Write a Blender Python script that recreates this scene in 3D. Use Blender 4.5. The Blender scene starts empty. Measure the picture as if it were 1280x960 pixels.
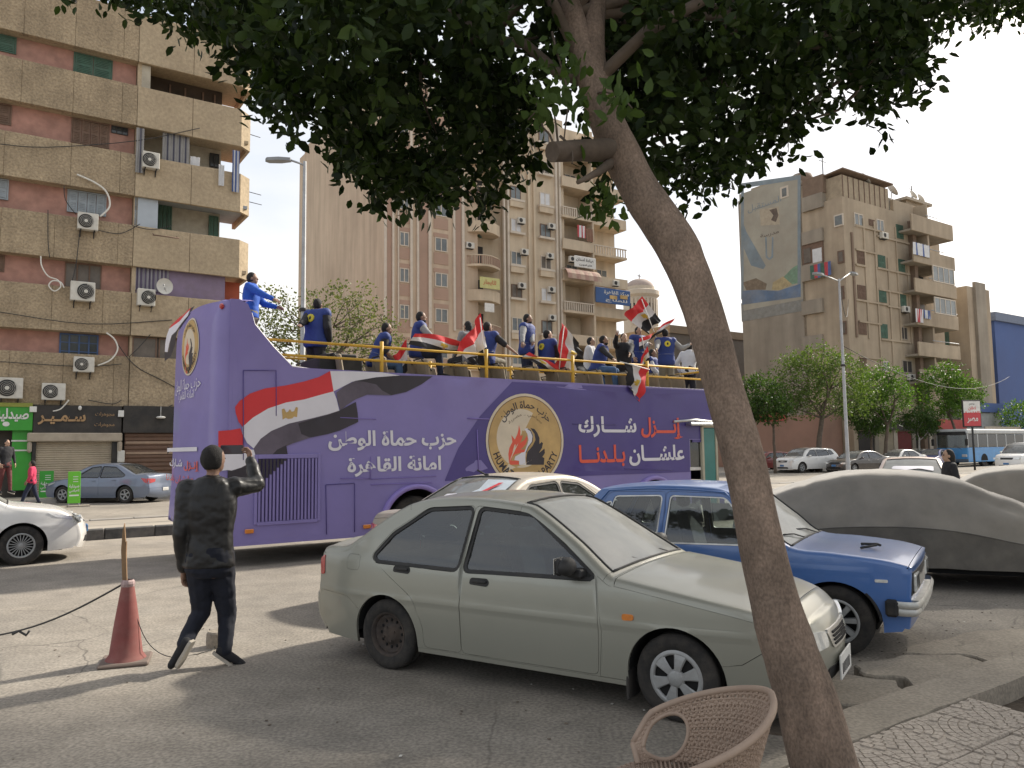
import bpy, bmesh, math, random
import numpy as np
from mathutils import Vector, Matrix, noise
from mathutils.geometry import delaunay_2d_cdt
sc = bpy.context.scene
COL = sc.collection
R = math.radians
random.seed(7)
# ------------------------------------------------------------------ camera
CAM_H, FPX = 1.82, 961.0
PITCH, ROLL = R(4.88), R(0.7)
_f = Vector((0, math.cos(PITCH), math.sin(PITCH)))
_u0 = Vector((0, -math.sin(PITCH), math.cos(PITCH)))
_r0 = Vector((1, 0, 0))
_r = _r0 * math.cos(ROLL) - _u0 * math.sin(ROLL)
_u = _u0 * math.cos(ROLL) + _r0 * math.sin(ROLL)
CAM = Vector((0, 0, CAM_H))
cd = bpy.data.cameras.new('camera')
cam = bpy.data.objects.new('camera', cd)
COL.objects.link(cam)
cam.matrix_world = Matrix(((_r.x, _u.x, -_f.x, 0), (_r.y, _u.y, -_f.y, 0), (_r.z, _u.z, -_f.z, CAM_H), (0, 0, 0, 1)))
cd.sensor_width = 36
cd.lens = 36 * FPX / 1280
cd.clip_start = 0.05
cd.clip_end = 3000
sc.camera = cam
# ------------------------------------------------------------------ light and sky
ROAD = R(33.8)                       # every street line here runs along this heading
SUN_AZ = ROAD + R(5.0)               # heading of the sun, measured from +X
SUN_EL = R(36)
sc.view_settings.view_transform = 'Standard'
sc.view_settings.look = 'None'
sc.view_settings.exposure = EXPOSURE = 0.92
sc.view_settings.gamma = 1.0
world = bpy.data.worlds.new('World')
sc.world = world
world.use_nodes = True
wn, wl = world.node_tree.nodes, world.node_tree.links
bg = wn['Background']
sky = wn.new('ShaderNodeTexSky')
sky.sky_type = 'NISHITA'
sky.sun_disc = False
sky.sun_elevation = SUN_EL
sky.sun_rotation = R(90) - SUN_AZ
sky.dust_density = 4.0
sky.air_density = 1.0
tc = wn.new('ShaderNodeTexCoord')
mp = wn.new('ShaderNodeMapping')
mp.inputs['Scale'].default_value = (1.0, 1.0, 2.6)
mp.inputs['Location'].default_value = (3.1, 0.4, 0.2)
n1 = wn.new('ShaderNodeTexNoise')
n1.inputs['Scale'].default_value = 1.7
n1.inputs['Detail'].default_value = 7
n1.inputs['Roughness'].default_value = 0.5
n1.inputs['Distortion'].default_value = 0.3
rp = wn.new('ShaderNodeValToRGB')
rp.color_ramp.elements[0].position = 0.30
rp.color_ramp.elements[0].color = (.38, .38, .38, 1)
rp.color_ramp.elements[1].position = 0.62
rp.color_ramp.elements[1].color = (.94, .94, .94, 1)
n2 = wn.new('ShaderNodeTexNoise')
n2.inputs['Scale'].default_value = 2.6
n2.inputs['Detail'].default_value = 5
cr = wn.new('ShaderNodeValToRGB')
cr.color_ramp.elements[0].position = 0.35
cr.color_ramp.elements[0].color = (3.7, 3.9, 4.25, 1)
cr.color_ramp.elements[1].position = 0.62
cr.color_ramp.elements[1].color = (5.0, 4.85, 4.6, 1)
mx = wn.new('ShaderNodeMix')
mx.data_type = 'RGBA'
wl.new(tc.outputs['Generated'], mp.inputs['Vector'])
wl.new(mp.outputs['Vector'], n1.inputs['Vector'])
wl.new(mp.outputs['Vector'], n2.inputs['Vector'])
wl.new(n1.outputs['Fac'], rp.inputs['Fac'])
wl.new(n2.outputs['Fac'], cr.inputs['Fac'])
wl.new(rp.outputs['Color'], mx.inputs['Factor'])
wl.new(sky.outputs['Color'], mx.inputs['A'])
wl.new(cr.outputs['Color'], mx.inputs['B'])
wl.new(mx.outputs['Result'], bg.inputs['Color'])
bg.inputs['Strength'].default_value = 0.125
sl = bpy.data.lights.new('sun', 'SUN')
sl.energy = 3.4
sl.angle = R(2.6)
sl.color = (1.0, 0.93, 0.82)
sun = bpy.data.objects.new('sun', sl)
COL.objects.link(sun)
sdir = Vector((math.cos(SUN_AZ) * math.cos(SUN_EL), math.sin(SUN_AZ) * math.cos(SUN_EL), math.sin(SUN_EL)))
sun.rotation_euler = sdir.to_track_quat('Z', 'Y').to_euler()
sun.location = sdir * 60
# ------------------------------------------------------------------ frames and rays
CU, SU = math.cos(ROAD), math.sin(ROAD)
def W(u, v, z=0.0):
 """street frame (u along the road, v across it) to world"""
 return Vector((u * CU - v * SU, u * SU + v * CU, z))
def ray(px, py):
 return (_f + _r * ((px - 640) / FPX) + _u * ((480 - py) / FPX))
def ground(px, py, z=0.0):
 d = ray(px, py)
 return CAM + d * ((z - CAM_H) / d.z)
def depth(px, py, y):
 d = ray(px, py)
 return CAM + d * (y / d.y)
def plane_v(px, py, v):
 """(u, z) where the ray meets the upright plane at street offset v"""
 d = ray(px, py)
 t = v / (-SU * d.x + CU * d.y)
 p = CAM + d * t
 return CU * p.x + SU * p.y, p.z
def plane_u(px, py, u):
 d = ray(px, py)
 t = u / (CU * d.x + SU * d.y)
 p = CAM + d * t
 return -SU * p.x + CU * p.y, p.z
# ------------------------------------------------------------------ materials
MATS = {}
def mat(name, col, rough=0.7, metal=0.0, var=0.12, scale=3.0, bump=0.0, bscale=40.0, spec=0.5, col2=None,
  coat=0.0, stretch=None, dirt=0.0, dirt_col=(.16, .13, .10), sheen=0.0, sub=0.0, bdist=0.01, alpha=None, trans=0.0):
 """one procedural surface: base colour varied by two noises, fine relief, optional dust"""
 if name in MATS:
  return MATS[name]
 m = bpy.data.materials.new(name)
 m.use_nodes = True
 nt = m.node_tree
 N, L = nt.nodes, nt.links
 b = N['Principled BSDF']
 t = N.new('ShaderNodeTexCoord')
 mpg = N.new('ShaderNodeMapping')
 if stretch:
  mpg.inputs['Scale'].default_value = stretch
 L.new(t.outputs['Object'], mpg.inputs['Vector'])
 nz = N.new('ShaderNodeTexNoise')
 nz.inputs['Scale'].default_value = scale
 nz.inputs['Detail'].default_value = 6
 nz.inputs['Roughness'].default_value = 0.62
 L.new(mpg.outputs['Vector'], nz.inputs['Vector'])
 ramp = N.new('ShaderNodeValToRGB')
 ramp.color_ramp.elements[0].position = 0.3
 ramp.color_ramp.elements[1].position = 0.7
 c = Vector(col[:3])
 lo = Vector(col2[:3]) if col2 else c * (1 - var)
 hi = c * (1 + var) if not col2 else c
 ramp.color_ramp.elements[0].color = (*lo, 1)
 ramp.color_ramp.elements[1].color = (*[min(1, x) for x in hi], 1)
 L.new(nz.outputs['Fac'], ramp.inputs['Fac'])
 out = ramp.outputs['Color']
 if dirt > 0:
  nd = N.new('ShaderNodeTexNoise')
  nd.inputs['Scale'].default_value = scale * 0.6
  nd.inputs['Detail'].default_value = 9
  nd.inputs['Roughness'].default_value = 0.7
  L.new(t.outputs['Object'], nd.inputs['Vector'])
  rd = N.new('ShaderNodeValToRGB')
  rd.color_ramp.elements[0].position = 0.42
  rd.color_ramp.elements[0].color = (0, 0, 0, 1)
  rd.color_ramp.elements[1].position = 0.75
  rd.color_ramp.elements[1].color = (dirt, dirt, dirt, 1)
  L.new(nd.outputs['Fac'], rd.inputs['Fac'])
  mm = N.new('ShaderNodeMix')
  mm.data_type = 'RGBA'
  mm.inputs['B'].default_value = (*dirt_col, 1)
  L.new(rd.outputs['Color'], mm.inputs['Factor'])
  L.new(out, mm.inputs['A'])
  out = mm.outputs['Result']
  mr = N.new('ShaderNodeMapRange')
  mr.inputs['To Min'].default_value = rough
  mr.inputs['To Max'].default_value = min(1, rough + 0.35)
  L.new(nd.outputs['Fac'], mr.inputs['Value'])
  L.new(mr.outputs['Result'], b.inputs['Roughness'])
 else:
  b.inputs['Roughness'].default_value = rough
 L.new(out, b.inputs['Base Color'])
 b.inputs['Metallic'].default_value = metal
 b.inputs['Specular IOR Level'].default_value = spec
 b.inputs['Coat Weight'].default_value = coat
 b.inputs['Coat Roughness'].default_value = 0.08
 b.inputs['Sheen Weight'].default_value = sheen
 if trans:
  b.inputs['Transmission Weight'].default_value = trans
 if alpha is not None:
  b.inputs['Alpha'].default_value = alpha
 if bump > 0:
  nb = N.new('ShaderNodeTexNoise')
  nb.inputs['Scale'].default_value = bscale
  nb.inputs['Detail'].default_value = 5
  L.new(mpg.outputs['Vector'], nb.inputs['Vector'])
  bp = N.new('ShaderNodeBump')
  bp.inputs['Strength'].default_value = bump
  bp.inputs['Distance'].default_value = bdist
  L.new(nb.outputs['Fac'], bp.inputs['Height'])
  L.new(bp.outputs['Normal'], b.inputs['Normal'])
 MATS[name] = m
 return m
def speckle(m, scale, amt, tex='ShaderNodeTexNoise', stretch=None):
 """multiply fine grain into a surface's own colour"""
 N, L = m.node_tree.nodes, m.node_tree.links
 b = N['Principled BSDF'].inputs['Base Color']
 src = b.links[0].from_socket
 t = N.new('ShaderNodeTexCoord')
 mp_ = N.new('ShaderNodeMapping')
 if stretch:
  mp_.inputs['Scale'].default_value = stretch
 n = N.new(tex)
 n.inputs['Scale'].default_value = scale
 n.inputs['Detail'].default_value = 4
 r_ = N.new('ShaderNodeMapRange')
 r_.inputs['From Min'].default_value = .35
 r_.inputs['From Max'].default_value = .65
 r_.inputs['To Min'].default_value = 1 - amt
 r_.inputs['To Max'].default_value = 1 + amt * .6
 x = N.new('ShaderNodeMix')
 x.data_type = 'RGBA'
 x.blend_type = 'MULTIPLY'
 x.inputs['Factor'].default_value = 1
 L.new(t.outputs['Object'], mp_.inputs['Vector'])
 L.new(mp_.outputs['Vector'], n.inputs['Vector'])
 L.new(n.outputs['Fac'], r_.inputs['Value'])
 L.new(src, x.inputs['A'])
 L.new(r_.outputs[0], x.inputs['B'])
 L.new(x.outputs['Result'], b)
 return m
def cracks(m, scale, width, dark):
 """branching cracks: warped cell borders, kept only in patches"""
 N, L = m.node_tree.nodes, m.node_tree.links
 b = N['Principled BSDF'].inputs['Base Color']
 src = b.links[0].from_socket
 t = N.new('ShaderNodeTexCoord')
 w = N.new('ShaderNodeTexNoise')
 w.inputs['Scale'].default_value = 2.5
 w.inputs['Detail'].default_value = 5
 ad = N.new('ShaderNodeMix')
 ad.data_type = 'RGBA'
 ad.inputs['Factor'].default_value = .16
 v = N.new('ShaderNodeTexVoronoi')
 v.feature = 'DISTANCE_TO_EDGE'
 v.inputs['Scale'].default_value = scale
 k = N.new('ShaderNodeMapRange')
 k.inputs['From Max'].default_value = width
 k.inputs['To Min'].default_value = 1
 k.inputs['To Max'].default_value = 0
 g = N.new('ShaderNodeTexNoise')
 g.inputs['Scale'].default_value = .35
 g.inputs['Detail'].default_value = 3
 gm = N.new('ShaderNodeMapRange')
 gm.inputs['From Min'].default_value = .5
 gm.inputs['From Max'].default_value = .62
 gm.inputs['To Max'].default_value = dark
 mu = N.new('ShaderNodeMath')
 mu.operation = 'MULTIPLY'
 x = N.new('ShaderNodeMix')
 x.data_type = 'RGBA'
 x.inputs['B'].default_value = (.04, .035, .03, 1)
 L.new(t.outputs['Object'], w.inputs['Vector'])
 L.new(t.outputs['Object'], ad.inputs['A'])
 L.new(w.outputs['Color'], ad.inputs['B'])
 L.new(ad.outputs['Result'], v.inputs['Vector'])
 L.new(v.outputs['Distance'], k.inputs['Value'])
 L.new(t.outputs['Object'], g.inputs['Vector'])
 L.new(g.outputs['Fac'], gm.inputs['Value'])
 L.new(k.outputs[0], mu.inputs[0])
 L.new(gm.outputs[0], mu.inputs[1])
 L.new(mu.outputs[0], x.inputs['Factor'])
 L.new(src, x.inputs['A'])
 L.new(x.outputs['Result'], b)
def glass_mat(name, tint=(.25, .29, .29), clear=0.55, rough=0.03, haze=0.0):
 """window pane: part see-through, part mirror by Fresnel, part pale film for dust and painted sky glare"""
 if name in MATS:
  return MATS[name]
 m = bpy.data.materials.new(name)
 m.use_nodes = True
 N, L = m.node_tree.nodes, m.node_tree.links
 N.remove(N['Principled BSDF'])
 o = N['Material Output']
 tr = N.new('ShaderNodeBsdfTransparent')
 tr.inputs[0].default_value = (*[clear * x / max(tint) for x in tint], 1)
 gl = N.new('ShaderNodeBsdfGlossy')
 gl.inputs['Roughness'].default_value = rough
 gl.inputs['Color'].default_value = (.85, .88, .9, 1)
 fr = N.new('ShaderNodeFresnel')
 fr.inputs['IOR'].default_value = 1.9
 m1 = N.new('ShaderNodeMixShader')
 L.new(fr.outputs[0], m1.inputs[0])
 L.new(tr.outputs[0], m1.inputs[1])
 L.new(gl.outputs[0], m1.inputs[2])
 df = N.new('ShaderNodeBsdfDiffuse')
 df.inputs[0].default_value = (.50, .50, .47, 1)
 nz = N.new('ShaderNodeTexNoise')
 nz.inputs['Scale'].default_value = 5
 nz.inputs['Detail'].default_value = 6
 t = N.new('ShaderNodeTexCoord')
 L.new(t.outputs['Object'], nz.inputs['Vector'])
 mr = N.new('ShaderNodeMapRange')
 mr.inputs['To Min'].default_value = haze * 0.5
 mr.inputs['To Max'].default_value = haze * 1.5
 L.new(nz.outputs['Fac'], mr.inputs['Value'])
 m2 = N.new('ShaderNodeMixShader')
 L.new(mr.outputs[0], m2.inputs[0])
 L.new(m1.outputs[0], m2.inputs[1])
 L.new(df.outputs[0], m2.inputs[2])
 L.new(m2.outputs[0], o.inputs['Surface'])
 MATS[name] = m
 return m
# ------------------------------------------------------------------ mesh builder
class MB:
 def __init__(self):
  self.v, self.f, self.m, self.s = [], [], [], []
 def add(self, vs, fs, mi=0, smooth=False):
  o = len(self.v)
  self.v.extend(tuple(p) for p in vs)
  for f in fs:
   self.f.append(tuple(i + o for i in f))
   self.m.append(mi)
   self.s.append(smooth)
  return self
 def box(self, x0, x1, y0, y1, z0, z1, mi=0, M=None):
  vs = [(x, y, z) for z in (z0, z1) for y in (y0, y1) for x in (x0, x1)]
  if M is not None:
   vs = [M @ Vector(p) for p in vs]
  return self.add(vs, [(0, 2, 3, 1), (4, 5, 7, 6), (0, 1, 5, 4), (2, 6, 7, 3), (0, 4, 6, 2), (1, 3, 7, 5)], mi)
 def bbox(self, x0, x1, y0, y1, z0, z1, b=0.01, mi=0, M=None):
  """box with bevelled edges"""
  vs, idx = [], {}
  X, Y, Z = (x0, x1), (y0, y1), (z0, z1)
  for i in (0, 1):
   for j in (0, 1):
    for k in (0, 1):
     sx, sy, sz = (1 - 2 * i) * b, (1 - 2 * j) * b, (1 - 2 * k) * b
     for ax, d in enumerate(((0, sy, sz), (sx, 0, sz), (sx, sy, 0))):
      idx[(i, j, k, ax)] = len(vs)
      vs.append((X[i] + d[0], Y[j] + d[1], Z[k] + d[2]))
  fs = []
  q = ((0, 0), (1, 0), (1, 1), (0, 1))
  for s in (0, 1):
   fs.append([idx[(s, a, c, 0)] for a, c in q])
   fs.append([idx[(a, s, c, 1)] for a, c in q])
   fs.append([idx[(a, c, s, 2)] for a, c in q])
  for a in (0, 1):
   for c in (0, 1):
    fs.append([idx[(0, a, c, 1)], idx[(1, a, c, 1)], idx[(1, a, c, 2)], idx[(0, a, c, 2)]])
    fs.append([idx[(a, 0, c, 0)], idx[(a, 1, c, 0)], idx[(a, 1, c, 2)], idx[(a, 0, c, 2)]])
    fs.append([idx[(a, c, 0, 0)], idx[(a, c, 1, 0)], idx[(a, c, 1, 1)], idx[(a, c, 0, 1)]])
  for i in (0, 1):
   for j in (0, 1):
    for k in (0, 1):
     fs.append([idx[(i, j, k, a)] for a in range(3)])
  if M is not None:
   vs = [M @ Vector(p) for p in vs]
  return self.add(vs, fs, mi)
 def tube(self, pts, rad, n=8, mi=0, smooth=True, cap=True, sq=None):
  pts = [Vector(p) for p in pts]
  if not hasattr(rad, '__len__'):
   rad = [rad] * len(pts)
  vs, fs = [], []
  prev = None
  for i, p in enumerate(pts):
   d = (pts[min(i + 1, len(pts) - 1)] - pts[max(i - 1, 0)])
   if d.length < 1e-9:
    d = Vector((0, 0, 1))
   d.normalize()
   if prev is None:
    a = Vector((0, 0, 1)) if abs(d.z) < 0.9 else Vector((1, 0, 0))
    x = d.cross(a).normalized()
   else:
    x = (prev - d * prev.dot(d))
    x = x.normalized() if x.length > 1e-6 else d.orthogonal().normalized()
   prev = x
   y = d.cross(x)
   for k in range(n):
    t = 2 * math.pi * k / n
    vs.append(p + x * (math.cos(t) * rad[i]) + y * (math.sin(t) * rad[i] * (sq or 1)))
  for i in range(len(pts) - 1):
   for k in range(n):
    a, b = i * n + k, i * n + (k + 1) % n
    fs.append((a, b, b + n, a + n))
  self.add(vs, fs, mi, smooth)
  if cap:
   o = len(self.v) - len(vs)
   for base, flip in ((0, True), ((len(pts) - 1) * n, False)):
    f = [o + base + k for k in range(n)]
    self.f.append(tuple(reversed(f)) if flip else tuple(f))
    self.m.append(mi)
    self.s.append(False)
  return self
 def lathe(self, prof, c=(0, 0, 0), axis='z', n=24, mi=0, smooth=True, a0=0, a1=2 * math.pi):
  vs, fs = [], []
  full = abs(a1 - a0 - 2 * math.pi) < 1e-6
  nn = n if full else n + 1
  for r, h in prof:
   for k in range(nn):
    t = a0 + (a1 - a0) * k / n
    x, y = r * math.cos(t), r * math.sin(t)
    p = {'z': (x, y, h), 'y': (x, h, y), 'x': (h, x, y)}[axis]
    vs.append((p[0] + c[0], p[1] + c[1], p[2] + c[2]))
  for i in range(len(prof) - 1):
   for k in range(n if full else n):
    a, b = i * nn + k, i * nn + (k + 1) % nn
    fs.append((a, b, b + nn, a + nn))
  return self.add(vs, fs, mi, smooth)
 def prism(self, poly, w0, w1, axis='y', mi=0, M=None, caps=True):
  """extrude a 2-D outline between w0 and w1 along an axis"""
  n = len(poly)
  vs = []
  for w in (w0, w1):
   for a, b in poly:
    p = {'y': (a, w, b), 'z': (a, b, w), 'x': (w, a, b)}[axis]
    vs.append(M @ Vector(p) if M is not None else p)
  fs = [(i, (i + 1) % n, (i + 1) % n + n, i + n) for i in range(n)]
  if caps:
   fs += [tuple(range(n - 1, -1, -1)), tuple(range(n, 2 * n))]
  return self.add(vs, fs, mi)
 def ball(self, c, r, n=10, mi=0, M=None):
  if not hasattr(r, '__len__'):
   r = (r, r, r)
  vs, fs = [], []
  m = max(4, n // 2 + 1)
  for i in range(m + 1):
   th = math.pi * i / m
   for k in range(n):
    ph = 2 * math.pi * k / n
    p = Vector((math.sin(th) * math.cos(ph) * r[0], math.sin(th) * math.sin(ph) * r[1], math.cos(th) * r[2]))
    if M is not None:
     p = M @ p
    vs.append(p + Vector(c))
  for i in range(m):
   for k in range(n):
    a, b = i * n + k, i * n + (k + 1) % n
    fs.append((a, a + n, b + n, b))
  return self.add(vs, fs, mi, True)
 def mesh(self, name, mats):
  me = bpy.data.meshes.new(name)
  me.from_pydata(self.v, [], self.f)
  for m in (mats if isinstance(mats, (list, tuple)) else [mats]):
   me.materials.append(m)
  if me.polygons:
   me.polygons.foreach_set('material_index', self.m)
   me.polygons.foreach_set('use_smooth', self.s)
  me.update()
  return me
 def build(self, name, mats, parent=None, loc=None, rot=None, fix=True):
  me = self.mesh(name, mats)
  if fix and me.polygons:
   bm = bmesh.new()
   bm.from_mesh(me)
   bmesh.ops.recalc_face_normals(bm, faces=bm.faces)
   bm.to_mesh(me)
   bm.free()
  return link(name, me, parent, loc, rot)
def link(name, me, parent=None, loc=None, rot=None):
 o = bpy.data.objects.new(name, me)
 COL.objects.link(o)
 if parent is not None:
  o.parent = parent
 if loc is not None:
  o.location = loc
 if rot is not None:
  o.rotation_euler = rot if hasattr(rot, '__len__') else (0, 0, rot)
 return o
def tag(o, label=None, cat=None, group=None, kind=None):
 if label:
  o['label'] = label
 if cat:
  o['category'] = cat
 if group:
  o['group'] = group
 if kind:
  o['kind'] = kind
 return o
def thing(name, label, cat, loc=(0, 0, 0), rz=0.0, group=None):
 return tag(link(name, None, None, loc, rz), label, cat, group)
def kids(o):
 return [c for c in bpy.data.objects if c.parent == o]
def copy_tree(o, parent=None):
 c = o.copy()
 COL.objects.link(c)
 c.parent = parent
 for ch in kids(o):
  copy_tree(ch, c)
 return c
def ngon(poly, fn, mi, mb):
 """flat polygon (2-D) triangulated and mapped by fn"""
 r = delaunay_2d_cdt([Vector(p) for p in poly], [], [list(range(len(poly)))], 1, 1e-6)
 mb.add([fn(*p) for p in r[0]], [tuple(f) for f in r[2]], mi)
def catmull(P, n=8, closed=False):
 P = [Vector(p) for p in P]
 out = []
 m = len(P)
 rng = range(m) if closed else range(m - 1)
 for i in rng:
  if closed:
   p0, p1, p2, p3 = P[(i - 1) % m], P[i], P[(i + 1) % m], P[(i + 2) % m]
  else:
   p0, p1, p2, p3 = P[max(i - 1, 0)], P[i], P[i + 1], P[min(i + 2, m - 1)]
  for k in range(n):
   t = k / n
   out.append(0.5 * ((2 * p1) + (p2 - p0) * t + (2 * p0 - 5 * p1 + 4 * p2 - p3) * t * t + (3 * p1 - p0 - 3 * p2 + p3) * t ** 3))
 if not closed:
  out.append(P[-1])
 return out
# ------------------------------------------------------------------ lettering
SCR = bpy.data.scenes.new('scratch')        # modifiers and glyphs are evaluated here, away from the big scene
SCV = SCR.view_layers[0]
AR = {'ا': (0xFE8D, 2), 'إ': (0xFE87, 2), 'أ': (0xFE83, 2), 'ب': (0xFE8F, 4), 'ة': (0xFE93, 2), 'ت': (0xFE95, 4),
  'ج': (0xFE9D, 4), 'ح': (0xFEA1, 4), 'خ': (0xFEA5, 4), 'د': (0xFEA9, 2), 'ر': (0xFEAD, 2), 'ز': (0xFEAF, 2),
  'س': (0xFEB1, 4), 'ش': (0xFEB5, 4), 'ص': (0xFEB9, 4), 'ط': (0xFEC1, 4), 'ع': (0xFEC9, 4), 'ق': (0xFED5, 4),
  'ف': (0xFED1, 4), 'ك': (0xFED9, 4), 'ل': (0xFEDD, 4), 'م': (0xFEE1, 4), 'ن': (0xFEE5, 4), 'ه': (0xFEE9, 4),
  'و': (0xFEED, 2), 'ي': (0xFEF1, 4), 'ى': (0xFEEF, 2), 'ـ': (0x640, 4)}
def shape_ar(s):
 out = []
 for i, c in enumerate(s):
  if c not in AR or c == 'ـ':
   out.append(c)
   continue
  b, n = AR[c]
  prev = i > 0 and s[i - 1] in AR and AR[s[i - 1]][1] == 4
  nxt = i + 1 < len(s) and s[i + 1] in AR and n == 4
  f = (1 if prev else 0) if n == 2 else (3 if prev and nxt else 2 if nxt else 1 if prev else 0)
  out.append(chr(b + f))
 return ''.join(reversed(out))
def text_mesh(body, bold=0.0):
 """glyph outlines as a flat mesh, unit height, overlapping glyphs stepped apart; returns (verts, faces)"""
 c = bpy.data.curves.new('glyphs', 'FONT')
 c.body = shape_ar(body) if any(ch in AR for ch in body) else body
 c.offset = bold
 c.resolution_u = 3
 o = bpy.data.objects.new('glyphs', c)
 SCR.collection.objects.link(o)
 SCV.update()
 me = bpy.data.meshes.new_from_object(o)
 bpy.data.objects.remove(o)
 bm = bmesh.new()
 bm.from_mesh(me)
 bmesh.ops.remove_doubles(bm, verts=bm.verts, dist=1e-5)
 bm.verts.index_update()
 seen, n = {}, 0
 for v in bm.verts:
  if v.index in seen:
   continue
  st = [v]
  seen[v.index] = n
  while st:
   q = st.pop()
   for e in q.link_edges:
    w = e.other_vert(q)
    if w.index not in seen:
     seen[w.index] = n
     st.append(w)
  n += 1
 vs = [(v.co.x, v.co.y, seen[v.index] % 4) for v in bm.verts]
 fs = [tuple(v.index for v in f.verts) for f in bm.faces]
 bm.free()
 return vs, fs
def lettering(name, body, material, parent, origin, right, up, x0, x1, z0, z1, bold=0.02, gap=0.004, mapper=None, thick=0.0):
 """text stretched into a box on a surface; origin/right/up are vectors in the parent's frame"""
 vs, fs = text_mesh(body, bold)
 if not vs:
  return None
 ax0, ax1 = min(v[0] for v in vs), max(v[0] for v in vs)
 az0, az1 = min(v[1] for v in vs), max(v[1] for v in vs)
 o, r, u = Vector(origin), Vector(right), Vector(up)
 nrm = r.cross(u)
 mb = MB()
 def P(v, e=0):
  x = x0 + (v[0] - ax0) / (ax1 - ax0) * (x1 - x0)
  z = z0 + (v[1] - az0) / (az1 - az0) * (z1 - z0)
  k = gap + v[2] * 0.0008 + e
  if mapper:
   return mapper(x, z, k)
  return o + r * x + u * z + nrm * k
 pv = [P(v) for v in vs]
 mb.add(pv, fs)
 if thick:
  mb.add([P(v, thick) for v in vs], fs)
  cnt = {}
  for f in fs:
   for a, b in zip(f, f[1:] + f[:1]):
    cnt[(min(a, b), max(a, b))] = cnt.get((min(a, b), max(a, b)), 0) + 1
  n = len(vs)
  allv = pv + [P(v, thick) for v in vs]
  mb.add(allv, [(a, b, b + n, a + n) for (a, b), k in cnt.items() if k == 1])
 return mb.build(name, material, parent, fix=bool(thick))
# ================================================================== materials of the street
M_ASPH = mat('dusty_asphalt', (.25, .225, .19), rough=.93, var=.2, scale=.35, bump=.5, bscale=55, dirt=.6, dirt_col=(.36, .31, .245), bdist=.006)
M_ROADDUST = mat('road_dust', (.30, .268, .225), rough=.97, var=.16, scale=.8, bump=.4, bscale=70, dirt=.4, dirt_col=(.22, .20, .175))
M_KERBD = mat('black_painted_kerb', (.06, .06, .06), rough=.8, var=.3, scale=2, bump=.5, bscale=30, dirt=.7, dirt_col=(.25, .23, .2))
M_KERBL = mat('worn_kerb', (.33, .31, .28), rough=.9, var=.2, scale=2, bump=.5, bscale=30, dirt=.5)
M_CONC = mat('pale_concrete', (.29, .255, .205), rough=.95, var=.14, scale=2.5, bump=.45, bscale=30, dirt=.35, dirt_col=(.2, .17, .14))
M_TILE = mat('pavement_tile', (.30, .262, .225), rough=.85, var=.12, scale=1.5, bump=.3, bscale=60, dirt=.4, dirt_col=(.2, .17, .145))
M_EARTH = mat('pit_earth', (.075, .058, .042), rough=1, var=.4, scale=8, bump=1, bscale=25, bdist=.03)
M_MED = mat('median_paving', (.33, .295, .245), rough=.95, var=.15, scale=.7, bump=.4, bscale=30, dirt=.4)
M_BLACK = mat('black_rubber', (.018, .018, .019), rough=.7, var=.2, scale=8, dirt=.5, dirt_col=(.13, .11, .09))
M_STEEL = mat('galvanised_steel', (.42, .43, .44), rough=.45, metal=.6, var=.1, scale=4, dirt=.3)
M_DARKV = mat('dark_void', (.012, .012, .013), rough=.9, var=.1)
M_WHITEP = mat('white_plastic', (.68, .67, .63), rough=.5, var=.05, scale=6, dirt=.25)
speckle(M_ASPH, 38, .30)
speckle(M_ASPH, 3.1, .12)
speckle(M_ASPH, .5, .16)
cracks(M_ASPH, .55, .006, .7)
cracks(M_CONC, 1.1, .006, .6)
speckle(M_CONC, 45, .22)
speckle(M_TILE, 50, .2)
def sheet(name, pts, z, m, sub=0):
 """flat polygon given in street coordinates"""
 mb = MB()
 mb.add([W(a, b, z) for a, b in pts], [tuple(range(len(pts)))])
 o = mb.build(name, m)
 tag(o, kind='structure')
 return o
sheet('ground', [(-400, -400), (1600, -400), (1600, 1200), (-400, 1200)], -0.02, M_ROADDUST)
def road_sheet(name, u0, u1, v0, v1, z, m, du, amp=0.006):
 """gently uneven road surface"""
 nu, nv = max(1, int((u1 - u0) / du)), max(1, int((v1 - v0) / du))
 mb = MB()
 vs = []
 for j in range(nv + 1):
  for i in range(nu + 1):
   a, b = u0 + (u1 - u0) * i / nu, v0 + (v1 - v0) * j / nv
   h = noise.noise(Vector((a * .7, b * .7, 0))) * amp + noise.noise(Vector((a * 2.6, b * 2.6, 3))) * amp * .4
   vs.append(W(a, b, z + h))
 fs = [(j * (nu + 1) + i, j * (nu + 1) + i + 1, (j + 1) * (nu + 1) + i + 1, (j + 1) * (nu + 1) + i) for j in range(nv) for i in range(nu)]
 mb.add(vs, fs, 0, True)
 o = mb.build(name, m)
 return tag(o, kind='structure')
road_sheet('road', -30, 140, 2.4, 18.9, 0.0, M_ASPH, .45)
road_sheet('far_road', -60, 160, 22.3, 34.4, 0.0, M_ASPH, 1.5, .004)
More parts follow.
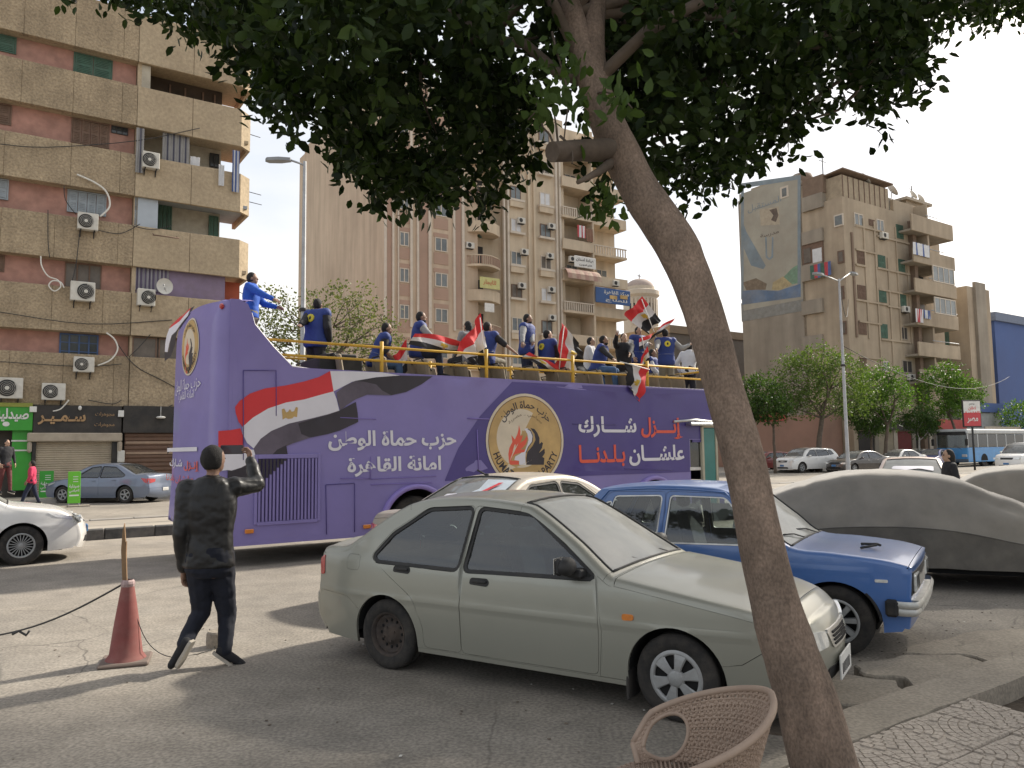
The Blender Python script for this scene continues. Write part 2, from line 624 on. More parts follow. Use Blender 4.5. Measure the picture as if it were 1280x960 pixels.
# kerbs -------------------------------------------------------------
def kerb_line(name, u0, u1, v0, v1, z1, m_list, L=1.0, near=(0, 30), seed=1):
 rr = random.Random(seed)
 root = link(name, None, None, W(0, 0, 0), ROAD)
 tag(root, kind='structure')
 u = u0
 far = MB()
 meshes = []
 for m in m_list:
  mb = MB().bbox(-L / 2 + .006, L / 2 - .006, -(v1 - v0) / 2, (v1 - v0) / 2, -.05, z1, .018)
  meshes.append(mb.mesh('kerb_stone', m))
 k = 0
 while u < u1:
  if near[0] < u < near[1]:
   me = meshes[(k // 2) % len(meshes)]
   o = link('kerb_stone', me, root, (u + L / 2, (v0 + v1) / 2 + rr.uniform(-.012, .012), rr.uniform(-.008, .008)), (rr.uniform(-.01, .01), 0, rr.uniform(-.006, .006)))
  else:
   far.bbox(u + .006, u + L - .006, v0, v1, -.05, z1, .018)
  u += L
  k += 1
 if far.v:
  tag(far.build('kerb_run', m_list[0], root), kind='stuff')
 return root
kerb_line('median_kerb', -30, 90, 18.82, 19.05, .22, [M_KERBD, M_KERBD], near=(-8, 6), seed=2)
kerb_line('median_kerb', -30, 90, 22.05, 22.28, .20, [M_KERBL], near=(-6, 2), seed=5)
sheet('median', [(-60, 19.03), (90, 19.03), (90, 22.07), (-60, 22.07)], .165, M_MED)
kerb_line('pavement_kerb', -30, 90, 34.3, 34.5, .15, [M_KERBL], near=(-4, 3), seed=6)
sheet('far_pavement', [(-60, 34.48), (160, 34.48), (160, 37.6), (-60, 37.6)], .13, M_MED)
# near pavement: kerb strip with a broken corner, tiles with a cast fan pattern
mb = MB()
edge = []
rk = random.Random(11)
PV = .15
def slab(name, pts, z0, z1, m, kind='structure', parent=None):
 mb = MB()
 n = len(pts)
 lo = [W(a, b, z0) for a, b in pts]
 mid = [W(a, b, z1 - .012) for a, b in pts]
 cx = sum(p[0] for p in pts) / n
 cy = sum(p[1] for p in pts) / n
 hi = []
 for a, b in pts:
  d = math.hypot(a - cx, b - cy)
  s = max(0, (d - .012) / d)
  hi.append(W(cx + (a - cx) * s, cy + (b - cy) * s, z1))
 mb.add(lo + mid + hi, [(i, (i + 1) % n, (i + 1) % n + n, i + n) for i in range(n)] + [(i + n, (i + 1) % n + n, (i + 1) % n + 2 * n, i + 2 * n) for i in range(n)] + [tuple(range(2 * n, 3 * n))])
 o = mb.build(name, m, parent)
 if parent is None:
  tag(o, kind=kind)
 return o
def rough_line(pts, amp, seed):
 out = []
 for (a, b), (c, d) in zip(pts, pts[1:]):
  L = math.hypot(c - a, d - b)
  n = max(2, int(L / .06))
  for i in range(n):
   t = i / n
   k = noise.noise(Vector((a + (c - a) * t, b + (d - b) * t, seed)) * 5) * amp if i else 0
   out.append((a + (c - a) * t - (d - b) / L * k, b + (d - b) * t + (c - a) / L * k))
 return out
strip = rough_line([(-14, 2.35), (2.73, 2.35), (2.73, 2.70), (5.55, 2.70), (22, 2.70), (22, 3.03), (5.6, 3.05), (4.55, 3.04), (4.15, 3.0), (3.75, 2.80), (3.0, 2.76), (-14, 2.74), (-14, 2.35)], .018, 2)
slab('pavement_edge', [p for p in strip], -.05, PV, M_CONC)
# sunken hole and the broken apron slabs at its foot
for nm, pts, z in (('concrete_apron', [(4.98, 3.06), (5.35, 3.05), (5.6, 3.3), (5.45, 3.62), (4.95, 3.7), (4.55, 3.55), (4.72, 3.3)], .085),
     ('concrete_apron', [(5.42, 3.07), (6.5, 3.06), (6.62, 3.35), (6.25, 3.62), (5.66, 3.68), (5.5, 3.5), (5.66, 3.28)], .105),
     ('concrete_apron', [(6.6, 3.06), (8.2, 3.06), (8.3, 3.35), (7.6, 3.7), (6.6, 3.75), (6.35, 3.66), (6.7, 3.34)], .095),
     ('concrete_apron', [(8.25, 3.06), (10.6, 3.06), (10.6, 3.5), (9.4, 3.66), (8.4, 3.55), (8.36, 3.3)], .09)):
 slab(nm, rough_line(pts + [pts[0]], .05, z * 50), -.05, z, M_CONC)
slab('broken_edge', rough_line([(4.30, 3.04), (4.52, 3.04), (4.62, 3.22), (4.45, 3.45), (4.1, 3.4), (4.30, 3.04)], .03, 9), -.05, .012, M_EARTH)
# soil drift below
# tiles
TS = .45
tile_root = tag(link('pavement', None, None, W(0, 0, 0), ROAD), kind='structure')
M_FAN = speckle(mat('cast_fan_tile', (.42, .365, .305), rough=.85, var=.13, scale=1.2, dirt=.45, dirt_col=(.2, .17, .145)), 60, .25)
def fan_tile():
 """0.45 m cast tile whose joints draw overlapping fans of small setts: real grooves"""
 mb = MB()
 s = TS - .012
 c = .0
 segs = []
 mb.box(0, s, 0, s, -.02, PV - .012, 0)
 r0 = 0.0
 k = 0
 R_ = .052
 cells = []
 corner = [(0, 0, 0, math.pi / 2), (s, s, math.pi, 1.5 * math.pi)]
 for ci, (cx, cy, a0, a1) in enumerate(corner):
  rmax = s * .985
  n = int(rmax / R_)
  for i in range(n):
   ra, rb = i * R_ + .003, (i + 1) * R_ - .004
   m_ = max(1, int(round((ra + rb) / 2 * (math.pi / 2) / .066)))
   for j in range(m_):
    off = .5 if i % 2 else 0
    t0 = a0 + (a1 - a0) * (j + off) / m_
    t1 = a0 + (a1 - a0) * (j + off + 1) / m_
    t1 = min(t1, a1)
    g = .004 / max(rb, .02)
    pts = [(cx + ra * math.cos(t0 + g), cy + ra * math.sin(t0 + g)), (cx + rb * math.cos(t0 + g), cy + rb * math.sin(t0 + g)),
      (cx + rb * math.cos((t0 + t1) / 2), cy + rb * math.sin((t0 + t1) / 2)),
      (cx + rb * math.cos(t1 - g), cy + rb * math.sin(t1 - g)), (cx + ra * math.cos(t1 - g), cy + ra * math.sin(t1 - g))]
    px_, py_ = sum(p[0] for p in pts) / 5, sum(p[1] for p in pts) / 5
    if ci == 0 and math.hypot(px_ - s, py_ - s) < s * .62:
     continue
    if ci == 1 and (math.hypot(px_ - s, py_ - s) > s * .62):
     continue
    pts = [(min(max(x, 0), s), min(max(y, 0), s)) for x, y in pts]
    o = len(mb.v)
    zt, zb = PV - .004, PV - .011
    mb.add([(x, y, zb) for x, y in pts] + [(px_ + (x - px_) * .96, py_ + (y - py_) * .96, zt) for x, y in pts],
      [(a, (a + 1) % 5, (a + 1) % 5 + 5, a + 5) for a in range(5)] + [(5, 6, 7, 8, 9)])
 return mb.mesh('tile', M_FAN)
tile_me = fan_tile()
rt = random.Random(4)
pit = (5.5, 6.5, 1.75, 2.68)
for i in range(-1, 13):
 for j in range(0, 7):
  u0 = 5.42 - TS * 5 + i * TS
  v0 = 2.70 - TS * (j + 1)
  cx, cy = u0 + TS / 2, v0 + TS / 2
  if pit[0] - .05 < cx < pit[1] + .05 and pit[2] - .05 < cy < pit[3] + .1:
   continue
  q = rt.randrange(4)
  o = link('tile', tile_me, tile_root)
  h = (TS - .012) / 2
  off = Matrix.Rotation(q * math.pi / 2, 4, 'Z') @ Vector((h, h, 0))
  o.location = (cx - off.x, cy - off.y, rt.uniform(-.003, .002))
  o.rotation_euler = (0, 0, q * math.pi / 2)
# the bed under and around the tiles
sheet('pavement_bed', [(-14, -6), (5.42 - TS * 6, -6), (5.42 - TS * 6, 2.36), (-14, 2.36)], PV - .006, M_CONC)
sheet('pavement_bed', [(5.42 - TS * 6, -6), (40, -6), (40, 2.71 - TS * 7), (5.42 - TS * 6, 2.71 - TS * 7)], PV - .008, M_CONC)
sheet('pavement_bed', [(5.42 + TS * 8, 2.71 - TS * 7), (22, 2.71 - TS * 7), (22, 2.71), (5.42 + TS * 8, 2.71)], PV - .010, M_CONC)
sheet('pavement_bed', [(5.42 - TS * 6, 2.71 - TS * 7.0), (5.42 + TS * 8, 2.71 - TS * 7.0), (5.42 + TS * 8, 2.71), (5.42 - TS * 6, 2.71)], .01, M_EARTH)
# small litter: stones, paper scraps, leaves on the ground
lit = MB()
rl = random.Random(21)
for k in range(420):
 a, b = rl.uniform(-1.5, 11), rl.uniform(2.9, 9.5)
 if rl.random() < .5:
  b = rl.uniform(3.0, 5.2)
  a = rl.uniform(3.5, 9)
 s = rl.uniform(.004, .011)
 p = W(a, b, .004)
 M_ = Matrix.Translation(p) @ Matrix.Rotation(rl.uniform(0, 6), 4, 'Z')
 mi = 0 if rl.random() < .8 else 1
 zt = s * .5 if mi == 0 else .004
 lit.box(-s, s * rl.uniform(.5, 1), -s * rl.uniform(.4, 1), s * .7, 0, zt, mi, M_)
tag(lit.build('litter', [mat('small_stones', (.16, .13, .10), var=.4, scale=20), mat('paper_scrap', (.6, .58, .52), var=.1)]), kind='stuff')
# ================================================================== vehicles
def car_paint(name, col, dust=.35, rough=.32, metal=.0, dust_col=(.36, .33, .28)):
 """paint with clear coat; dust film grows on upward faces"""
 if name in MATS:
  return MATS[name]
 m = bpy.data.materials.new(name)
 m.use_nodes = True
 N, L = m.node_tree.nodes, m.node_tree.links
 b = N['Principled BSDF']
 t = N.new('ShaderNodeTexCoord')
 geo = N.new('ShaderNodeNewGeometry')
 sep = N.new('ShaderNodeSeparateXYZ')
 L.new(geo.outputs['Normal'], sep.inputs[0])
 up = N.new('ShaderNodeMapRange')
 up.inputs['From Min'].default_value = 0.05
 up.inputs['From Max'].default_value = 1.0
 up.inputs['To Min'].default_value = 0.35
 up.inputs['To Max'].default_value = 1.0
 L.new(sep.outputs['Z'], up.inputs['Value'])
 n = N.new('ShaderNodeTexNoise')
 n.inputs['Scale'].default_value = 2.2
 n.inputs['Detail'].default_value = 9
 n.inputs['Roughness'].default_value = .68
 L.new(t.outputs['Object'], n.inputs['Vector'])
 r = N.new('ShaderNodeValToRGB')
 r.color_ramp.elements[0].position = .25
 r.color_ramp.elements[0].color = (dust * .35,) * 3 + (1,)
 r.color_ramp.elements[1].position = .75
 r.color_ramp.elements[1].color = (min(1, dust * 1.5),) * 3 + (1,)
 L.new(n.outputs['Fac'], r.inputs['Fac'])
 mu = N.new('ShaderNodeMath')
 mu.operation = 'MULTIPLY'
 L.new(up.outputs[0], mu.inputs[0])
 L.new(r.outputs['Color'], mu.inputs[1])
 so = N.new('ShaderNodeSeparateXYZ')
 L.new(t.outputs['Object'], so.inputs[0])
 lowz = N.new('ShaderNodeMapRange')
 lowz.inputs['From Min'].default_value = .62
 lowz.inputs['From Max'].default_value = .18
 lowz.inputs['To Min'].default_value = 0
 lowz.inputs['To Max'].default_value = min(.75, dust * 1.3)
 L.new(so.outputs['Z'], lowz.inputs['Value'])
 n3 = N.new('ShaderNodeMath')
 n3.operation = 'MULTIPLY'
 L.new(lowz.outputs[0], n3.inputs[0])
 L.new(n.outputs['Fac'], n3.inputs[1])
 ad = N.new('ShaderNodeMath')
 ad.operation = 'MAXIMUM'
 L.new(mu.outputs[0], ad.inputs[0])
 L.new(n3.outputs[0], ad.inputs[1])
 mm = N.new('ShaderNodeMix')
 mm.data_type = 'RGBA'
 mm.inputs['A'].default_value = (*col, 1)
 mm.inputs['B'].default_value = (*dust_col, 1)
 L.new(ad.outputs[0], mm.inputs['Factor'])
 L.new(mm.outputs['Result'], b.inputs['Base Color'])
 mr = N.new('ShaderNodeMapRange')
 mr.inputs['To Min'].default_value = rough
 mr.inputs['To Max'].default_value = .85
 L.new(ad.outputs[0], mr.inputs['Value'])
 L.new(mr.outputs[0], b.inputs['Roughness'])
 b.inputs['Metallic'].default_value = metal
 cw = N.new('ShaderNodeMapRange')
 cw.inputs['To Min'].default_value = .7
 cw.inputs['To Max'].default_value = 0
 L.new(ad.outputs[0], cw.inputs['Value'])
 L.new(cw.outputs[0], b.inputs['Coat Weight'])
 b.inputs['Coat Roughness'].default_value = .1
 nb = N.new('ShaderNodeTexNoise')
 nb.inputs['Scale'].default_value = 2.5
 L.new(t.outputs['Object'], nb.inputs['Vector'])
 bp = N.new('ShaderNodeBump')
 bp.inputs['Strength'].default_value = .12
 bp.inputs['Distance'].default_value = .03
 L.new(nb.outputs['Fac'], bp.inputs['Height'])
 L.new(bp.outputs['Normal'], b.inputs['Normal'])
 MATS[name] = m
 return m
M_TYRE = mat('tyre_rubber', (.022, .021, .02), rough=.85, var=.2, scale=12, bump=.25, bscale=60, dirt=.6, dirt_col=(.10, .085, .07))
M_TRIM = mat('black_trim', (.02, .02, .021), rough=.5, var=.15, scale=6, dirt=.35, dirt_col=(.12, .11, .09))
M_UNDER = mat('underbody', (.01, .01, .01), rough=.95, var=.2)
M_SEAT = mat('seat_cloth', (.05, .052, .056), rough=.95, var=.2, scale=10)
M_CHROME = mat('chrome', (.62, .62, .6), rough=.22, metal=1.0, var=.05, scale=10, dirt=.25)
M_RIM = mat('painted_rim', (.36, .37, .37), rough=.4, metal=.5, var=.1, scale=10, dirt=.35)
M_STEELRIM = mat('rusty_steel_rim', (.06, .05, .045), rough=.8, metal=.2, var=.3, scale=14, dirt=.6, dirt_col=(.13, .09, .06))
M_LAMP = mat('headlamp_glass', (.72, .74, .72), rough=.1, metal=.3, var=.15, scale=30, coat=1)
M_RED = mat('tail_lamp_red', (.42, .02, .02), rough=.18, var=.2, scale=20, coat=1)
M_AMBER = mat('indicator_amber', (.62, .20, .03), rough=.25, var=.15, scale=20, coat=1)
M_PLATE = mat('licence_plate', (.66, .66, .63), rough=.45, var=.06, scale=10, dirt=.2)
M_PLATEB = mat('blue_plate', (.06, .20, .45), rough=.4, var=.1)
M_INK = mat('black_ink', (.012, .012, .014), rough=.6, var=.1)
G_CAR = glass_mat('car_glass', (.22, .26, .25), .42, .03, .06)
G_DUST = glass_mat('dusty_glass', (.3, .34, .33), .5, .12, .30)
G_CLEAR = glass_mat('clear_glass', (.6, .66, .64), .8, .03, .04)
G_DARK = glass_mat('dark_glass', (.1, .11, .12), .15, .04, .03)
def wheel(parent, x, y, rad, wid, side, style='steel', n=40, rimfrac=.62, steer=0.0):
 """a wheel: tyre with tread blocks, rim of a given style; outward is side*y"""
 w = link('wheel', None, parent, (x, y, rad), (0, 0, steer))
 tag(w)
 tb = MB()
 ri, hw = rad * rimfrac, wid / 2
 prof = [(ri, -hw * .82), (ri + .012, -hw * .95), (ri + (rad - ri) * .45, -hw * 1.04), (rad - .025, -hw * .96), (rad - .006, -hw * .8), (rad, -hw * .6), (rad, -hw * .1), (rad - .006, -hw * .07),
   (rad - .006, hw * .07), (rad, hw * .1), (rad, hw * .6), (rad - .006, hw * .8), (rad - .025, hw * .96), (ri + (rad - ri) * .45, hw * 1.04), (ri + .012, hw * .95), (ri, hw * .82)]
 tb.lathe(prof, axis='y', n=n)
 ty = tb.build('tyre', M_TYRE, w)
 rb = MB()
 s = side
 mi = {'steel': M_STEELRIM, 'cap': M_RIM, 'multi': M_RIM, 'alloy': M_RIM, 'lada': M_RIM, 'bus': M_STEELRIM}[style]
 rb.lathe([(ri + .004, s * hw * .9), (ri - .01, s * hw * .86), (ri - .018, s * hw * .55), (ri - .03, -s * hw * .7)], axis='y', n=n)
 face = s * hw
 if style in ('steel', 'bus'):
  rb.lathe([(ri - .015, face * .5), (ri * .82, face * .62), (ri * .72, face * .3), (ri * .5, face * .28), (ri * .42, face * .62), (ri * .3, face * .66), (0.001, face * .66)], axis='y', n=n)
  for k in range(12):
   t = 2 * math.pi * k / 12
   rb.ball((ri * .62 * math.cos(t), face * .30, ri * .62 * math.sin(t)), (.014, .01, .014), 6, 1)
  for k in range(4):
   t = 2 * math.pi * k / 4 + .4
   rb.tube([(ri * .33 * math.cos(t), face * .62, ri * .33 * math.sin(t)), (ri * .33 * math.cos(t), face * .78, ri * .33 * math.sin(t))], .009, 6, 0)
 elif style == 'cap':          # silver cover with broad rounded spokes and dark openings
  rb.lathe([(ri + .006, face * .9), (ri * .93, face * 1.0), (ri * .86, face * .96), (ri * .84, face * .8)], axis='y', n=n)
  rb.lathe([(ri * .86, face * .74), (0.001, face * .74)], axis='y', n=n, mi=1)
  rb.lathe([(ri * .34, face * .8), (ri * .33, face * 1.02), (ri * .22, face * 1.1), (0.001, face * 1.12)], axis='y', n=24)
  for k in range(6):
   t = 2 * math.pi * k / 6 + .3
   d, e = Vector((math.cos(t), 0, math.sin(t))), Vector((-math.sin(t), 0, math.cos(t)))
   pts = []
   for rr_, ww, yy in ((.28, .13, 1.05), (.5, .17, 1.06), (.72, .22, 1.03), (.9, .29, .97)):
    pts.append((d * ri * rr_ - e * ri * ww, d * ri * rr_ + e * ri * ww, yy))
   vs = []
   for a, b, yy in pts:
    vs += [a + Vector((0, face * (yy - .1), 0)), a * 1.0 + Vector((0, face * yy, 0)) + (b - a) * .12, b + Vector((0, face * yy, 0)) - (b - a) * .12, b + Vector((0, face * (yy - .1), 0))]
   fs = []
   for i in range(3):
    for j in range(3):
     a = i * 4 + j
     fs.append((a, a + 1, a + 5, a + 4))
   rb.add(vs, fs, 0, False)
 else:
  nsp = {'multi': 20, 'alloy': 5, 'lada': 8}[style]
  wsp = {'multi': .035, 'alloy': .14, 'lada': .1}[style]
  rb.lathe([(ri + .004, face * .9), (ri * .94, face * .98), (ri * .88, face * .9), (ri * .87, face * .5)], axis='y', n=n)
  rb.lathe([(ri * .9, face * .1), (0.001, face * .1)], axis='y', n=n, mi=1)
  rb.lathe([(ri * .24, face * .3), (ri * .22, face * .85), (ri * .12, face * .9), (0.001, face * .9)], axis='y', n=20)
  for k in range(nsp):
   t = 2 * math.pi * k / nsp + .1
   M_ = Matrix.Rotation(-t, 4, 'Y')
   w0, w1 = ri * wsp, ri * wsp * (1.5 if style != 'multi' else 1.0)
   vs = [M_ @ Vector(p) for p in ((ri * .12, face * .45, -w0), (ri * .12, face * .85, -w0 * .8), (ri * .12, face * .85, w0 * .8), (ri * .12, face * .45, w0),
           (ri * .9, face * .4, -w1), (ri * .9, face * .88, -w1 * .8), (ri * .9, face * .88, w1 * .8), (ri * .9, face * .4, w1))]
   rb.add(vs, [(0, 1, 5, 4), (1, 2, 6, 5), (2, 3, 7, 6), (3, 0, 4, 7), (0, 3, 2, 1), (4, 5, 6, 7)], 0)
 rb.build('rim', [mi, M_UNDER], w)
 return w
def pip(p, poly):
 x, y = p
 c = False
 n = len(poly)
 j = n - 1
 for i in range(n):
  xi, yi = poly[i]
  xj, yj = poly[j]
  if (yi > y) != (yj > y) and x < (xj - xi) * (y - yi) / (yj - yi) + xi:
   c = not c
  j = i
 return c
def rpoly(pts, r=.03, n=4):
 """round the corners of a polygon"""
 out = []
 m = len(pts)
 for i in range(m):
  a, b, c = Vector(pts[i - 1]), Vector(pts[i]), Vector(pts[(i + 1) % m])
  d1, d2 = (a - b), (c - b)
  q = min(r, d1.length * .45, d2.length * .45)
  p0, p1 = b + d1.normalized() * q, b + d2.normalized() * q
  for k in range(n + 1):
   t = k / n
   out.append(tuple(p0 * (1 - t) ** 2 + b * (2 * t * (1 - t)) + p1 * t * t))
 return out
def inset2(poly, d):
 """shrink polygon by d (small)"""
 m = len(poly)
 area = sum(poly[i][0] * poly[(i + 1) % m][1] - poly[(i + 1) % m][0] * poly[i][1] for i in range(m))
 s = 1 if area > 0 else -1
 out = []
 for i in range(m):
  a, b, c = Vector(poly[i - 1]), Vector(poly[i]), Vector(poly[(i + 1) % m])
  e1, e2 = (b - a), (c - b)
  if e1.length < 1e-9:
   e1 = e2
  if e2.length < 1e-9:
   e2 = e1
  n1, n2 = Vector((-e1.y, e1.x)).normalized(), Vector((-e2.y, e2.x)).normalized()
  nn = (n1 + n2)
  nn = nn.normalized() if nn.length > 1e-6 else n1
  k = 1 / max(.5, nn.dot(n1))
  out.append(tuple(b + nn * d * s * k))
 return out
def make_car(S):
 """S: dict of measurements. Returns the car's root (an Empty on the ground under the body's middle, x forward)."""
 root = thing(S['name'], S['label'], S.get('cat', 'car'), S['loc'], S['rz'], S.get('group'))
 paint = S['paint']
 W_ = S['W'] / 2
 r = S.get('fillet', .05)
 step = S.get('step', .05)
 det = S.get('detail', True)
 zb = S['belt']
 tum = S.get('tumble', .36)
 x0, x1 = S['x0'], S['x1']
 pf, pr_ = S.get('nose_taper', .16), S.get('tail_taper', .10)
 lf, lr = S.get('nose_len', 1.0), S.get('tail_len', .9)
 zline = S.get('crease', .62)
 def Y(x, z):
  y = W_
  a = max(0, (x - (x1 - lf)) / lf)
  y -= pf * a ** 2.4
  a = max(0, ((x0 + lr) - x) / lr)
  y -= pr_ * a ** 2.4
  y -= .05 * min(1, abs(z - zline) / .45) ** 2
  if z < zline:
   y -= .0
  if abs(z - zline) < .04:
   y += .006 * (1 - abs(z - zline) / .04)
  zbx = zb(x)
  if z > zbx - .03:
   k = z - (zbx - .03)
   y -= tum * k * (k / (k + .05))
  return y
 P = S['profile']
 pts2 = catmull([(p[0], p[1]) for p in P], S.get('sub', 5))
 names = []
 nsub = S.get('sub', 5)
 for i in range(len(P) - 1):
  names += [P[i][2]] * nsub
 N_ = len(pts2)
 nor = []
 for i in range(N_):
  d = pts2[min(i + 1, N_ - 1)] - pts2[max(i - 1, 0)]
  nor.append(Vector((d.y, -d.x)).normalized() * (-1))       # outward
 cx, cz = (x0 + x1) / 2, .7
 mid = N_ // 2
 if nor[mid].y < 0:
  nor = [-v for v in nor]
 ins = [pts2[i] - nor[i] * r for i in range(N_)]
 crown = S.get('crown', .03)
 ncr = S.get('nose_crown', .12)
 J = [-1, -.93, -.8, -.6, -.3, 0, .3, .6, .8, .93, 1]
 K = [0, 30, 60, 90] if det else [0, 45, 90]
 rows = []
 for i in range(N_):
  yr = Y(ins[i].x, ins[i].y) - r
  cr_ = crown
  if abs(nor[i].x) > .75:
   cr_ = ncr
  elif abs(nor[i].x) > .45 and names[min(i, N_ - 2)] in ('front_bumper', 'nose', 'rear_bumper', 'tail'):
   cr_ = ncr * .7
  row = []
  for k in reversed(K[1:]):
   a = R(k)
   q = pts2[i] - nor[i] * (r * (1 - math.cos(a)))
   row.append(Vector((q.x, -(yr + r * math.sin(a)), q.y)))
  for j in J:
   q = pts2[i] + nor[i] * cr_ * ((1 - abs(j) ** 2.2) - .0) if True else pts2[i]
   q = q - nor[i] * cr_ * .0
   row.append(Vector((q.x, yr * j, q.y)))
  for k in K[1:]:
   a = R(k)
   q = pts2[i] - nor[i] * (r * (1 - math.cos(a)))
   row.append(Vector((q.x, (yr + r * math.sin(a)), q.y)))
  rows.append(row)
 M_ = len(rows[0])
 nk = len(K) - 1
 seglist = []
 i = 0
 while i < N_ - 1:
  j = i
  while j < N_ - 1 and names[j] == names[i]:
   j += 1
  seglist.append((names[i], i, j))
  i = j
 glassf = S.get('glass_front', G_DUST)
 glassr = S.get('glass_rear', G_CAR)
 for nm, a, b in seglist:
  gl = nm in ('windscreen', 'rear_window')
  mb = MB()
  lo, hi = 0, M_ - 1
  if gl:
   for side in (0, 1):
    vs, fs = [], []
    cols = list(range(0, nk + 2)) if side == 0 else list(range(M_ - nk - 2, M_))
    for ii in range(a, b + 1):
     vs += [rows[ii][c] for c in cols]
    n = len(cols)
    fs = [(p * n + q, p * n + q + 1, (p + 1) * n + q + 1, (p + 1) * n + q) for p in range(b - a) for q in range(n - 1)]
    MB().add(vs, fs, 0, True).build('pillar', [paint], root)
   cols = list(range(nk + 1, M_ - nk - 1))
   n = len(cols)
   vs = []
   for ii in range(a, b + 1):
    off = Vector((nor[ii].x, 0, nor[ii].y)) * .006
    vs += [rows[ii][c] - off for c in cols]
   fs = [(p * n + q, p * n + q + 1, (p + 1) * n + q + 1, (p + 1) * n + q) for p in range(b - a) for q in range(n - 1)]
   gm = MB().add(vs, fs, 0, True)
   g = gm.build(nm, [glassf if nm == 'windscreen' else glassr], root)
   ring = MB()
   rim_ = [rows[a][c] for c in cols] + [rows[ii][cols[-1]] for ii in range(a, b + 1)] + [rows[b][c] for c in reversed(cols)] + [rows[ii][cols[0]] for ii in range(b, a - 1, -1)]
   ring.tube([p for p in rim_], .011, 5)
   ring.build('window_seal', [M_TRIM], g)
  else:
   vs = []
   gap = .0025 if det else 0
   for ii in range(a, b + 1):
    rr_ = rows[ii]
    if gap and (ii == a and a > 0):
     t = (rows[ii + 1][M_ // 2] - rows[ii][M_ // 2]).normalized() * gap
     rr_ = [p + t for p in rr_]
    if gap and (ii == b and b < N_ - 1):
     t = (rows[ii - 1][M_ // 2] - rows[ii][M_ // 2]).normalized() * gap
     rr_ = [p + t for p in rr_]
    vs += rr_
   n = M_
   fs = [(p * n + q, p * n + q + 1, (p + 1) * n + q + 1, (p + 1) * n + q) for p in range(b - a) for q in range(n - 1)]
   mb.add(vs, fs, 0, True)
   if det:
    for ii, sgn in ((0, 1), (b - a, -1)):
     base = vs[ii * n:(ii + 1) * n]
     nn = nor[a + ii]
     low = [p - Vector((nn.x, 0, nn.y)) * .02 for p in base]
     mb.add(base + low, [(q, q + 1, q + 1 + n, q + n) for q in range(n - 1)], 0, False)
   mm_ = S.get('seg_mats', {}).get(nm, paint)
   mb.build(nm, [mm_], root)
 mb = MB()
 vs = []
 for ii in range(N_):
  nn = Vector((nor[ii].x, 0, nor[ii].y)) * .02
  vs += [rows[ii][c] - nn for c in range(nk, M_ - nk)]
 n = M_ - 2 * nk
 fs = []
 for p in range(N_ - 1):
  if names[p] in ('windscreen', 'rear_window'):
   continue
  fs += [(p * n + q, p * n + q + 1, (p + 1) * n + q + 1, (p + 1) * n + q) for q in range(n - 1)]
 mb.add(vs, fs, 0, False)
 zs = S.get('sill', .2)
 sil = [tuple(p) for p in ins]
 arches = []
 for wx in (S['wf'], S['wr']):
  ra = S.get('arch', S['wheel_r'] + .055)
  arc = []
  for k in range(25):
   t = math.pi * k / 24
   arc.append((wx + ra * math.cos(t), S['wheel_r'] + ra * math.sin(t) * S.get('arch_squash', 1.0)))
  arches.append((wx, ra, arc))
 bottom = []
 last, first = ins[-1], ins[0]
 bottom.append((last.x, zs + .03))
 bot_pts = []
 wr, ra_r, arc_r = arches[1]
 wf, ra_f, arc_f = arches[0]
 def arch_pts(wx, ra, arc, z):
  pts = [p for p in reversed(arc)]
  return [(wx - ra, z)] + pts + [(wx + ra, z)]
 poly = list(sil)
 poly += [(min(sil[-1][0] + .02, wr - ra_r - .04), zs + .02)]
 poly += arch_pts(wr, ra_r, arc_r, zs)
 poly += arch_pts(wf, ra_f, arc_f, zs)
 poly += [(max(sil[0][0] - .02, wf + ra_f + .04), zs + .02)]
 cl = []
 for p in poly:
  if not cl or (Vector(p) - Vector(cl[-1])).length > .004:
   cl.append(p)
 poly = cl
 wins = [(nm, rpoly(p, S.get('win_r', .05))) for nm, p in S['windows']]
 frames = []
 doors = [(nm, rpoly(p, .05)) for nm, p in S['doors']]
 lines = S.get('cuts', [])
 verts, edges = [], []
 def add_loop(lp, closed=True):
  o = len(verts)
  verts.extend(Vector(p) for p in lp)
  n = len(lp)
  for i in range(n if closed else n - 1):
   edges.append((o + i, o + (i + 1) % n))
 add_loop(poly)
 fw = S.get('win_frame', .028)
 outs = []
 for nm, w_ in wins:
  add_loop(w_)
  o_ = inset2(w_, -fw)
  outs.append(o_)
  add_loop(o_)
 for nm, d_ in doors:
  add_loop(d_)
 for ln in lines:
  add_loop(ln, False)
 for z in (zline, zline + .04, zline - .04):
  add_loop([(x0 + .3, z), (x1 - .3, z)], False)
 if det or True:
  bx0, bx1 = min(p[0] for p in poly), max(p[0] for p in poly)
  x = bx0
  while x < bx1:
   z = zs
   while z < 1.9:
    if pip((x, z), poly):
     verts.append(Vector((x + random.uniform(-.004, .004), z + random.uniform(-.004, .004))))
    z += step
   x += step
 res = delaunay_2d_cdt(verts, edges, [], 0, 1e-5)
 V2, F2 = res[0], res[2]
 groups = {}
 regions = S.get('regions', [])
 for f in F2:
  c = (sum(V2[i].x for i in f) / 3, sum(V2[i].y for i in f) / 3)
  if not pip(c, poly):
   continue
  key = None
  for (nm, w_), o_ in zip(wins, outs):
   if pip(c, w_):
    key = ('window', nm)
    break
  if key is None:
   for (nm, w_), o_ in zip(wins, outs):
    if pip(c, o_):
     key = ('window_frame', '')
     break
  if key is None:
   for nm, rg in regions:
    if pip(c, rg):
     key = ('region', nm)
     break
  if key is None:
   for i_, (nm, d_) in enumerate(doors):
    if pip(c, d_):
     key = ('door', nm + str(i_))
     break
  if key is None:
   key = ('body_side', '')
  groups.setdefault(key, []).append(tuple(f))
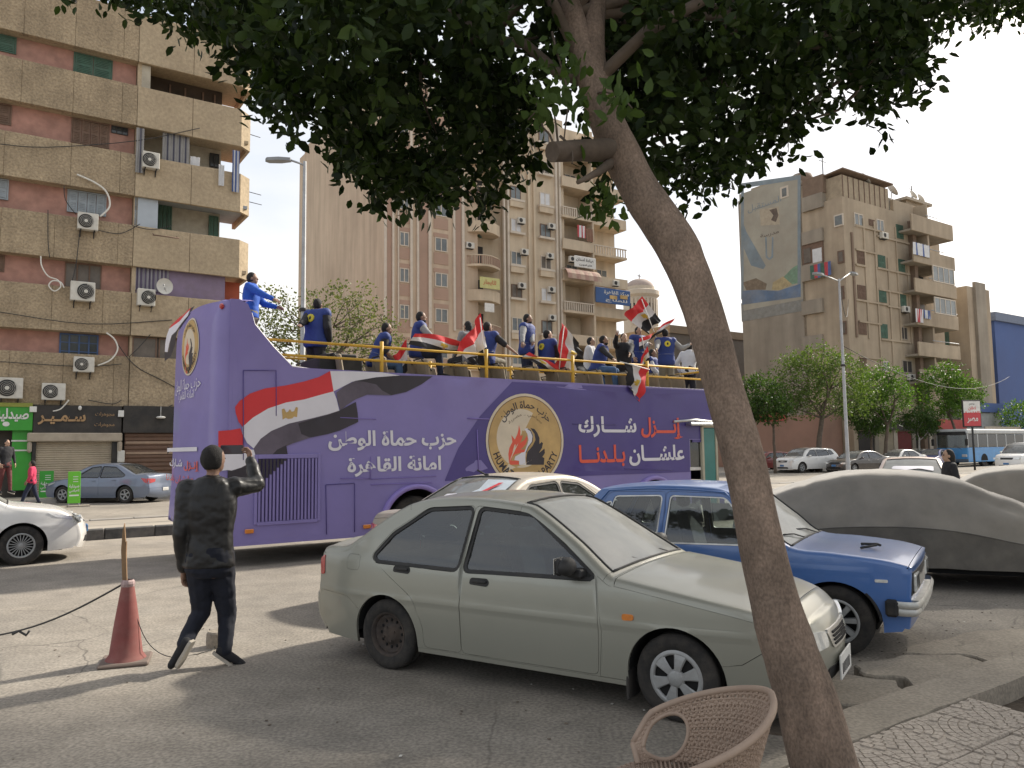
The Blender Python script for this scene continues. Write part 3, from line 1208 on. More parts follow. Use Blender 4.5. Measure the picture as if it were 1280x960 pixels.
 for side in (-1, 1):
  doorobj = {}
  for key in sorted(groups, key=lambda k: {'door': 0, 'body_side': 1, 'region': 2, 'window_frame': 3, 'window': 4}[k[0]]):
   fs = groups[key]
   used = sorted({i for f in fs for i in f})
   mp_ = {g: l for l, g in enumerate(used)}
   ecount = {}
   for f in fs:
    for a, b in ((f[0], f[1]), (f[1], f[2]), (f[2], f[0])):
     k2 = (a, b) if a < b else (b, a)
     ecount.setdefault(k2, []).append((a, b))
   bnd = [v[0] for v in ecount.values() if len(v) == 1]
   push = {}
   for a, b in bnd:
    d = V2[b] - V2[a]
    if d.length < 1e-9:
     continue
    n_ = Vector((-d.y, d.x)).normalized()
    push[a] = push.get(a, Vector((0, 0))) + n_
    push[b] = push.get(b, Vector((0, 0))) + n_
   kind = key[0]
   shrink = {'door': .0032, 'body_side': .0, 'region': .0022, 'window_frame': 0, 'window': 0}[kind]
   depth_ = {'door': 0, 'body_side': 0, 'region': .0, 'window_frame': .006, 'window': .016}[kind]
   if kind == 'region' and key[1] in S.get('region_depth', {}):
    depth_ = S['region_depth'][key[1]]
   vs = []
   for g in used:
    p = V2[g].copy()
    if shrink and g in push and push[g].length > 1e-6:
     p = p + push[g].normalized() * shrink
    y = Y(p.x, p.y) - depth_
    vs.append(Vector((p.x, side * y, p.y)))
   mbp = MB()
   fo = (lambda f: f) if side < 0 else (lambda f: tuple(reversed(f)))
   mbp.add(vs, [fo(tuple(mp_[i] for i in f)) for f in fs], 0, True)
   cn = []
   for g in used:
    p = V2[g]
    e = .006
    gx = (Y(p.x + e, p.y) - Y(p.x - e, p.y)) / (2 * e)
    gz = (Y(p.x, p.y + e) - Y(p.x, p.y - e)) / (2 * e)
    cn.append(Vector((-gx, side, -gz)).normalized())
   if kind != 'window':
    bs = sorted({i for e in bnd for i in e})
    bm_ = {g: l for l, g in enumerate(bs)}
    vv = [vs[mp_[g]] for g in bs] + [vs[mp_[g]] - Vector((0, side * (.022 if kind != 'window_frame' else .02), 0)) for g in bs]
    nb = len(bs)
    mbp.add(vv, [fo((bm_[b], bm_[a], bm_[a] + nb, bm_[b] + nb)) for a, b in bnd], 0, False)
    pn = [-(push[g].normalized() if g in push and push[g].length > 1e-6 else Vector((0, 1))) for g in bs]
    cn += [Vector((q.x, 0, q.y)) for q in pn] * 2
   par = root
   if kind == 'door':
    nmx, mt = 'door', paint
   elif kind == 'window':
    nmx, mt = 'side_window', S.get('glass_side', G_CAR)
   elif kind == 'window_frame':
    nmx, mt = 'window_trim', S.get('frame_mat', M_TRIM)
   elif kind == 'region':
    nmx = key[1]
    mt = S.get('region_mats', {}).get(nmx, paint)
   else:
    nmx, mt = 'body_side', paint
   ob = mbp.build(nmx, [mt], par, fix=False)
   ob.data.normals_split_custom_set_from_vertices(cn)
   if kind == 'door':
    doorobj[key[1]] = ob
  vin, fin = [], []
  used = {}
  for key, fs in groups.items():
   if key[0] in ('window',):
    continue
   for f in fs:
    t = []
    for g in f:
     if g not in used:
      used[g] = len(vin)
      p = V2[g]
      vin.append(Vector((p.x, side * (Y(p.x, p.y) - .026), p.y)))
     t.append(used[g])
    fin.append(tuple(t))
  mb.add(vin, fin, 0, False)
  for hx, hz in S.get('handles', []):
   hb = MB()
   y = Y(hx, hz)
   if S.get('handle_style', 'cup') == 'cup':
    pl = rpoly([(hx - .095, hz - .022), (hx + .075, hz - .03), (hx + .095, hz + .0), (hx + .075, hz + .032), (hx - .08, hz + .03)], .03)
    ngon(pl, lambda a, b: (a, side * (Y(a, b) + .003), b), 0, hb)
    hb.prism(pl, side * (y - .01), side * (y + .003), 'y', 0, caps=False)
    hb.bbox(hx - .06, hx + .07, *sorted((side * (y + .002), side * (y + .018))), hz - .004, hz + .016, .004)
   else:
    hb.bbox(hx - .08, hx + .08, *sorted((side * (y + .012), side * (y + .03))), hz - .012, hz + .012, .005)
    for q in (-.07, .07):
     hb.bbox(hx + q - .01, hx + q + .01, *sorted((side * y, side * (y + .02))), hz - .01, hz + .01, .003)
   hb.build('door_handle', S.get('handle_mat', M_TRIM), root)
 under = mb
 under.box(x0 + .3, x1 - .3, -W_ + .16, W_ - .16, zs, zs + .05)
 for wx in (S['wf'], S['wr']):
  ra = S.get('arch', S['wheel_r'] + .055)
  for side in (-1, 1):
   under.lathe([(ra + .004, side * (W_ - .05)), (ra + .01, side * (W_ - .34))], (wx, 0, S['wheel_r']), 'y', 20, 0, True, 0, math.pi)
   under.lathe([(ra + .01, side * (W_ - .34)), (.02, side * (W_ - .34))], (wx, 0, S['wheel_r']), 'y', 20, 0, True, 0, math.pi)
 under.build('underbody', [M_UNDER], root)
 sty = S.get('styles', {})
 for (wx, fr) in ((S['wf'], 'f'), (S['wr'], 'r')):
  for side, sd in ((-1, 'R'), (1, 'L')):
   wheel(root, wx, side * (W_ - S.get('wheel_in', .035) - .095), S['wheel_r'], .185, side, sty.get(fr + sd, sty.get(fr, S.get('style', 'alloy'))), n=40 if det else 20, steer=S.get('steer', 0) if fr == 'f' else 0)
 if S.get('interior', True):
  ib = MB()
  zb0 = zb(0)
  ins_ = W_ - .1
  for sx in (-1, 1):
   for q, wq in ((S['seat_x'], .5),):
    ib.bbox(q - .28, q + .26, sx * .36 - .24, sx * .36 + .24, zs + .1, zs + .36, .05)
    M2 = Matrix.Translation((q - .25, sx * .36, zs + .3)) @ Matrix.Rotation(R(-14), 4, 'Y')
    ib.bbox(-.07, .07, -.24, .24, 0, .62, .05, 0, M2)
    ib.bbox(-.05, .05, -.12, .12, .64, .86, .04, 0, M2)
  q = S['seat_x'] - .85
  ib.bbox(q - .3, q + .25, -ins_ + .06, ins_ - .06, zs + .1, zs + .36, .05)
  M2 = Matrix.Translation((q - .26, 0, zs + .3)) @ Matrix.Rotation(R(-18), 4, 'Y')
  ib.bbox(-.07, .07, -ins_ + .08, ins_ - .08, 0, zb0 - zs - .24, .05, 0, M2)
  ib.build('seat', [M_SEAT], root)
  db = MB()
  dx = S['dash_x']
  db.bbox(dx - .12, dx + .42, -W_ + .14, W_ - .14, zb0 - .22, zb0 + .005, .05)
  db.box(S['wr'] - .12, S['wr'] + .22, -W_ + .16, W_ - .16, zb0 - .12, zb0 - .06)
  db.build('dashboard', [M_TRIM], root)
  sb = MB()
  c = Vector((dx - .22, .36 * S.get('drive_side', 1), zb0 + .03))
  ringp = []
  for k in range(25):
   t = 2 * math.pi * k / 24
   ringp.append(c + Vector((math.sin(t) * .19 * .35, math.cos(t) * .19, math.sin(t) * .19 * .93)))
  sb.tube(ringp, .014, 6)
  sb.tube([c + Vector((0, -.18, 0)), c + Vector((0, .18, 0))], .016, 5)
  sb.build('steering_wheel', [M_TRIM], root)
 if 'mirror' in S:
  mxp, mz = S['mirror']
  for side in (-1, 1):
   y = Y(mxp, mz)
   m_ = MB()
   m_.ball((mxp + .015, side * (y + .125), mz + .055), (.062, .095, .068), 14)
   m_.bbox(mxp - .052, mxp + .01, *sorted((side * (y + .045), side * (y + .205))), mz - .005, mz + .115, .022)
   m_.bbox(mxp - .02, mxp + .1, *sorted((side * (y - .04), side * (y + .08))), mz - .03, mz + .03, .012)
   mo = m_.build('door_mirror', [S.get('mirror_mat', M_TRIM)], root)
   g_ = MB()
   g_.box(mxp - .056, mxp - .051, *sorted((side * (y + .065), side * (y + .195))), mz - .0, mz + .115)
   g_.build('mirror_glass', [M_CHROME], mo)
 S['_Y'] = Y
 S['_rows'] = (rows, names, pts2, nor)
 return root
def on_side(S, root, nm, pts, m, side=-1, depth_=.004, thick=.012, parent=None):
 """a flat piece lying on the flank: outline in (x, z)"""
 Y = S['_Y']
 mb = MB()
 ngon(pts, lambda a, b: (a, side * (Y(a, b) + depth_), b), 0, mb)
 n = len(pts)
 mb.add([(a, side * (Y(a, b) + depth_), b) for a, b in pts] + [(a, side * (Y(a, b) + depth_ - thick), b) for a, b in pts],
   [(i, (i + 1) % n, (i + 1) % n + n, i + n) for i in range(n)])
 return mb.build(nm, [m] if not isinstance(m, list) else m, parent or root)
def surf_x(S, y, z, front=True):
 """x of the front (or rear) skin at height z, offset y"""
 rows, names, pts2, nor = S['_rows']
 best = None
 rng = range(len(pts2) // 3) if front else range(2 * len(pts2) // 3, len(pts2) - 1)
 for i in rng:
  a, b = rows[i], rows[min(i + 1, len(pts2) - 1)]
  for c in range(len(a) - 1):
   pass
  za, zb_ = a[len(a) // 2].z, b[len(b) // 2].z
  if (za - z) * (zb_ - z) <= 0 and abs(za - zb_) > 1e-6:
   t = (z - za) / (zb_ - za)
   row = [a[c].lerp(b[c], t) for c in range(len(a))]
   for c in range(len(row) - 1):
    if row[c].y <= y <= row[c + 1].y:
     s = (y - row[c].y) / max(1e-6, row[c + 1].y - row[c].y)
     x = row[c].x + (row[c + 1].x - row[c].x) * s
     if best is None or (front and x > best) or (not front and x < best):
      best = x
 if best is None:
  best = pts2[0].x if front else pts2[-1].x
 return best
def on_end(S, root, nm, pts, m, front=True, d=.004, thick=.03, parent=None):
 """a piece lying on the nose or tail: outline in (y, z)"""
 sg = 1 if front else -1
 mb = MB()
 fine = []
 for i in range(len(pts)):
  a, b = Vector(pts[i]), Vector(pts[(i + 1) % len(pts)])
  k = max(1, int((b - a).length / .05))
  for j in range(k):
   fine.append(tuple(a.lerp(b, j / k)))
 ngon(fine, lambda a, b: (surf_x(S, a, b, front) + sg * d, a, b), 0, mb)
 n = len(fine)
 q = [(surf_x(S, a, b, front), a, b) for a, b in fine]
 mb.add([(x + sg * d, a, b) for x, a, b in q] + [(x + sg * (d - thick), a, b) for x, a, b in q], [(i, (i + 1) % n, (i + 1) % n + n, i + n) for i in range(n)])
 return mb.build(nm, [m] if not isinstance(m, list) else m, parent or root)
def sedan(name, label, loc, rz, paint, L=4.4, Wd=1.72, H=1.45, wb=2.6, wr_=.31, det=False, style='alloy', group=None, over_f=.85, trunk=True, step=.13, hood_z=.92, **kw):
 """a middling saloon (or hatch when trunk is False) for the cars farther off"""
 wf = wb / 2 + kw.pop('shift', 0.0)
 x1 = wf + over_f
 x0 = x1 - L
 wrx = wf - wb
 k = H / 1.45
 bz = .93 * k
 if trunk:
  prof = [(x1 - .05, .22, 'front_bumper'), (x1, .36, 'front_bumper'), (x1 - .02, .55, 'front_bumper'), (x1 - .10, .70, 'bonnet'), (x1 - .35, hood_z - .1, 'bonnet'),
    (x1 - .8, hood_z - .02, 'bonnet'), (x1 - 1.12, hood_z + .04, 'windscreen'), (x1 - 1.5, (hood_z + .04 + H * .97) / 2 + .06, 'windscreen'), (x1 - 1.95, H * .975, 'roof'), (x1 - 2.45, H, 'roof'),
    (x0 + 1.45, H * .975, 'rear_window'), (x0 + 1.05, H * .86, 'rear_window'), (x0 + .62, bz + .13, 'boot_lid'), (x0 + .2, bz + .12, 'boot_lid'), (x0 + .06, bz + .03, 'tail'),
    (x0 + .03, .72, 'tail'), (x0 + .0, .55, 'rear_bumper'), (x0 + .0, .38, 'rear_bumper'), (x0 + .08, .24, 'rear_bumper')]
  zr = H * .93
  win = [('f', [(x1 - 1.42, bz + .05), (x1 - 1.98, zr - .04), (x1 - 2.36, zr), (x1 - 2.36, bz + .03)]),
    ('r', [(x1 - 2.44, bz + .03), (x1 - 2.44, zr), (x0 + 1.5, zr - .03), (x0 + 1.02, bz + .1), (x0 + 1.1, bz + .05)])]
  doors = [('f', [(x1 - 1.25, .28), (x1 - 1.25, bz), (x1 - 1.35, bz + .06), (x1 - 1.96, zr + .03), (x1 - 2.4, zr + .04), (x1 - 2.4, .26)]),
     ('r', [(x1 - 2.4, .26), (x1 - 2.4, zr + .04), (x0 + 1.5, zr + .01), (x0 + 1.15, bz + .1), (wrx + .38, .62), (wrx + .42, .28)])]
 else:
  prof = [(x1 - .05, .25, 'front_bumper'), (x1, .4, 'front_bumper'), (x1 - .02, .62, 'front_bumper'), (x1 - .08, .8, 'bonnet'), (x1 - .3, hood_z - .05, 'bonnet'),
    (x1 - .8, hood_z + .03, 'bonnet'), (x1 - 1.05, hood_z + .08, 'windscreen'), (x1 - 1.4, (hood_z + H) / 2 + .12, 'windscreen'), (x1 - 1.8, H * .97, 'roof'), (x1 - 2.6, H, 'roof'), (x0 + .75, H * .965, 'roof'),
    (x0 + .45, H * .93, 'rear_window'), (x0 + .14, bz + .18, 'tail'), (x0 + .04, bz, 'tail'), (x0 + .0, .6, 'rear_bumper'), (x0 + .02, .4, 'rear_bumper'), (x0 + .1, .28, 'rear_bumper')]
  zr = H * .92
  win = [('f', [(x1 - 1.3, bz + .08), (x1 - 1.85, zr - .03), (x1 - 2.3, zr), (x1 - 2.3, bz + .06)]), ('r', [(x1 - 2.38, bz + .06), (x1 - 2.38, zr), (x0 + 1.15, zr - .02), (x0 + 1.05, bz + .12)]),
    ('q', [(x0 + .98, bz + .12), (x0 + 1.06, zr - .02), (x0 + .75, zr - .06), (x0 + .55, bz + .2)])]
  doors = [('f', [(x1 - 1.2, .34), (x1 - 1.2, bz), (x1 - 1.85, zr + .02), (x1 - 2.34, zr + .03), (x1 - 2.34, .32)]),
     ('r', [(x1 - 2.34, .32), (x1 - 2.34, zr + .03), (x0 + 1.12, zr + .01), (x0 + 1.0, bz + .1), (wrx + .4, .65), (wrx + .44, .34)])]
 S = dict(name=name, label=label, loc=loc, rz=rz, paint=paint, W=Wd, belt=lambda x: bz, profile=prof, x0=x0, x1=x1, wf=wf, wr=wrx, wheel_r=wr_, windows=win, doors=doors,
    handles=[(x1 - 2.2, bz - .1), (wrx + .45, bz - .08)], handle_style='bar', handle_mat=paint, seat_x=x1 - 2.2, dash_x=x1 - 1.55, mirror=(x1 - 1.5, bz + .02), mirror_mat=paint, step=step, detail=det,
    style=style, group=group, fillet=.07, sub=4, sill=.2 if trunk else .26, interior=True, tumble=.42, crown=.035)
 S.update(kw)
 root = make_car(S)
 for sd in (-1, 1):
  on_end(S, root, 'headlight', rpoly([(sd * (Wd / 2 - .07), hood_z - .18), (sd * (Wd / 2 - .42), hood_z - .24), (sd * (Wd / 2 - .40), hood_z - .31), (sd * (Wd / 2 - .07), hood_z - .32)], .04), M_LAMP, True, .008)
  on_end(S, root, 'tail_light', rpoly([(sd * (Wd / 2 - .08), bz - .02), (sd * (Wd / 2 - .40), bz - .04), (sd * (Wd / 2 - .38), bz - .15), (sd * (Wd / 2 - .08), bz - .22)], .03), M_RED, False, .008)
  on_side(S, root, 'tail_light', rpoly([(x0 + .12, bz - .03), (x0 + .34, bz + .0), (x0 + .2, bz - .16), (x0 + .11, bz - .2)], .03), M_RED, sd, .006)
  on_side(S, root, 'headlight', rpoly([(x1 - .16, hood_z - .27), (x1 - .18, hood_z - .2), (x1 - .55, hood_z - .12), (x1 - .42, hood_z - .2)], .03), M_LAMP, sd, .006)
 on_end(S, root, 'grille', rpoly([(-.4, hood_z - .2), (.4, hood_z - .2), (.36, hood_z - .33), (-.36, hood_z - .33)], .03), M_TRIM, True, .006)
 on_end(S, root, 'air_intake', rpoly([(-.5, .3), (.5, .3), (.46, .4), (-.46, .4)], .03), M_UNDER, True, .006)
 for fr in (True, False):
  x = surf_x(S, 0, .5, fr) + (.012 if fr else -.012)
  p = MB().bbox(x - .008, x + .008, -.17, .17, .44, .56, .003)
  pl = p.build('licence_plate', [kw.get('plate', M_PLATEB) if fr else M_PLATE], root)
  q = MB().box(x - .012, x + .012, -.13, .13, .465, .47)
  q.box(x - .012, x + .012, -.13, .13, .505, .51)
  q.build('plate_print', [M_INK], pl)
 return root, S
G_WIND = glass_mat('dust_and_glare_windscreen', (.3, .34, .33), .35, .08, .62)  # pale film paints in the bright sky reflection along with some dust
G_SIDE = glass_mat('grey_side_glass', (.2, .27, .29), .42, .03, .06)
# ------------------------------------------------------------------ the silver saloon in the foreground
pa, pb = ground(483, 838), ground(845, 905)
hd = (pb - pa).normalized()
HEAD = math.atan2(hd.y, hd.x)                    # all cars nosed to this kerb stand along this heading
left = Vector((-hd.y, hd.x, 0))
mid = (pa + pb) / 2 + left * (.84 - .03)         # camera side wheels -> centre line
P_SILVER = car_paint('silver_green_paint', (.30, .305, .26), dust=.38, rough=.33, metal=.35, dust_col=(.35, .33, .27))
lan = dict(name='parked_saloon', label='dusty silver green four door saloon in front of the blue car, behind the wicker chair', loc=mid, rz=HEAD, paint=P_SILVER,
   W=1.678, x0=-2.17, x1=2.07, wf=1.26, wr=-1.26, wheel_r=.288, arch=.335, fillet=.055, step=.045, sub=7, sill=.19, tumble=.40, crease=.60,
   belt=lambda x: .865 + .03 * min(1, max(-1, -x / 1.6)), nose_taper=.19, nose_len=.9, tail_taper=.12, tail_len=.9, nose_crown=.10, crown=.03,
   profile=[(1.97, .20, 'front_bumper'), (2.045, .30, 'front_bumper'), (2.07, .43, 'front_bumper'), (2.05, .55, 'nose'), (2.0, .64, 'nose'), (1.90, .715, 'bonnet'), (1.70, .775, 'bonnet'), (1.35, .84, 'bonnet'),
     (1.0, .893, 'bonnet'), (.84, .915, 'cowl'), (.77, .935, 'windscreen'), (.45, 1.145, 'windscreen'), (.12, 1.34, 'windscreen'), (-.04, 1.39, 'roof'), (-.4, 1.425, 'roof'), (-.82, 1.42, 'roof'), (-1.16, 1.365, 'rear_window'),
     (-1.44, 1.215, 'rear_window'), (-1.68, 1.05, 'boot_lid'), (-1.80, .99, 'boot_lid'), (-2.02, .975, 'boot_lid'), (-2.10, .93, 'tail'), (-2.125, .78, 'tail'), (-2.135, .60, 'rear_bumper'), (-2.17, .54, 'rear_bumper'), (-2.16, .36, 'rear_bumper'), (-2.06, .23, 'rear_bumper')],
   windows=[('f', [(.66, .905), (.06, 1.30), (-.42, 1.335), (-.445, .885)]), ('r', [(-.53, .885), (-.51, 1.337), (-.94, 1.31), (-1.27, 1.10), (-1.40, .93), (-1.36, .90)])],
   win_r=.04, win_frame=.026,
   doors=[('f', [(.70, .235), (.72, .55), (.69, .915), (.08, 1.328), (-.48, 1.37), (-.485, .235)]),
     ('r', [(-.485, .235), (-.48, 1.37), (-.95, 1.342), (-1.30, 1.13), (-1.45, .93), (-1.22, .78), (-.96, .62), (-.86, .40), (-.86, .235)])],
   regions=[('front_bumper', [(2.3, .0), (1.52, .0), (1.50, .395), (1.70, .43), (1.86, .535), (2.3, .56)]),
     ('rear_bumper', [(-2.5, .0), (-1.53, .0), (-1.50, .44), (-1.70, .575), (-2.5, .61)]),
     ('sill', [(-.98, .0), (.98, .0), (.98, .228), (-.98, .228)]),
     ('fuel_flap', rpoly([(-1.72, .80), (-1.56, .80), (-1.56, .93), (-1.72, .93)], .04)),
     ('wing', [(.705, .0), (.74, .55), (.69, .93), (.74, 1.0), (2.3, .9), (2.3, .0)])],
   cuts=[[(1.52, .19), (1.50, .395), (1.70, .43), (1.86, .535), (2.1, .56)], [(-1.53, .19), (-1.50, .44), (-1.70, .575), (-2.2, .61)], [(-.95, .228), (.95, .228)],
     rpoly([(-1.72, .80), (-1.56, .80), (-1.56, .93), (-1.72, .93)], .04) + [rpoly([(-1.72, .80), (-1.56, .80), (-1.56, .93), (-1.72, .93)], .04)[0]], [(.705, .19), (.74, .55), (.69, .93), (.74, .99)]],
   handles=[(-.30, .80), (-1.08, .84)], seat_x=-.25, dash_x=.45, mirror=(.50, .93), styles={'rR': 'steel', 'rL': 'steel', 'f': 'cap'}, glass_front=G_WIND, glass_side=G_SIDE)
car = make_car(lan)
Yl = lan['_Y']
on_side(lan, car, 'headlight', rpoly([(1.955, .51), (1.95, .63), (1.88, .665), (1.83, .63), (1.83, .54)], .04), M_LAMP, -1, .008)
for sd in (-1, 1):
 on_end(lan, car, 'headlight', rpoly([(sd * .68, .50), (sd * .32, .505), (sd * .32, .60), (sd * .66, .635)], .03), M_LAMP, True, .012)
 on_side(lan, car, 'indicator', rpoly([(.90, .64), (.985, .645), (.985, .685), (.90, .685)], .02), M_AMBER, sd, .009)
 on_side(lan, car, 'tail_light', rpoly([(-2.03, .73), (-2.09, .72), (-2.11, .86), (-2.05, .90)], .02), M_RED, sd, .008)
 on_end(lan, car, 'tail_light', rpoly([(sd * .70, .70), (sd * .36, .70), (sd * .36, .86), (sd * .70, .88)], .03), M_RED, False, .008)
gr = on_end(lan, car, 'grille', rpoly([(-.24, .475), (.24, .475), (.30, .60), (-.30, .60)], .04), M_CHROME, True, .010)
for k in range(4):
 z = .492 + k * .024
 on_end(lan, car, 'grille_slot', [(-.2, z), (.2, z), (.21, z + .014), (-.21, z + .014)], M_UNDER, True, .014, .01, gr)
on_end(lan, car, 'air_intake', rpoly([(-.35, .27), (.35, .27), (.33, .36), (-.33, .36)], .03), M_UNDER, True, .006)
x = surf_x(lan, 0, .42) + .02
pl = MB().bbox(x - .006, x + .006, -.2, .2, .26, .42, .003).build('licence_plate', [M_PLATE], car, (0, 0, 0))
q = MB()
for k in range(6):
 q.box(x + .006, x + .009, -.15 + k * .05, -.13 + k * .05, .29, .36)
q.build('plate_print', [M_INK], pl)
# rubbing crease, wipers, aerial stub, mud flap
wb_ = MB()
for sy, ln_ in ((-.28, .42), (.30, .42)):
 base = Vector((.80, sy + .22, .925))
 tip = Vector((.66, sy - ln_ / 2 + .08, .985))
 wb_.tube([base, base.lerp(tip, .5) + Vector((0, 0, .025)), tip], .008, 6)
 wb_.tube([tip + Vector((.02, -.22, -.008)), tip + Vector((-.02, .24, .008))], .007, 5)
wb_.build('wiper', [M_TRIM], car)
mf = MB().bbox(.905, .925, -.81, -.60, .10, .30, .005)
mf.build('mud_flap', [M_BLACK], car)
gb = MB()
gb.tube([(-2.08, y, .955) for y in (-.5, .5)], .012, 6)
# ------------------------------------------------------------------ the blue boxy saloon
P_BLUE = car_paint('blue_paint', (.045, .145, .42), dust=.24, rough=.25, dust_col=(.35, .36, .38))
fl = ground(1047, 822)
zx = 1.205
NX = lambda x: x if x < 1.55 else 1.55 + (x - 1.55) * .62      # short front overhang
mid2 = fl - hd * zx + left * .80
lad = dict(name='parked_saloon', label='bright blue old boxy saloon parked between the silver saloon and the big grey covered car', loc=mid2, rz=HEAD, paint=P_BLUE,
   W=1.62, x0=-2.05, x1=1.98, wf=1.205, wr=-1.215, wheel_r=.30, arch=.37, arch_squash=.93, fillet=.035, step=.05, sub=5, sill=.24, tumble=.30, crease=.74, nose_crown=.02, crown=.022,
   belt=lambda x: .865, nose_taper=.05, nose_len=.5, tail_taper=.05, tail_len=.5,
   profile=[(1.90, .28, 'front_apron'), (1.93, .38, 'front_apron'), (1.935, .50, 'nose'), (1.955, .66, 'nose'), (1.965, .775, 'nose'), (1.93, .805, 'bonnet'), (1.6, .85, 'bonnet'), (1.2, .885, 'bonnet'), (.84, .915, 'windscreen'),
     (.62, 1.10, 'windscreen'), (.36, 1.32, 'windscreen'), (.26, 1.385, 'roof'), (.05, 1.43, 'roof'), (-.5, 1.445, 'roof'), (-1.0, 1.41, 'roof'), (-1.13, 1.37, 'rear_window'), (-1.3, 1.15, 'rear_window'), (-1.46, .945, 'boot_lid'),
     (-1.7, .93, 'boot_lid'), (-2.0, .905, 'boot_lid'), (-2.04, .86, 'tail'), (-2.045, .6, 'tail'), (-2.03, .40, 'tail'), (-2.0, .29, 'tail')],
   windows=[('f', [(.62, .92), (.22, 1.325), (-.32, 1.335), (-.34, .90)]), ('r', [(-.44, .90), (-.42, 1.335), (-.92, 1.32), (-1.03, .90)]), ('q', [(-1.065, .92), (-.965, 1.27), (-1.02, 1.25), (-1.22, .93)])],
   win_r=.035, win_frame=.012, frame_mat=M_CHROME,
   doors=[('f', [(.76, .30), (.76, .90), (.24, 1.375), (-.37, 1.385), (-.38, .30)]), ('r', [(-.385, .30), (-.375, 1.385), (-.99, 1.37), (-1.27, .91), (-1.06, .70), (-.86, .50), (-.80, .30)])],
   cuts=[[(-1.0, .28), (1.0, .28)]], handles=[(-.24, .82), (-.98, .81)], handle_style='bar', handle_mat=M_CHROME, seat_x=-.12, dash_x=.52, mirror=(.58, .92), styles={'f': 'lada', 'r': 'lada'},
   glass_front=G_WIND, glass_side=G_CLEAR, glass_rear=G_CLEAR, wheel_in=.03)
lad['profile'] = [(NX(x), z, n) for x, z, n in lad['profile']]
lad['x1'] = NX(1.98)
lada = make_car(lad)
# chrome bumper with rubber ends, grille, square lamps, side flasher, roof gutter
b_ = MB()
pts = [(NX(a), b, c) for a, b, c in [(1.72, -.80, .46), (1.92, -.79, .46), (2.02, -.68, .46), (2.05, 0, .46), (2.02, .68, .46), (1.92, .79, .46), (1.72, .80, .46)]]
for z0, z1, o in ((.40, .46, 0), (.46, .52, .012)):
 pp = catmull([Vector(p) for p in pts], 5)
 n = len(pp)
 vs = []
 for p in pp:
  d = Vector((p.x - 1.0, p.y * .6, 0)).normalized()
  vs += [(p.x + d.x * o, p.y + d.y * o, z0), (p.x + d.x * (.02 + o), p.y + d.y * (.02 + o), (z0 + z1) / 2), (p.x + d.x * o, p.y + d.y * o, z1)]
 b_.add(vs, [(i * 3 + a, i * 3 + a + 1, i * 3 + a + 4, i * 3 + a + 3) for i in range(n - 1) for a in (0, 1)], 0, True)
b_.bbox(1.70, NX(2.06), -.62, .62, .415, .505, .01)
bo = b_.build('front_bumper', [mat('bumper_alloy', (.55, .55, .52), rough=.35, metal=.8, var=.1, scale=8, dirt=.35)], lada)
for sd in (-1, 1):
 MB().bbox(1.60, 1.70, *sorted((sd * .76, sd * .835)), .39, .53, .02).build('bumper_end', [M_BLACK], bo)
g_ = on_end(lad, lada, 'grille', [(-.72, .56), (.72, .56), (.72, .75), (-.72, .75)], M_TRIM, True, .006)
for k in range(15):
 yy = -.28 + k * .04
 MB().bbox(NX(1.965), NX(1.965) + .02, yy - .008, yy + .008, .565, .745, .003).build('grille_bar', [M_CHROME], g_)
for sd in (-1, 1):
 MB().bbox(NX(1.955), NX(1.955) + .035, *sorted((sd * .36, sd * .68)), .575, .735, .02).build('headlight', [M_LAMP], lada)
 on_side(lad, lada, 'indicator', rpoly([(1.53, .665), (1.63, .665), (1.63, .69), (1.53, .69)], .01), M_LAMP, sd, .008)
 MB().bbox(-2.07, -2.04, *sorted((sd * .42, sd * .76)), .56, .72, .01).build('tail_light', [M_RED], lada)
for sd in (-1, 1):
 gt = MB()
 ptsg = [(x_, sd * (lad['_Y'](x_, z_) + .004), z_) for x_, z_ in ((.74, .93), (.5, 1.13), (.22, 1.385), (-.1, 1.405), (-.55, 1.41), (-1.0, 1.385), (-1.2, 1.15), (-1.34, .94))]
 gt.tube(ptsg, .010, 5)
 gt.build('roof_gutter', [P_BLUE], lada)
 ab = MB()
 ab.lathe([(.372, sd * .772), (.372, sd * .80), (.35, sd * .80), (.35, sd * .772)], (1.205, 0, .30), 'y', 28, 0, True, R(8), R(172))
 ab.build('arch_lip', [M_BLACK], lada)
wp = MB()
for sy in (-.3, .25):
 wp.tube([(.86, sy + .2, .93), (.78, sy, .985), (.74, sy - .25, 1.0)], .007, 5)
wp.tube([(1.35, -.15, .905), (1.5, -.28, .925), (1.53, -.32, .92)], .012, 5)
wp.tube([(1.38, -.42, .90), (1.50, -.30, .92)], .012, 5)
wp.build('wiper', [M_TRIM], lada)
# ================================================================== the open-top double-decker
BU, BV = 2.9, 12.73
P_PURP = mat('purple_wrap', (.215, .18, .43), rough=.42, var=.07, scale=1.1, bump=.35, bscale=3.0, bdist=.012, dirt=.3, dirt_col=(.22, .18, .36), coat=.25)
P_PURPD = mat('deep_purple_wrap_and_shade', (.06, .04, .21), rough=.45, var=.1, scale=1.1, bump=.3, bscale=3.0, bdist=.012, coat=.25)  # front wall and seam colour, also the painted shade on the flank
A_RED = mat('print_red', (.62, .035, .04), rough=.5, var=.05)
A_WHITE = mat('print_white', (.70, .68, .73), rough=.5, var=.05, scale=2)
A_BLACK = mat('print_black', (.03, .024, .032), rough=.5, var=.3, scale=1.2)
A_GREYB = mat('print_grey_fold', (.11, .09, .12), rough=.5, var=.35, scale=1.5)
A_GOLD = mat('print_gold', (.50, .33, .13), rough=.5, var=.3, scale=1.1)
A_CREAM = mat('print_cream', (.64, .55, .42), rough=.5, var=.1)
A_ORANGE = mat('print_orange_red', (.72, .10, .055), rough=.5, var=.05)
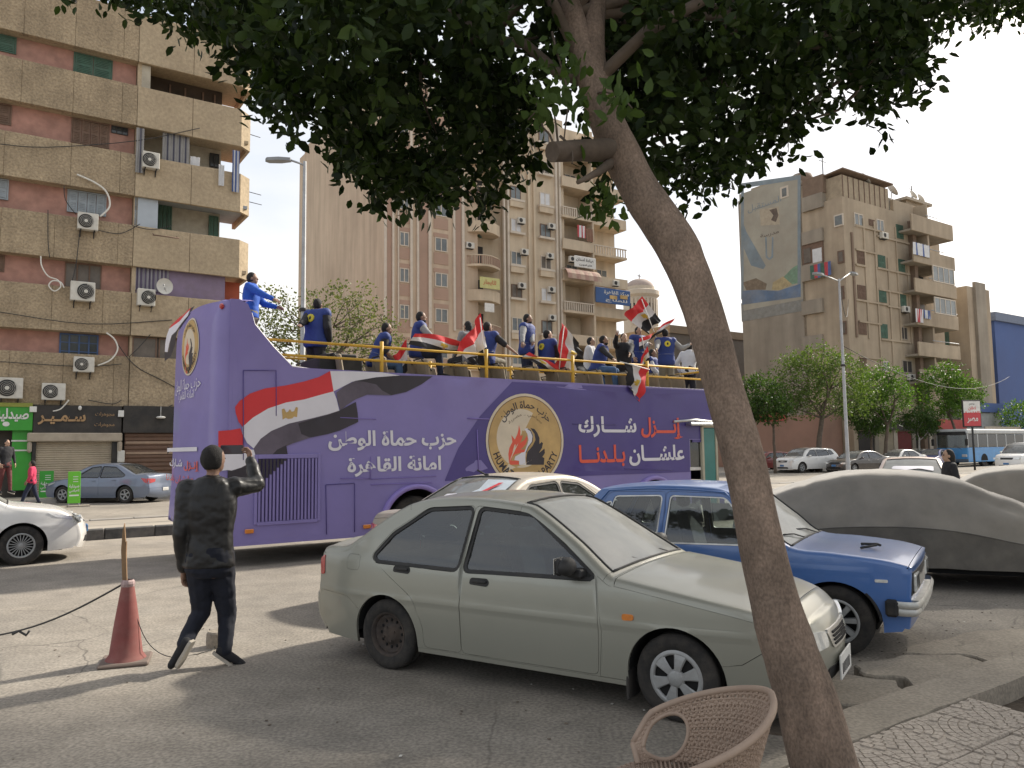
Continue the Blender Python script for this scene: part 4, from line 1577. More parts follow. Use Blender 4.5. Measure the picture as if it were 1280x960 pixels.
M_YEL = mat('yellow_rail_paint', (.62, .36, .03), rough=.4, var=.12, scale=6, dirt=.3, dirt_col=(.3, .2, .08))
M_SEATB = mat('beige_bus_seat', (.30, .25, .18), rough=.7, var=.12, scale=5, dirt=.3)
M_DECK = mat('bus_deck', (.12, .12, .12), rough=.8, var=.2)
M_TEAL = mat('teal_door', (.05, .20, .18), rough=.35, var=.1, scale=3)
bus = thing('double_decker_bus', 'purple open top double decker bus with waving flag print, full of people in blue vests', 'bus', W(BU, BV, 0), ROAD)
def bs(px, py):
 u, z = plane_v(px, py, BV)
 return u - BU, z
def zm3(pts):
 """corner points of the printed shapes, on the flank plane"""
 return [bs(200 + x / 2.6667, 340 + y / 2.6667) for x, y in pts]
BL = 12.3                       # lower body length
sk = .34
ZT = 3.19
ARW = [(3.5, .50, .64), (9.45, .50, .62)]
outline = [(.16, sk), (.16, 4.31)]
slope = [bs(300, 374), bs(310, 380), bs(315, 392), bs(319, 406), bs(342, 434), bs(366, 459)]
outline = [(.16, sk)] + [(.16, 4.31)] + [(a, min(b, 4.32)) for a, b in slope] + [(11.95, ZT), (11.95, 2.0), (10.62, 2.0), (10.62, sk)]
outline = [outline[0], outline[1]] + [p for p in outline[2:8]] + outline[8:]
def arch_edge(c, z, r):
 t0 = math.asin((z - sk) / r)
 pts = []
 for k in range(21):
  t = math.pi + t0 - (math.pi + 2 * t0) * k / 20
  pts.append((c + r * math.cos(t), z + r * math.sin(t)))
 return pts
bot = []
for c, z, r in reversed(ARW):
 bot += list(reversed(arch_edge(c, z, r)))
body = outline + bot
for side in (0, 1):
 y = 0 if side == 0 else 2.55
 o = 1 if side == 0 else -1
 mb = MB()
 V, E_ = [Vector(p) for p in body], [(i, (i + 1) % len(body)) for i in range(len(body))]
 rr = random.Random(5)
 x = .3
 while x < 11.85:
  z = .45
  while z < 4.25:
   if pip((x, z), body):
    V.append(Vector((x + rr.uniform(-.01, .01), z + rr.uniform(-.01, .01))))
   z += .17
  x += .17
 res = delaunay_2d_cdt(V, E_, [], 0, 1e-5)
 def wav(a, b):
  return .008 * noise.noise(Vector((a * 1.3, b * 1.8, 4)))
 fs = [tuple(f) for f in res[2] if pip((sum(res[0][i].x for i in f) / 3, sum(res[0][i].y for i in f) / 3), body)]
 mb.add([(p.x, y + (wav(p.x, p.y) if side == 0 else 0), p.y) for p in res[0]], fs, 0, True)
 n = len(body)
 mb.add([(a, y, b) for a, b in body] + [(a, y + o * .05, b) for a, b in body], [(i, (i + 1) % n, (i + 1) % n + n, i + n) for i in range(n)], 0)
 if side == 0:
  pass
 mb.build('side_panel', [P_PURP], bus)
# flank shade painted as a darker purple sheet, right of a slanting line
fold = [bs(470, 560), bs(520, 500), bs(560, 474)]
dp = [bs(556, 600), bs(573, 560), bs(600, 520), bs(640, 474)]
mb = MB()
x0_ = dp[-1][0]
pp = [(dp[0][0] + .0, 1.25), dp[0], dp[1], dp[2], (x0_, ZT - .02), (11.93, ZT - .02), (11.93, 2.02), (10.60, 2.02), (10.60, 1.25)]
V = [Vector(p) for p in pp]
E_ = [(i, (i + 1) % len(pp)) for i in range(len(pp))]
x = 5.2
while x < 11.85:
 z = 1.35
 while z < 3.15:
  if pip((x, z), pp):
   V.append(Vector((x, z)))
  z += .17
 x += .17
res = delaunay_2d_cdt(V, E_, [], 0, 1e-5)
fs = [tuple(f) for f in res[2] if pip((sum(res[0][i].x for i in f) / 3, sum(res[0][i].y for i in f) / 3), pp)]
def wv(a, b):
 return .008 * noise.noise(Vector((a * 1.3, b * 1.8, 4)))
mb.add([(p.x, wv(p.x, p.y) - .004, p.y) for p in res[0]], fs, 0, True)
mb.build('painted_shade', [P_PURPD], bus)
# lower dark strip, behind the parked cars
mb = MB().add([(5.35, -.0125, sk + .03), (10.58, -.0125, sk + .03), (10.58, -.0125, 1.2), (5.6, -.0125, 1.2)], [(0, 1, 2, 3)])
# rounded rear corner and rear face, drawn in (y, z)
prof_rear = [(2.62, .72), (2.60, 1.2), (2.56, 2.0), (2.52, 2.9), (2.46, 3.6), (2.35, 4.05), (2.1, 4.30), (1.7, 4.38), (.25, 4.33)]
def rear_x(y, z):
 """skin of the rear face: rounded at the near corner, slightly bellied, flaring at the foot"""
 x = 0.0
 if y < .22:
  t = (.22 - y) / .22
  x = .22 * (1 - math.sqrt(max(0, 1 - t * t)))
 x -= .10 * math.sin(min(1, max(0, y / 2.6)) * math.pi) + .2 * max(0, y - .2) / 2.4
 if z < 1.4:
  x -= .05 * (1.4 - z) * min(1, y / .5)
 if z > 3.9:
  x += .5 * (z - 3.9) ** 2
 return x
def rear_edge(z):
 pts = prof_rear
 if z <= pts[0][1]:
  return pts[0][0]
 for (a, b), (c, d) in zip(pts, pts[1:]):
  if b <= z <= d and d > b:
   return a + (c - a) * (z - b) / (d - b)
 return .3
ys = [0, .02, .06, .12, .18, .24, .4, .6, .8, 1.0, 1.2, 1.4, 1.6, 1.8, 2.0, 2.2, 2.35, 2.5, 2.62]
zs_ = [.5, .62, .72, .9, 1.1, 1.3, 1.5, 1.7, 1.86, 1.98, 2.2, 2.5, 2.8, 3.1, 3.4, 3.7, 3.9, 4.05, 4.15, 4.22, 4.28]
mb = MB()
vs, fs = [], []
for z in zs_:
 e = rear_edge(z)
 for y in ys:
  yy = y / 2.62 * e
  zl = z if z > .6 else max(z, .36 + .3 * (y / 2.62)) if z == .5 else z
  if z == .5:
   zl = .37 + .33 * (y / 2.62)
  vs.append((rear_x(yy, zl), yy, zl + (.05 * math.sin(y / 2.62 * 3.1) if z >= 4.28 else 0)))
n = len(ys)
fs = [(i * n + j, i * n + j + 1, (i + 1) * n + j + 1, (i + 1) * n + j) for i in range(len(zs_) - 1) for j in range(n - 1)]
mb.add(vs, fs, 0, True)
# strip joining corner to flank and the roof cap of the tall rear
mb.add([(rear_x(0, z), 0, z) for z in zs_] + [(.30, 0, z) for z in zs_], [(i, i + 1, i + 1 + len(zs_), i + len(zs_)) for i in range(len(zs_) - 1)], 0, True)
mb.build('rear_panel', [P_PURP], bus)
mb = MB()
xs_ = [.10, .2, .35, .6] + [a for a, b in slope]
cap = []
top = [(.10, 4.27), (.18, 4.33), (.35, 4.35), (.55, 4.36)] + [(a, b + .01) for a, b in slope]
for a, b in top:
 for j in range(9):
  t = j / 8
  e = rear_edge(min(b, 4.25)) if a < 1.2 else 2.5
  cap.append((a + (rear_x(t * e, min(b, 4.0)) if a < .3 else 0), t * e, b + (.03 * math.sin(t * math.pi)) - (.0 if 0 < j < 8 else .05)))
mb.add(cap, [(i * 9 + j, i * 9 + j + 1, (i + 1) * 9 + j + 1, (i + 1) * 9 + j) for i in range(len(top) - 1) for j in range(8)], 0, True)
mb.build('rear_roof', [P_PURP], bus)
mb = MB()
mb.tube([(a - .01, .03, b + .012) for a, b in slope[2:]] + [(slope[-1][0] + .5, .03, ZT + .02)], .022, 6)
mb.build('edge_trim', [mat('pale_edge_trim', (.5, .48, .5), rough=.5)], bus)
mb = MB()
mb.tube([(slope[-1][0], .03, ZT + .005), (11.95, .03, ZT + .005)], .02, 6)
mb.build('top_edge', [mat('deck_edge', (.16, .15, .22), rough=.5)], bus)
# deck, front wall, belly
mb = MB().box(1.3, 11.9, .06, 2.49, 2.66, 2.74)
mb.build('upper_deck', [M_DECK], bus)
mb = MB().box(.3, 10.6, .3, 2.3, .36, .46)
mb.box(.25, 11.85, .08, 2.46, 2.0, 2.05)
mb.box(.5, 10.5, .9, 1.6, .46, 2.0)
mb.build('chassis', [M_UNDER], bus)
mb = MB().bbox(11.85, 11.95, .0, 2.55, 2.0, 3.3, .03)
mb.bbox(10.62, 11.85, 2.45, 2.55, .36, 2.0, .02)
mb.bbox(11.65, 11.9, .1, 2.5, .4, 1.0, .03)
mb.build('front_wall', [P_PURPD], bus)
MB().box(11.77, 11.81, .2, 2.4, 1.02, 1.98).build('windscreen', [G_DARK], bus)
# front door: teal leaf in a cream frame, and the big mirror
a, b = bs(878, 540), bs(894, 606)
dr = MB()
dx0, dx1 = a[0], bs(893, 560)[0]
dr.bbox(dx0, dx1, -.03, .02, .42, 2.28, .015)
dobj = dr.build('door', [M_TEAL], bus)
fr = MB()
for q in (dx0 - .07, dx1):
 fr.bbox(q, q + .07, -.05, .04, .40, 2.36, .01)
fr.bbox(dx0 - .07, dx1 + .07, -.05, .04, 2.29, 2.37, .01)
fr.build('door_frame', [mat('cream_frame', (.48, .45, .34), rough=.5, dirt=.3)], dobj)
wx0, wx1 = bs(861, 550)[0], bs(876, 550)[0]
MB().box(wx0, wx1 - .02, .02, .03, 1.35, 2.2).build('side_window', [G_CLEAR], bus)
mb = MB().bbox(wx0, wx1 - .02, -.01, .03, 1.28, 1.36, .01)
mb.build('window_sill', [M_CHROME], bus)
mb = MB()
mb.tube([(wx0 - .5, -.02, 2.42), (wx0 + .1, -.12, 2.46), (wx0 + .8, -.1, 2.42)], .03, 8)
mb.bbox(wx0 - .1, wx0 + .9, -.2, .0, 2.33, 2.40, .02)
mb.build('mirror_arm', [M_CHROME], bus)
# wheels and arch lips
for k, (c, z, r) in enumerate(ARW):
 for side, y in ((-1, .20), (1, 2.35)):
  wheel(bus, c, y, .5, .28, side, 'bus', 36)
 mb = MB()
 n = 28
 lip = []
 for i in range(n + 1):
  t = R(-8) + (math.pi + R(16)) * i / n
  for rr_, yy in ((r - .01, .02), (r - .01, -.055), (r + .045, -.075), (r + .075, -.05), (r + .085, .0)):
   lip.append((c + rr_ * math.cos(t), yy, z + rr_ * math.sin(t)))
 mb.add(lip, [(i * 5 + j, i * 5 + j + 1, (i + 1) * 5 + j + 1, (i + 1) * 5 + j) for i in range(n) for j in range(4)], 0, True)
 mb.build('wheel_arch', [mat('pale_purple_trim', (.25, .19, .50), rough=.35, var=.05, coat=.4)], bus)
 well = MB().lathe([(r, .06), (r + .02, .5)], (c, 0, z), 'y', 22, 0, True, -.2, math.pi + .2)
 well.box(c - r, c + r, .5, .54, .36, z + r)
 well.build('wheel_well', [M_UNDER], bus)
# printed shapes ------------------------------------------------------
def decal(nm, pts, m, lift, smooth=3, parent=None):
 if smooth:
  q = catmull([Vector(p) for p in pts], smooth, True)
 else:
  q = [Vector(p) for p in pts]
 mb = MB()
 V = [Vector((p.x, p.y)) for p in q]
 E_ = [(i, (i + 1) % len(V)) for i in range(len(V))]
 poly = [(p.x, p.y) for p in V]
 x = min(p[0] for p in poly)
 X1, Z0, Z1 = max(p[0] for p in poly), min(p[1] for p in poly), max(p[1] for p in poly)
 while x < X1:
  z = Z0
  while z < Z1:
   if pip((x, z), poly):
    V.append(Vector((x, z)))
   z += .17
  x += .17
 res = delaunay_2d_cdt(V, E_, [], 0, 1e-6)
 fs = [tuple(f) for f in res[2] if pip((sum(res[0][i].x for i in f) / 3, sum(res[0][i].y for i in f) / 3), poly)]
 mb.add([(p.x, wv(p.x, p.y) - lift, p.y) for p in res[0]], fs, 0, True)
 return mb.build(nm, [m], parent or bus, fix=False)
flag = decal('flag_print', zm3([(250, 450), (265, 430), (300, 405), (350, 388), (420, 378), (480, 365), (530, 350), (567, 330), (578, 398), (540, 408), (480, 425), (420, 435), (360, 455), (310, 485), (275, 516), (262, 500), (252, 470)]), A_RED, .009, 0)
decal('flag_print', zm3([(194, 530), (235, 527), (268, 521), (276, 545), (281, 592), (240, 590), (194, 592)]), A_RED, .009, 0)
decal('flag_print', zm3([(275, 516), (310, 485), (360, 455), (420, 435), (480, 425), (540, 408), (578, 398), (588, 425), (597, 462), (560, 474), (500, 489), (430, 505), (370, 530), (335, 556), (312, 588), (290, 570), (275, 540)]), A_WHITE, .010, 0)
decal('flag_print', zm3([(567, 330), (640, 331), (740, 335), (800, 345), (740, 350), (690, 356), (640, 366), (600, 387), (578, 398)]), A_WHITE, .0085, 0)
decal('flag_print', zm3([(587, 402), (615, 380), (650, 363), (720, 351), (800, 345), (908, 348), (870, 375), (820, 400), (770, 411), (690, 409), (650, 425), (620, 445), (600, 462), (592, 430)]), A_GREYB, .0105, 0)
decal('flag_print', zm3([(650, 363), (720, 351), (800, 345), (908, 348), (870, 375), (820, 400), (770, 411), (740, 395), (720, 375), (680, 366)]), A_BLACK, .0115, 0)
decal('flag_print', zm3([(597, 462), (560, 474), (500, 489), (430, 505), (370, 530), (335, 556), (312, 588), (322, 625), (332, 660), (400, 590), (440, 572), (500, 552), (560, 540), (600, 528), (660, 500), (658, 470), (652, 433)]), A_GREYB, .0115, 0)
decal('flag_print', zm3([(597, 462), (560, 476), (500, 492), (460, 505), (470, 540), (500, 552), (560, 540), (600, 528), (660, 500), (658, 470), (652, 433)]), A_BLACK, .0125, 0)
decal('flag_print', zm3([(194, 600), (215, 593), (281, 593), (312, 592), (322, 625), (300, 640), (270, 652), (238, 662), (225, 660), (194, 664)]), A_WHITE, .0095, 0)
decal('flag_print', zm3([(225, 662), (270, 652), (322, 625), (345, 640), (330, 668), (290, 684), (240, 690), (225, 688)]), A_BLACK, .0095, 0)
decal('flag_print', zm3([(345, 638), (390, 592), (420, 577), (425, 610), (410, 645), (375, 680), (338, 710), (330, 690), (335, 660)]), A_BLACK, .0125, 0)
# gold eagle emblem on the flag: body, wings, base
for pl_ in ([(405, 458), (413, 455), (420, 468), (426, 466), (432, 457), (438, 466), (446, 464), (452, 450), (459, 452), (456, 484), (446, 482), (440, 488), (426, 490), (418, 486), (408, 492)],):
 decal('eagle_print', zm3(pl_), mat('print_eagle_gold', (.50, .33, .12), rough=.5), .0135, 0)
def btext(body, px0, py0, px1, py1, m, bold=.02, name='lettering'):
 xa, za = bs(px0, (py0 + py1) / 2)
 xb, zb_ = bs(px1, (py0 + py1) / 2)
 z1 = (bs(px0, py0)[1] + bs(px1, py0)[1]) / 2
 z0 = (bs(px0, py1)[1] + bs(px1, py1)[1]) / 2
 lettering(name, body, m, bus, (0, 0, 0), (1, 0, 0), (0, 0, 1), xa, xb, z0, z1, bold, mapper=lambda x, z, k: (x, wv(x, z) - .0105 - k * .5, z))
btext('حزب حماة الوطن', 410, 538, 570, 563, A_WHITE, .03)
btext('امانة القاهرة', 434, 570, 551, 594.5, A_WHITE, .03)
btext('شــــارك', 722.5, 520.5, 795, 546.5, A_WHITE, .03)
btext('إنــــزل', 801, 522, 853, 549, A_ORANGE, .03)
btext('علشـــان', 786, 556, 855, 581.5, A_WHITE, .03)
btext('بـلـدنـــا', 723, 556, 781, 583.5, A_ORANGE, .03)
# round party emblem -------------------------------------------------
ex0, ex1 = bs(607, 553)[0], bs(704, 553)[0]
ECX, ER = (ex0 + ex1) / 2, (ex1 - ex0) / 2
ECZ = bs(656, 492)[1] - ER
def circ(r, cx=None, cz=None, n=48):
 return [((cx if cx is not None else ECX) + r * math.cos(2 * math.pi * i / n), (cz if cz is not None else ECZ) + r * math.sin(2 * math.pi * i / n)) for i in range(n)]
def e7(pts):
 return [bs(600 + x / 8, 480 + y / 8) for x, y in pts]
em = decal('party_emblem', circ(ER), A_CREAM, .011, 0)
decal('emblem_ring', circ(ER * .945), mat('print_bronze', (.20, .12, .05), rough=.5), .012, 0, em)
decal('emblem_field', circ(ER * .925), A_GOLD, .0128, 0, em)
decal('emblem_field', [(ECX - ER * .56, ECZ - ER * .66)] + circ(ER * .62, ECX - ER * .12, ECZ + ER * .05)[8:44], A_CREAM, .0134, 0, em)
decal('falcon_print', e7([(385, 410), (400, 470), (398, 520), (425, 512), (410, 560), (395, 590), (440, 560), (465, 515), (470, 550), (455, 600), (425, 635), (400, 655), (450, 655), (440, 680), (390, 690), (345, 705), (320, 730), (310, 765), (385, 768), (385, 805), (300, 808), (285, 770), (280, 700), (290, 640), (320, 580), (310, 510), (345, 555), (370, 500), (380, 460)]), A_ORANGE, .0142, 0, em)
decal('falcon_print', e7([(395, 700), (450, 655), (470, 600), (480, 560), (470, 500), (440, 450), (470, 440), (510, 470), (530, 520), (520, 570), (480, 630), (455, 680), (450, 740), (455, 808), (390, 808), (388, 768), (340, 760), (350, 725)]), A_WHITE, .0138, 0, em)
decal('wing_print', e7([(500, 440), (540, 450), (570, 490), (590, 540), (590, 600), (610, 580), (625, 590), (615, 640), (585, 690), (640, 645), (645, 690), (620, 730), (640, 740), (635, 808), (460, 808), (460, 740), (470, 680), (520, 620), (550, 560), (540, 500)]), A_BLACK, .0142, 0, em)
decal('emblem_line', e7([(475, 445), (505, 465), (528, 520), (520, 580), (480, 635), (458, 690), (452, 690), (474, 630), (513, 578), (520, 520), (498, 470), (468, 450)]), A_BLACK, .0148, 0, em)
def arc_text(body, r, a0, a1, h, m, par, cx, cz, mapper, nm='lettering', bold=.02, inward=False):
 vs, fs = text_mesh(body, bold)
 X0, X1 = min(v[0] for v in vs), max(v[0] for v in vs)
 Z0, Z1 = min(v[1] for v in vs), max(v[1] for v in vs)
 out = []
 for v in vs:
  t = (v[0] - X0) / (X1 - X0)
  a = a0 + (a1 - a0) * t
  rr_ = r + (1 if not inward else -1) * h * ((v[1] - Z0) / (Z1 - Z0))
  out.append(mapper(cx + rr_ * math.cos(a), cz + rr_ * math.sin(a), v[2] * .0008))
 return MB().add(out, fs).build(nm, [m], par, fix=False)
fm = lambda x, z, k: (x, wv(x, z) - .0155 - k * .5, z)
arc_text('حزب حماة الوطن', ER * .64, R(146), R(34), ER * .21, A_BLACK, em, ECX, ECZ, fm, bold=.015)
arc_text('سياسي .. مصرية', ER * .50, R(140), R(42), ER * .10, mat('print_brown', (.12, .07, .04), rough=.5), em, ECX, ECZ, fm, bold=.0)
arc_text('HUMAT WATAN PARTY', ER * .88, R(198), R(342), ER * .17, A_BLACK, em, ECX, ECZ, fm, bold=.02, inward=True)
# engine grille, panels, marker lamps --------------------------------
vx0, vz1 = bs(322, 576)
vx1, vz0 = bs(396, 648)
vt = MB()
for (a, b, c, d) in ((vx0 - .05, vx0, vz0 - .04, vz1 + .1), (vx1, vx1 + .05, vz0 - .04, vz1 + .1), (vx0, vx1, vz1 + .03, vz1 + .1), (vx0, vx1, vz0 - .06, vz0)):
 vt.bbox(a, b, -.03, .0, c, d, .006)
vent = vt.build('engine_grille', [P_PURP], bus)
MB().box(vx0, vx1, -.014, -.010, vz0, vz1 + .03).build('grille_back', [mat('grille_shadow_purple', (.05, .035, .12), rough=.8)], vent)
for k in range(17):
 a = vx0 + (vx1 - vx0) * (k + .5) / 17
 MB().bbox(a - .017, a + .017, -.034, -.012, vz0, vz1 + .025, .004).build('slat', [P_PURP], vent)
 zc_ = vz1 + .025 - (vz1 - vz0) * (.42 - .055 * k)
 if k < 8:
  MB().bbox(a - .019, a + .019, -.036, -.03, zc_, vz1 + .026, .001).build('slat_print', [A_BLACK], vent)
for (px_, py_) in ((311, 664), (458, 658), (847, 607)):
 a, z = bs(px_, py_)
 MB().bbox(a - .07, a + .07, -.045, -.008, z - .035, z + .035, .01).build('side_lamp', [M_AMBER], bus)
M_PT = mat('raised_wrap_edge', (.21, .155, .45), rough=.38, var=.05)
seams = [((304, 463), (345, 463)), ((304, 463), (304, 575)), ((345, 464), (345, 520)), ((463, 599), (545, 595)), ((407, 606), (443, 604)), ((407, 606), (408, 668)), ((443, 605), (443, 665)), ((596, 537), (598, 588)), ((584, 523), (612, 524)), ((425, 598), (462, 598)), ((463, 571), (463, 599)), ((425, 522), (470, 524)), ((780, 586), (840, 588)), ((715, 530), (770, 531)), ((463, 606), (540, 603))]
for (p, q) in seams:
 a, b = bs(*p), bs(*q)
 MB().tube([(a[0], -.010, a[1]), ((a[0] + b[0]) / 2, -.012, (a[1] + b[1]) / 2), (b[0], -.010, b[1])], .012 if p[0] in (584, 596) else .007, 5).build('panel_seam', [M_PT if p[0] in (463, 584, 596, 425) else P_PURPD], bus)
mb = MB()
for z_ in (2.02,):
 mb.bbox(10.7, 11.85, -.012, .0, 1.94, 2.0, .004)
mb.build('lower_edge', [P_PURPD], bus)
# rear art -----------------------------------------------------------
def rr(px, py):
 v, z = plane_u(px, py, BU - .06)
 return v - BV, z
def rmap(y, z, k=0.0):
 return (rear_x(y, z) - .008 - k, y, z)
def rdecal(nm, pts, m, lift, parent=None):
 q = [Vector(p) for p in pts]
 fine = []
 for i in range(len(q)):
  a, b = q[i], q[(i + 1) % len(q)]
  k = max(1, int((b - a).length / .12))
  fine += [a.lerp(b, j / k) for j in range(k)]
 poly = [(p.x, p.y) for p in fine]
 V = [Vector(p) for p in poly]
 X0, X1, Z0, Z1 = min(p[0] for p in poly), max(p[0] for p in poly), min(p[1] for p in poly), max(p[1] for p in poly)
 x = X0
 while x < X1:
  z = Z0
  while z < Z1:
   if pip((x, z), poly):
    V.append(Vector((x, z)))
   z += .08
  x += .08
 res = delaunay_2d_cdt(V, [(i, (i + 1) % len(poly)) for i in range(len(poly))], [], 0, 1e-6)
 fs = [tuple(f) for f in res[2] if pip((sum(res[0][i].x for i in f) / 3, sum(res[0][i].y for i in f) / 3), poly)]
 return MB().add([rmap(p.x, p.y, lift) for p in res[0]], fs, 0, True).build(nm, [m], parent or bus, fix=False)
def z1(pts):
 return [rr(200 + x / 5.818, 360 + y / 5.818) for x, y in pts]
rdecal('flag_print', z1([(128, 275), (160, 210), (232, 140), (240, 165), (180, 235), (125, 300)]), A_RED, .002)
rdecal('flag_print', z1([(125, 300), (180, 235), (235, 162), (245, 205), (200, 275), (150, 350), (132, 470), (118, 468)]), A_WHITE, .003)
rdecal('flag_print', z1([(235, 150), (262, 130), (258, 190), (230, 250), (190, 320), (172, 420), (150, 500), (118, 535), (116, 475), (140, 470), (150, 350), (200, 275), (245, 205)]), A_BLACK, .004)
ce = rr(200 + 275 / 5.818, 360 + 430 / 5.818)
el = rr(200 + 208 / 5.818, 360 + 430 / 5.818)
eu = rr(200 + 288 / 5.818, 360 + 208 / 5.818)
ERR = .50
em2 = rdecal('party_emblem', circ(ERR, ce[0], ce[1], 40), A_CREAM, .003)
rdecal('emblem_ring', circ(ERR * .94, ce[0], ce[1], 40), mat('print_bronze', (.2, .12, .05)), .004, em2)
rdecal('emblem_field', circ(ERR * .92, ce[0], ce[1], 40), A_GOLD, .005, em2)
rdecal('emblem_field', circ(ERR * .62, ce[0], ce[1], 40), A_CREAM, .006, em2)
def mir(pts, s=ERR):
 """side emblem's shapes reused, seen on the rear face (y runs to the left as seen from behind)"""
 return [(ce[0] - (a - ECX) / ER * s, ce[1] + (b - ECZ) / ER * s) for a, b in pts]
rdecal('falcon_print', mir(e7([(385, 410), (398, 520), (425, 512), (395, 590), (465, 515), (455, 600), (400, 655), (450, 655), (390, 690), (345, 705), (310, 765), (340, 900), (420, 1000), (380, 1010), (300, 900), (280, 700), (320, 580), (310, 510), (345, 555)])), A_ORANGE, .007, em2)
rdecal('wing_print', mir(e7([(500, 440), (540, 450), (590, 540), (590, 600), (625, 590), (585, 690), (645, 690), (620, 730), (640, 760), (600, 880), (480, 1010), (430, 1000), (500, 900), (460, 740), (470, 680), (520, 620), (550, 560)])), A_BLACK, .007, em2)
rm = lambda x, z, k: (rear_x(x, z) - .018 - k * .5, x, z)
rmf = lambda x, z, k: rm(2 * ce[0] - x, z, k)
arc_text('حزب حماة الوطن', ERR * .64, R(146), R(34), ERR * .2, A_BLACK, em2, ce[0], ce[1], rmf)
arc_text('HUMAT WATAN PARTY', ERR * .88, R(198), R(342), ERR * .17, A_BLACK, em2, ce[0], ce[1], rmf, inward=True)
def rtext(body, px0, py0, px1, py1, m, bold=.02):
 a, z1_ = rr(px0, py0)
 b, z0_ = rr(px1, py1)
 lettering('lettering', body, m, bus, (0, 0, 0), (0, 1, 0), (0, 0, 1), 0, 1, z0_, z1_, bold, mapper=lambda t, z, k: (rear_x(a + (b - a) * t, z) - .012 - k * .5, a + (b - a) * t, z))
rtext('حزب حماة الوطن', 232, 478, 256, 488, A_WHITE, .0)
rtext('امانة القاهرة', 236, 491, 251, 500, A_WHITE, .0)
rtext('شـارك', 224, 573, 240, 586, A_WHITE, .02)
rtext('إنـزل', 242, 576, 254, 590, A_ORANGE, .02)
rtext('علشان بلدنا', 221, 592, 250, 606, A_ORANGE, .0)
a = rr(222, 560)
b = rr(253, 561)
MB().add([rm(a[0] + (b[0] - a[0]) * t, a[1] - dz, 0) for dz in (0, .07) for t in (0, .25, .5, .75, 1)], [(i, i + 1, i + 6, i + 5) for i in range(4)]).build('torn_strip', [A_WHITE], bus)
MB().add([rm(a[0] - (.02 + .12 * t), a[1] - dz * (1 - .3 * t), 0) for dz in (-.02, .11) for t in (0, .5, 1)], [(i, i + 1, i + 4, i + 3) for i in range(2)]).build('torn_gap', [M_UNDER], bus)
p_ = rr(268.5, 382)
MB().ball(rm(p_[0], p_[1], 0), (.04, .05, .05), 10).build('rear_lamp', [M_RED], bus)
# rails ---------------------------------------------------------------
RY = .09
def rl_(px, py):
 u, z = plane_v(px, py, BV + RY)
 return u - BU, z
up = [rl_(336, 421), rl_(440, 428.5), rl_(605, 444), rl_(731, 455)]
lw = [rl_(350, 440.5), rl_(440, 446), rl_(605, 457), rl_(717, 466), rl_(868, 477.5)]
zu = sum(p[1] for p in up) / len(up)
zl = sum(p[1] for p in lw) / len(lw)
#print('RAILS', up, lw, zu, zl, 'EMB', ER, ECX, ECZ, 'slope', slope)
for z in (zu, zl):
 for y in (RY, 2.46):
  MB().tube([((1.0 if z == zl else .75), y, z), (4, y, z - .006), (8, y, z), (11.85, y, z - .003)], .024, 8).build('rail', [M_YEL], bus)
for px_ in (477, 608, 716, 809):
 x_ = rl_(px_, 465)[0]
 for y in (RY, 2.46):
  MB().tube([(x_, y, 2.95), (x_, y, zu + .1)], .036, 8).build('rail_post', [M_YEL], bus)
MB().tube([(11.7, .1, zu), (11.7, 2.46, zu)], .024, 8).build('rail', [M_YEL], bus)
# seats -----------------------------------------------------------------
def seat_mesh():
 mb = MB()
 mb.bbox(-.22, .24, -.21, .21, .36, .45, .03)
 M2 = Matrix.Translation((-.2, 0, .42)) @ Matrix.Rotation(R(-10), 4, 'Y')
 mb.bbox(-.035, .045, -.21, .21, 0, .40, .03, 0, M2)
 mb.box(-.1, .1, -.05, .05, 0, .36, 1)
 mb.tube([M2 @ Vector((-.05, -.16, .34)), M2 @ Vector((-.075, -.16, .42)), M2 @ Vector((-.075, .16, .42)), M2 @ Vector((-.05, .16, .34))], .014, 6, 1)
 return mb.mesh('seat', [M_SEATB, M_TRIM])
sm_ = seat_mesh()
for r_ in range(11):
 for y in (.40, .86, 1.70, 2.16):
  link('seat', sm_, bus, (2.35 + r_ * .86, y, 2.74))
# black equipment and loudspeaker stack behind the slope
eq = MB()
eq.bbox(1.75, 2.6, .35, 1.3, 2.75, 3.5, .03)
eq.bbox(1.9, 2.5, .4, 1.0, 3.5, 3.58, .02)
tag(eq.build('equipment_case', [M_TRIM], None, W(BU, BV, 0), ROAD), 'black equipment case behind the sloping tail of the purple bus', 'case')
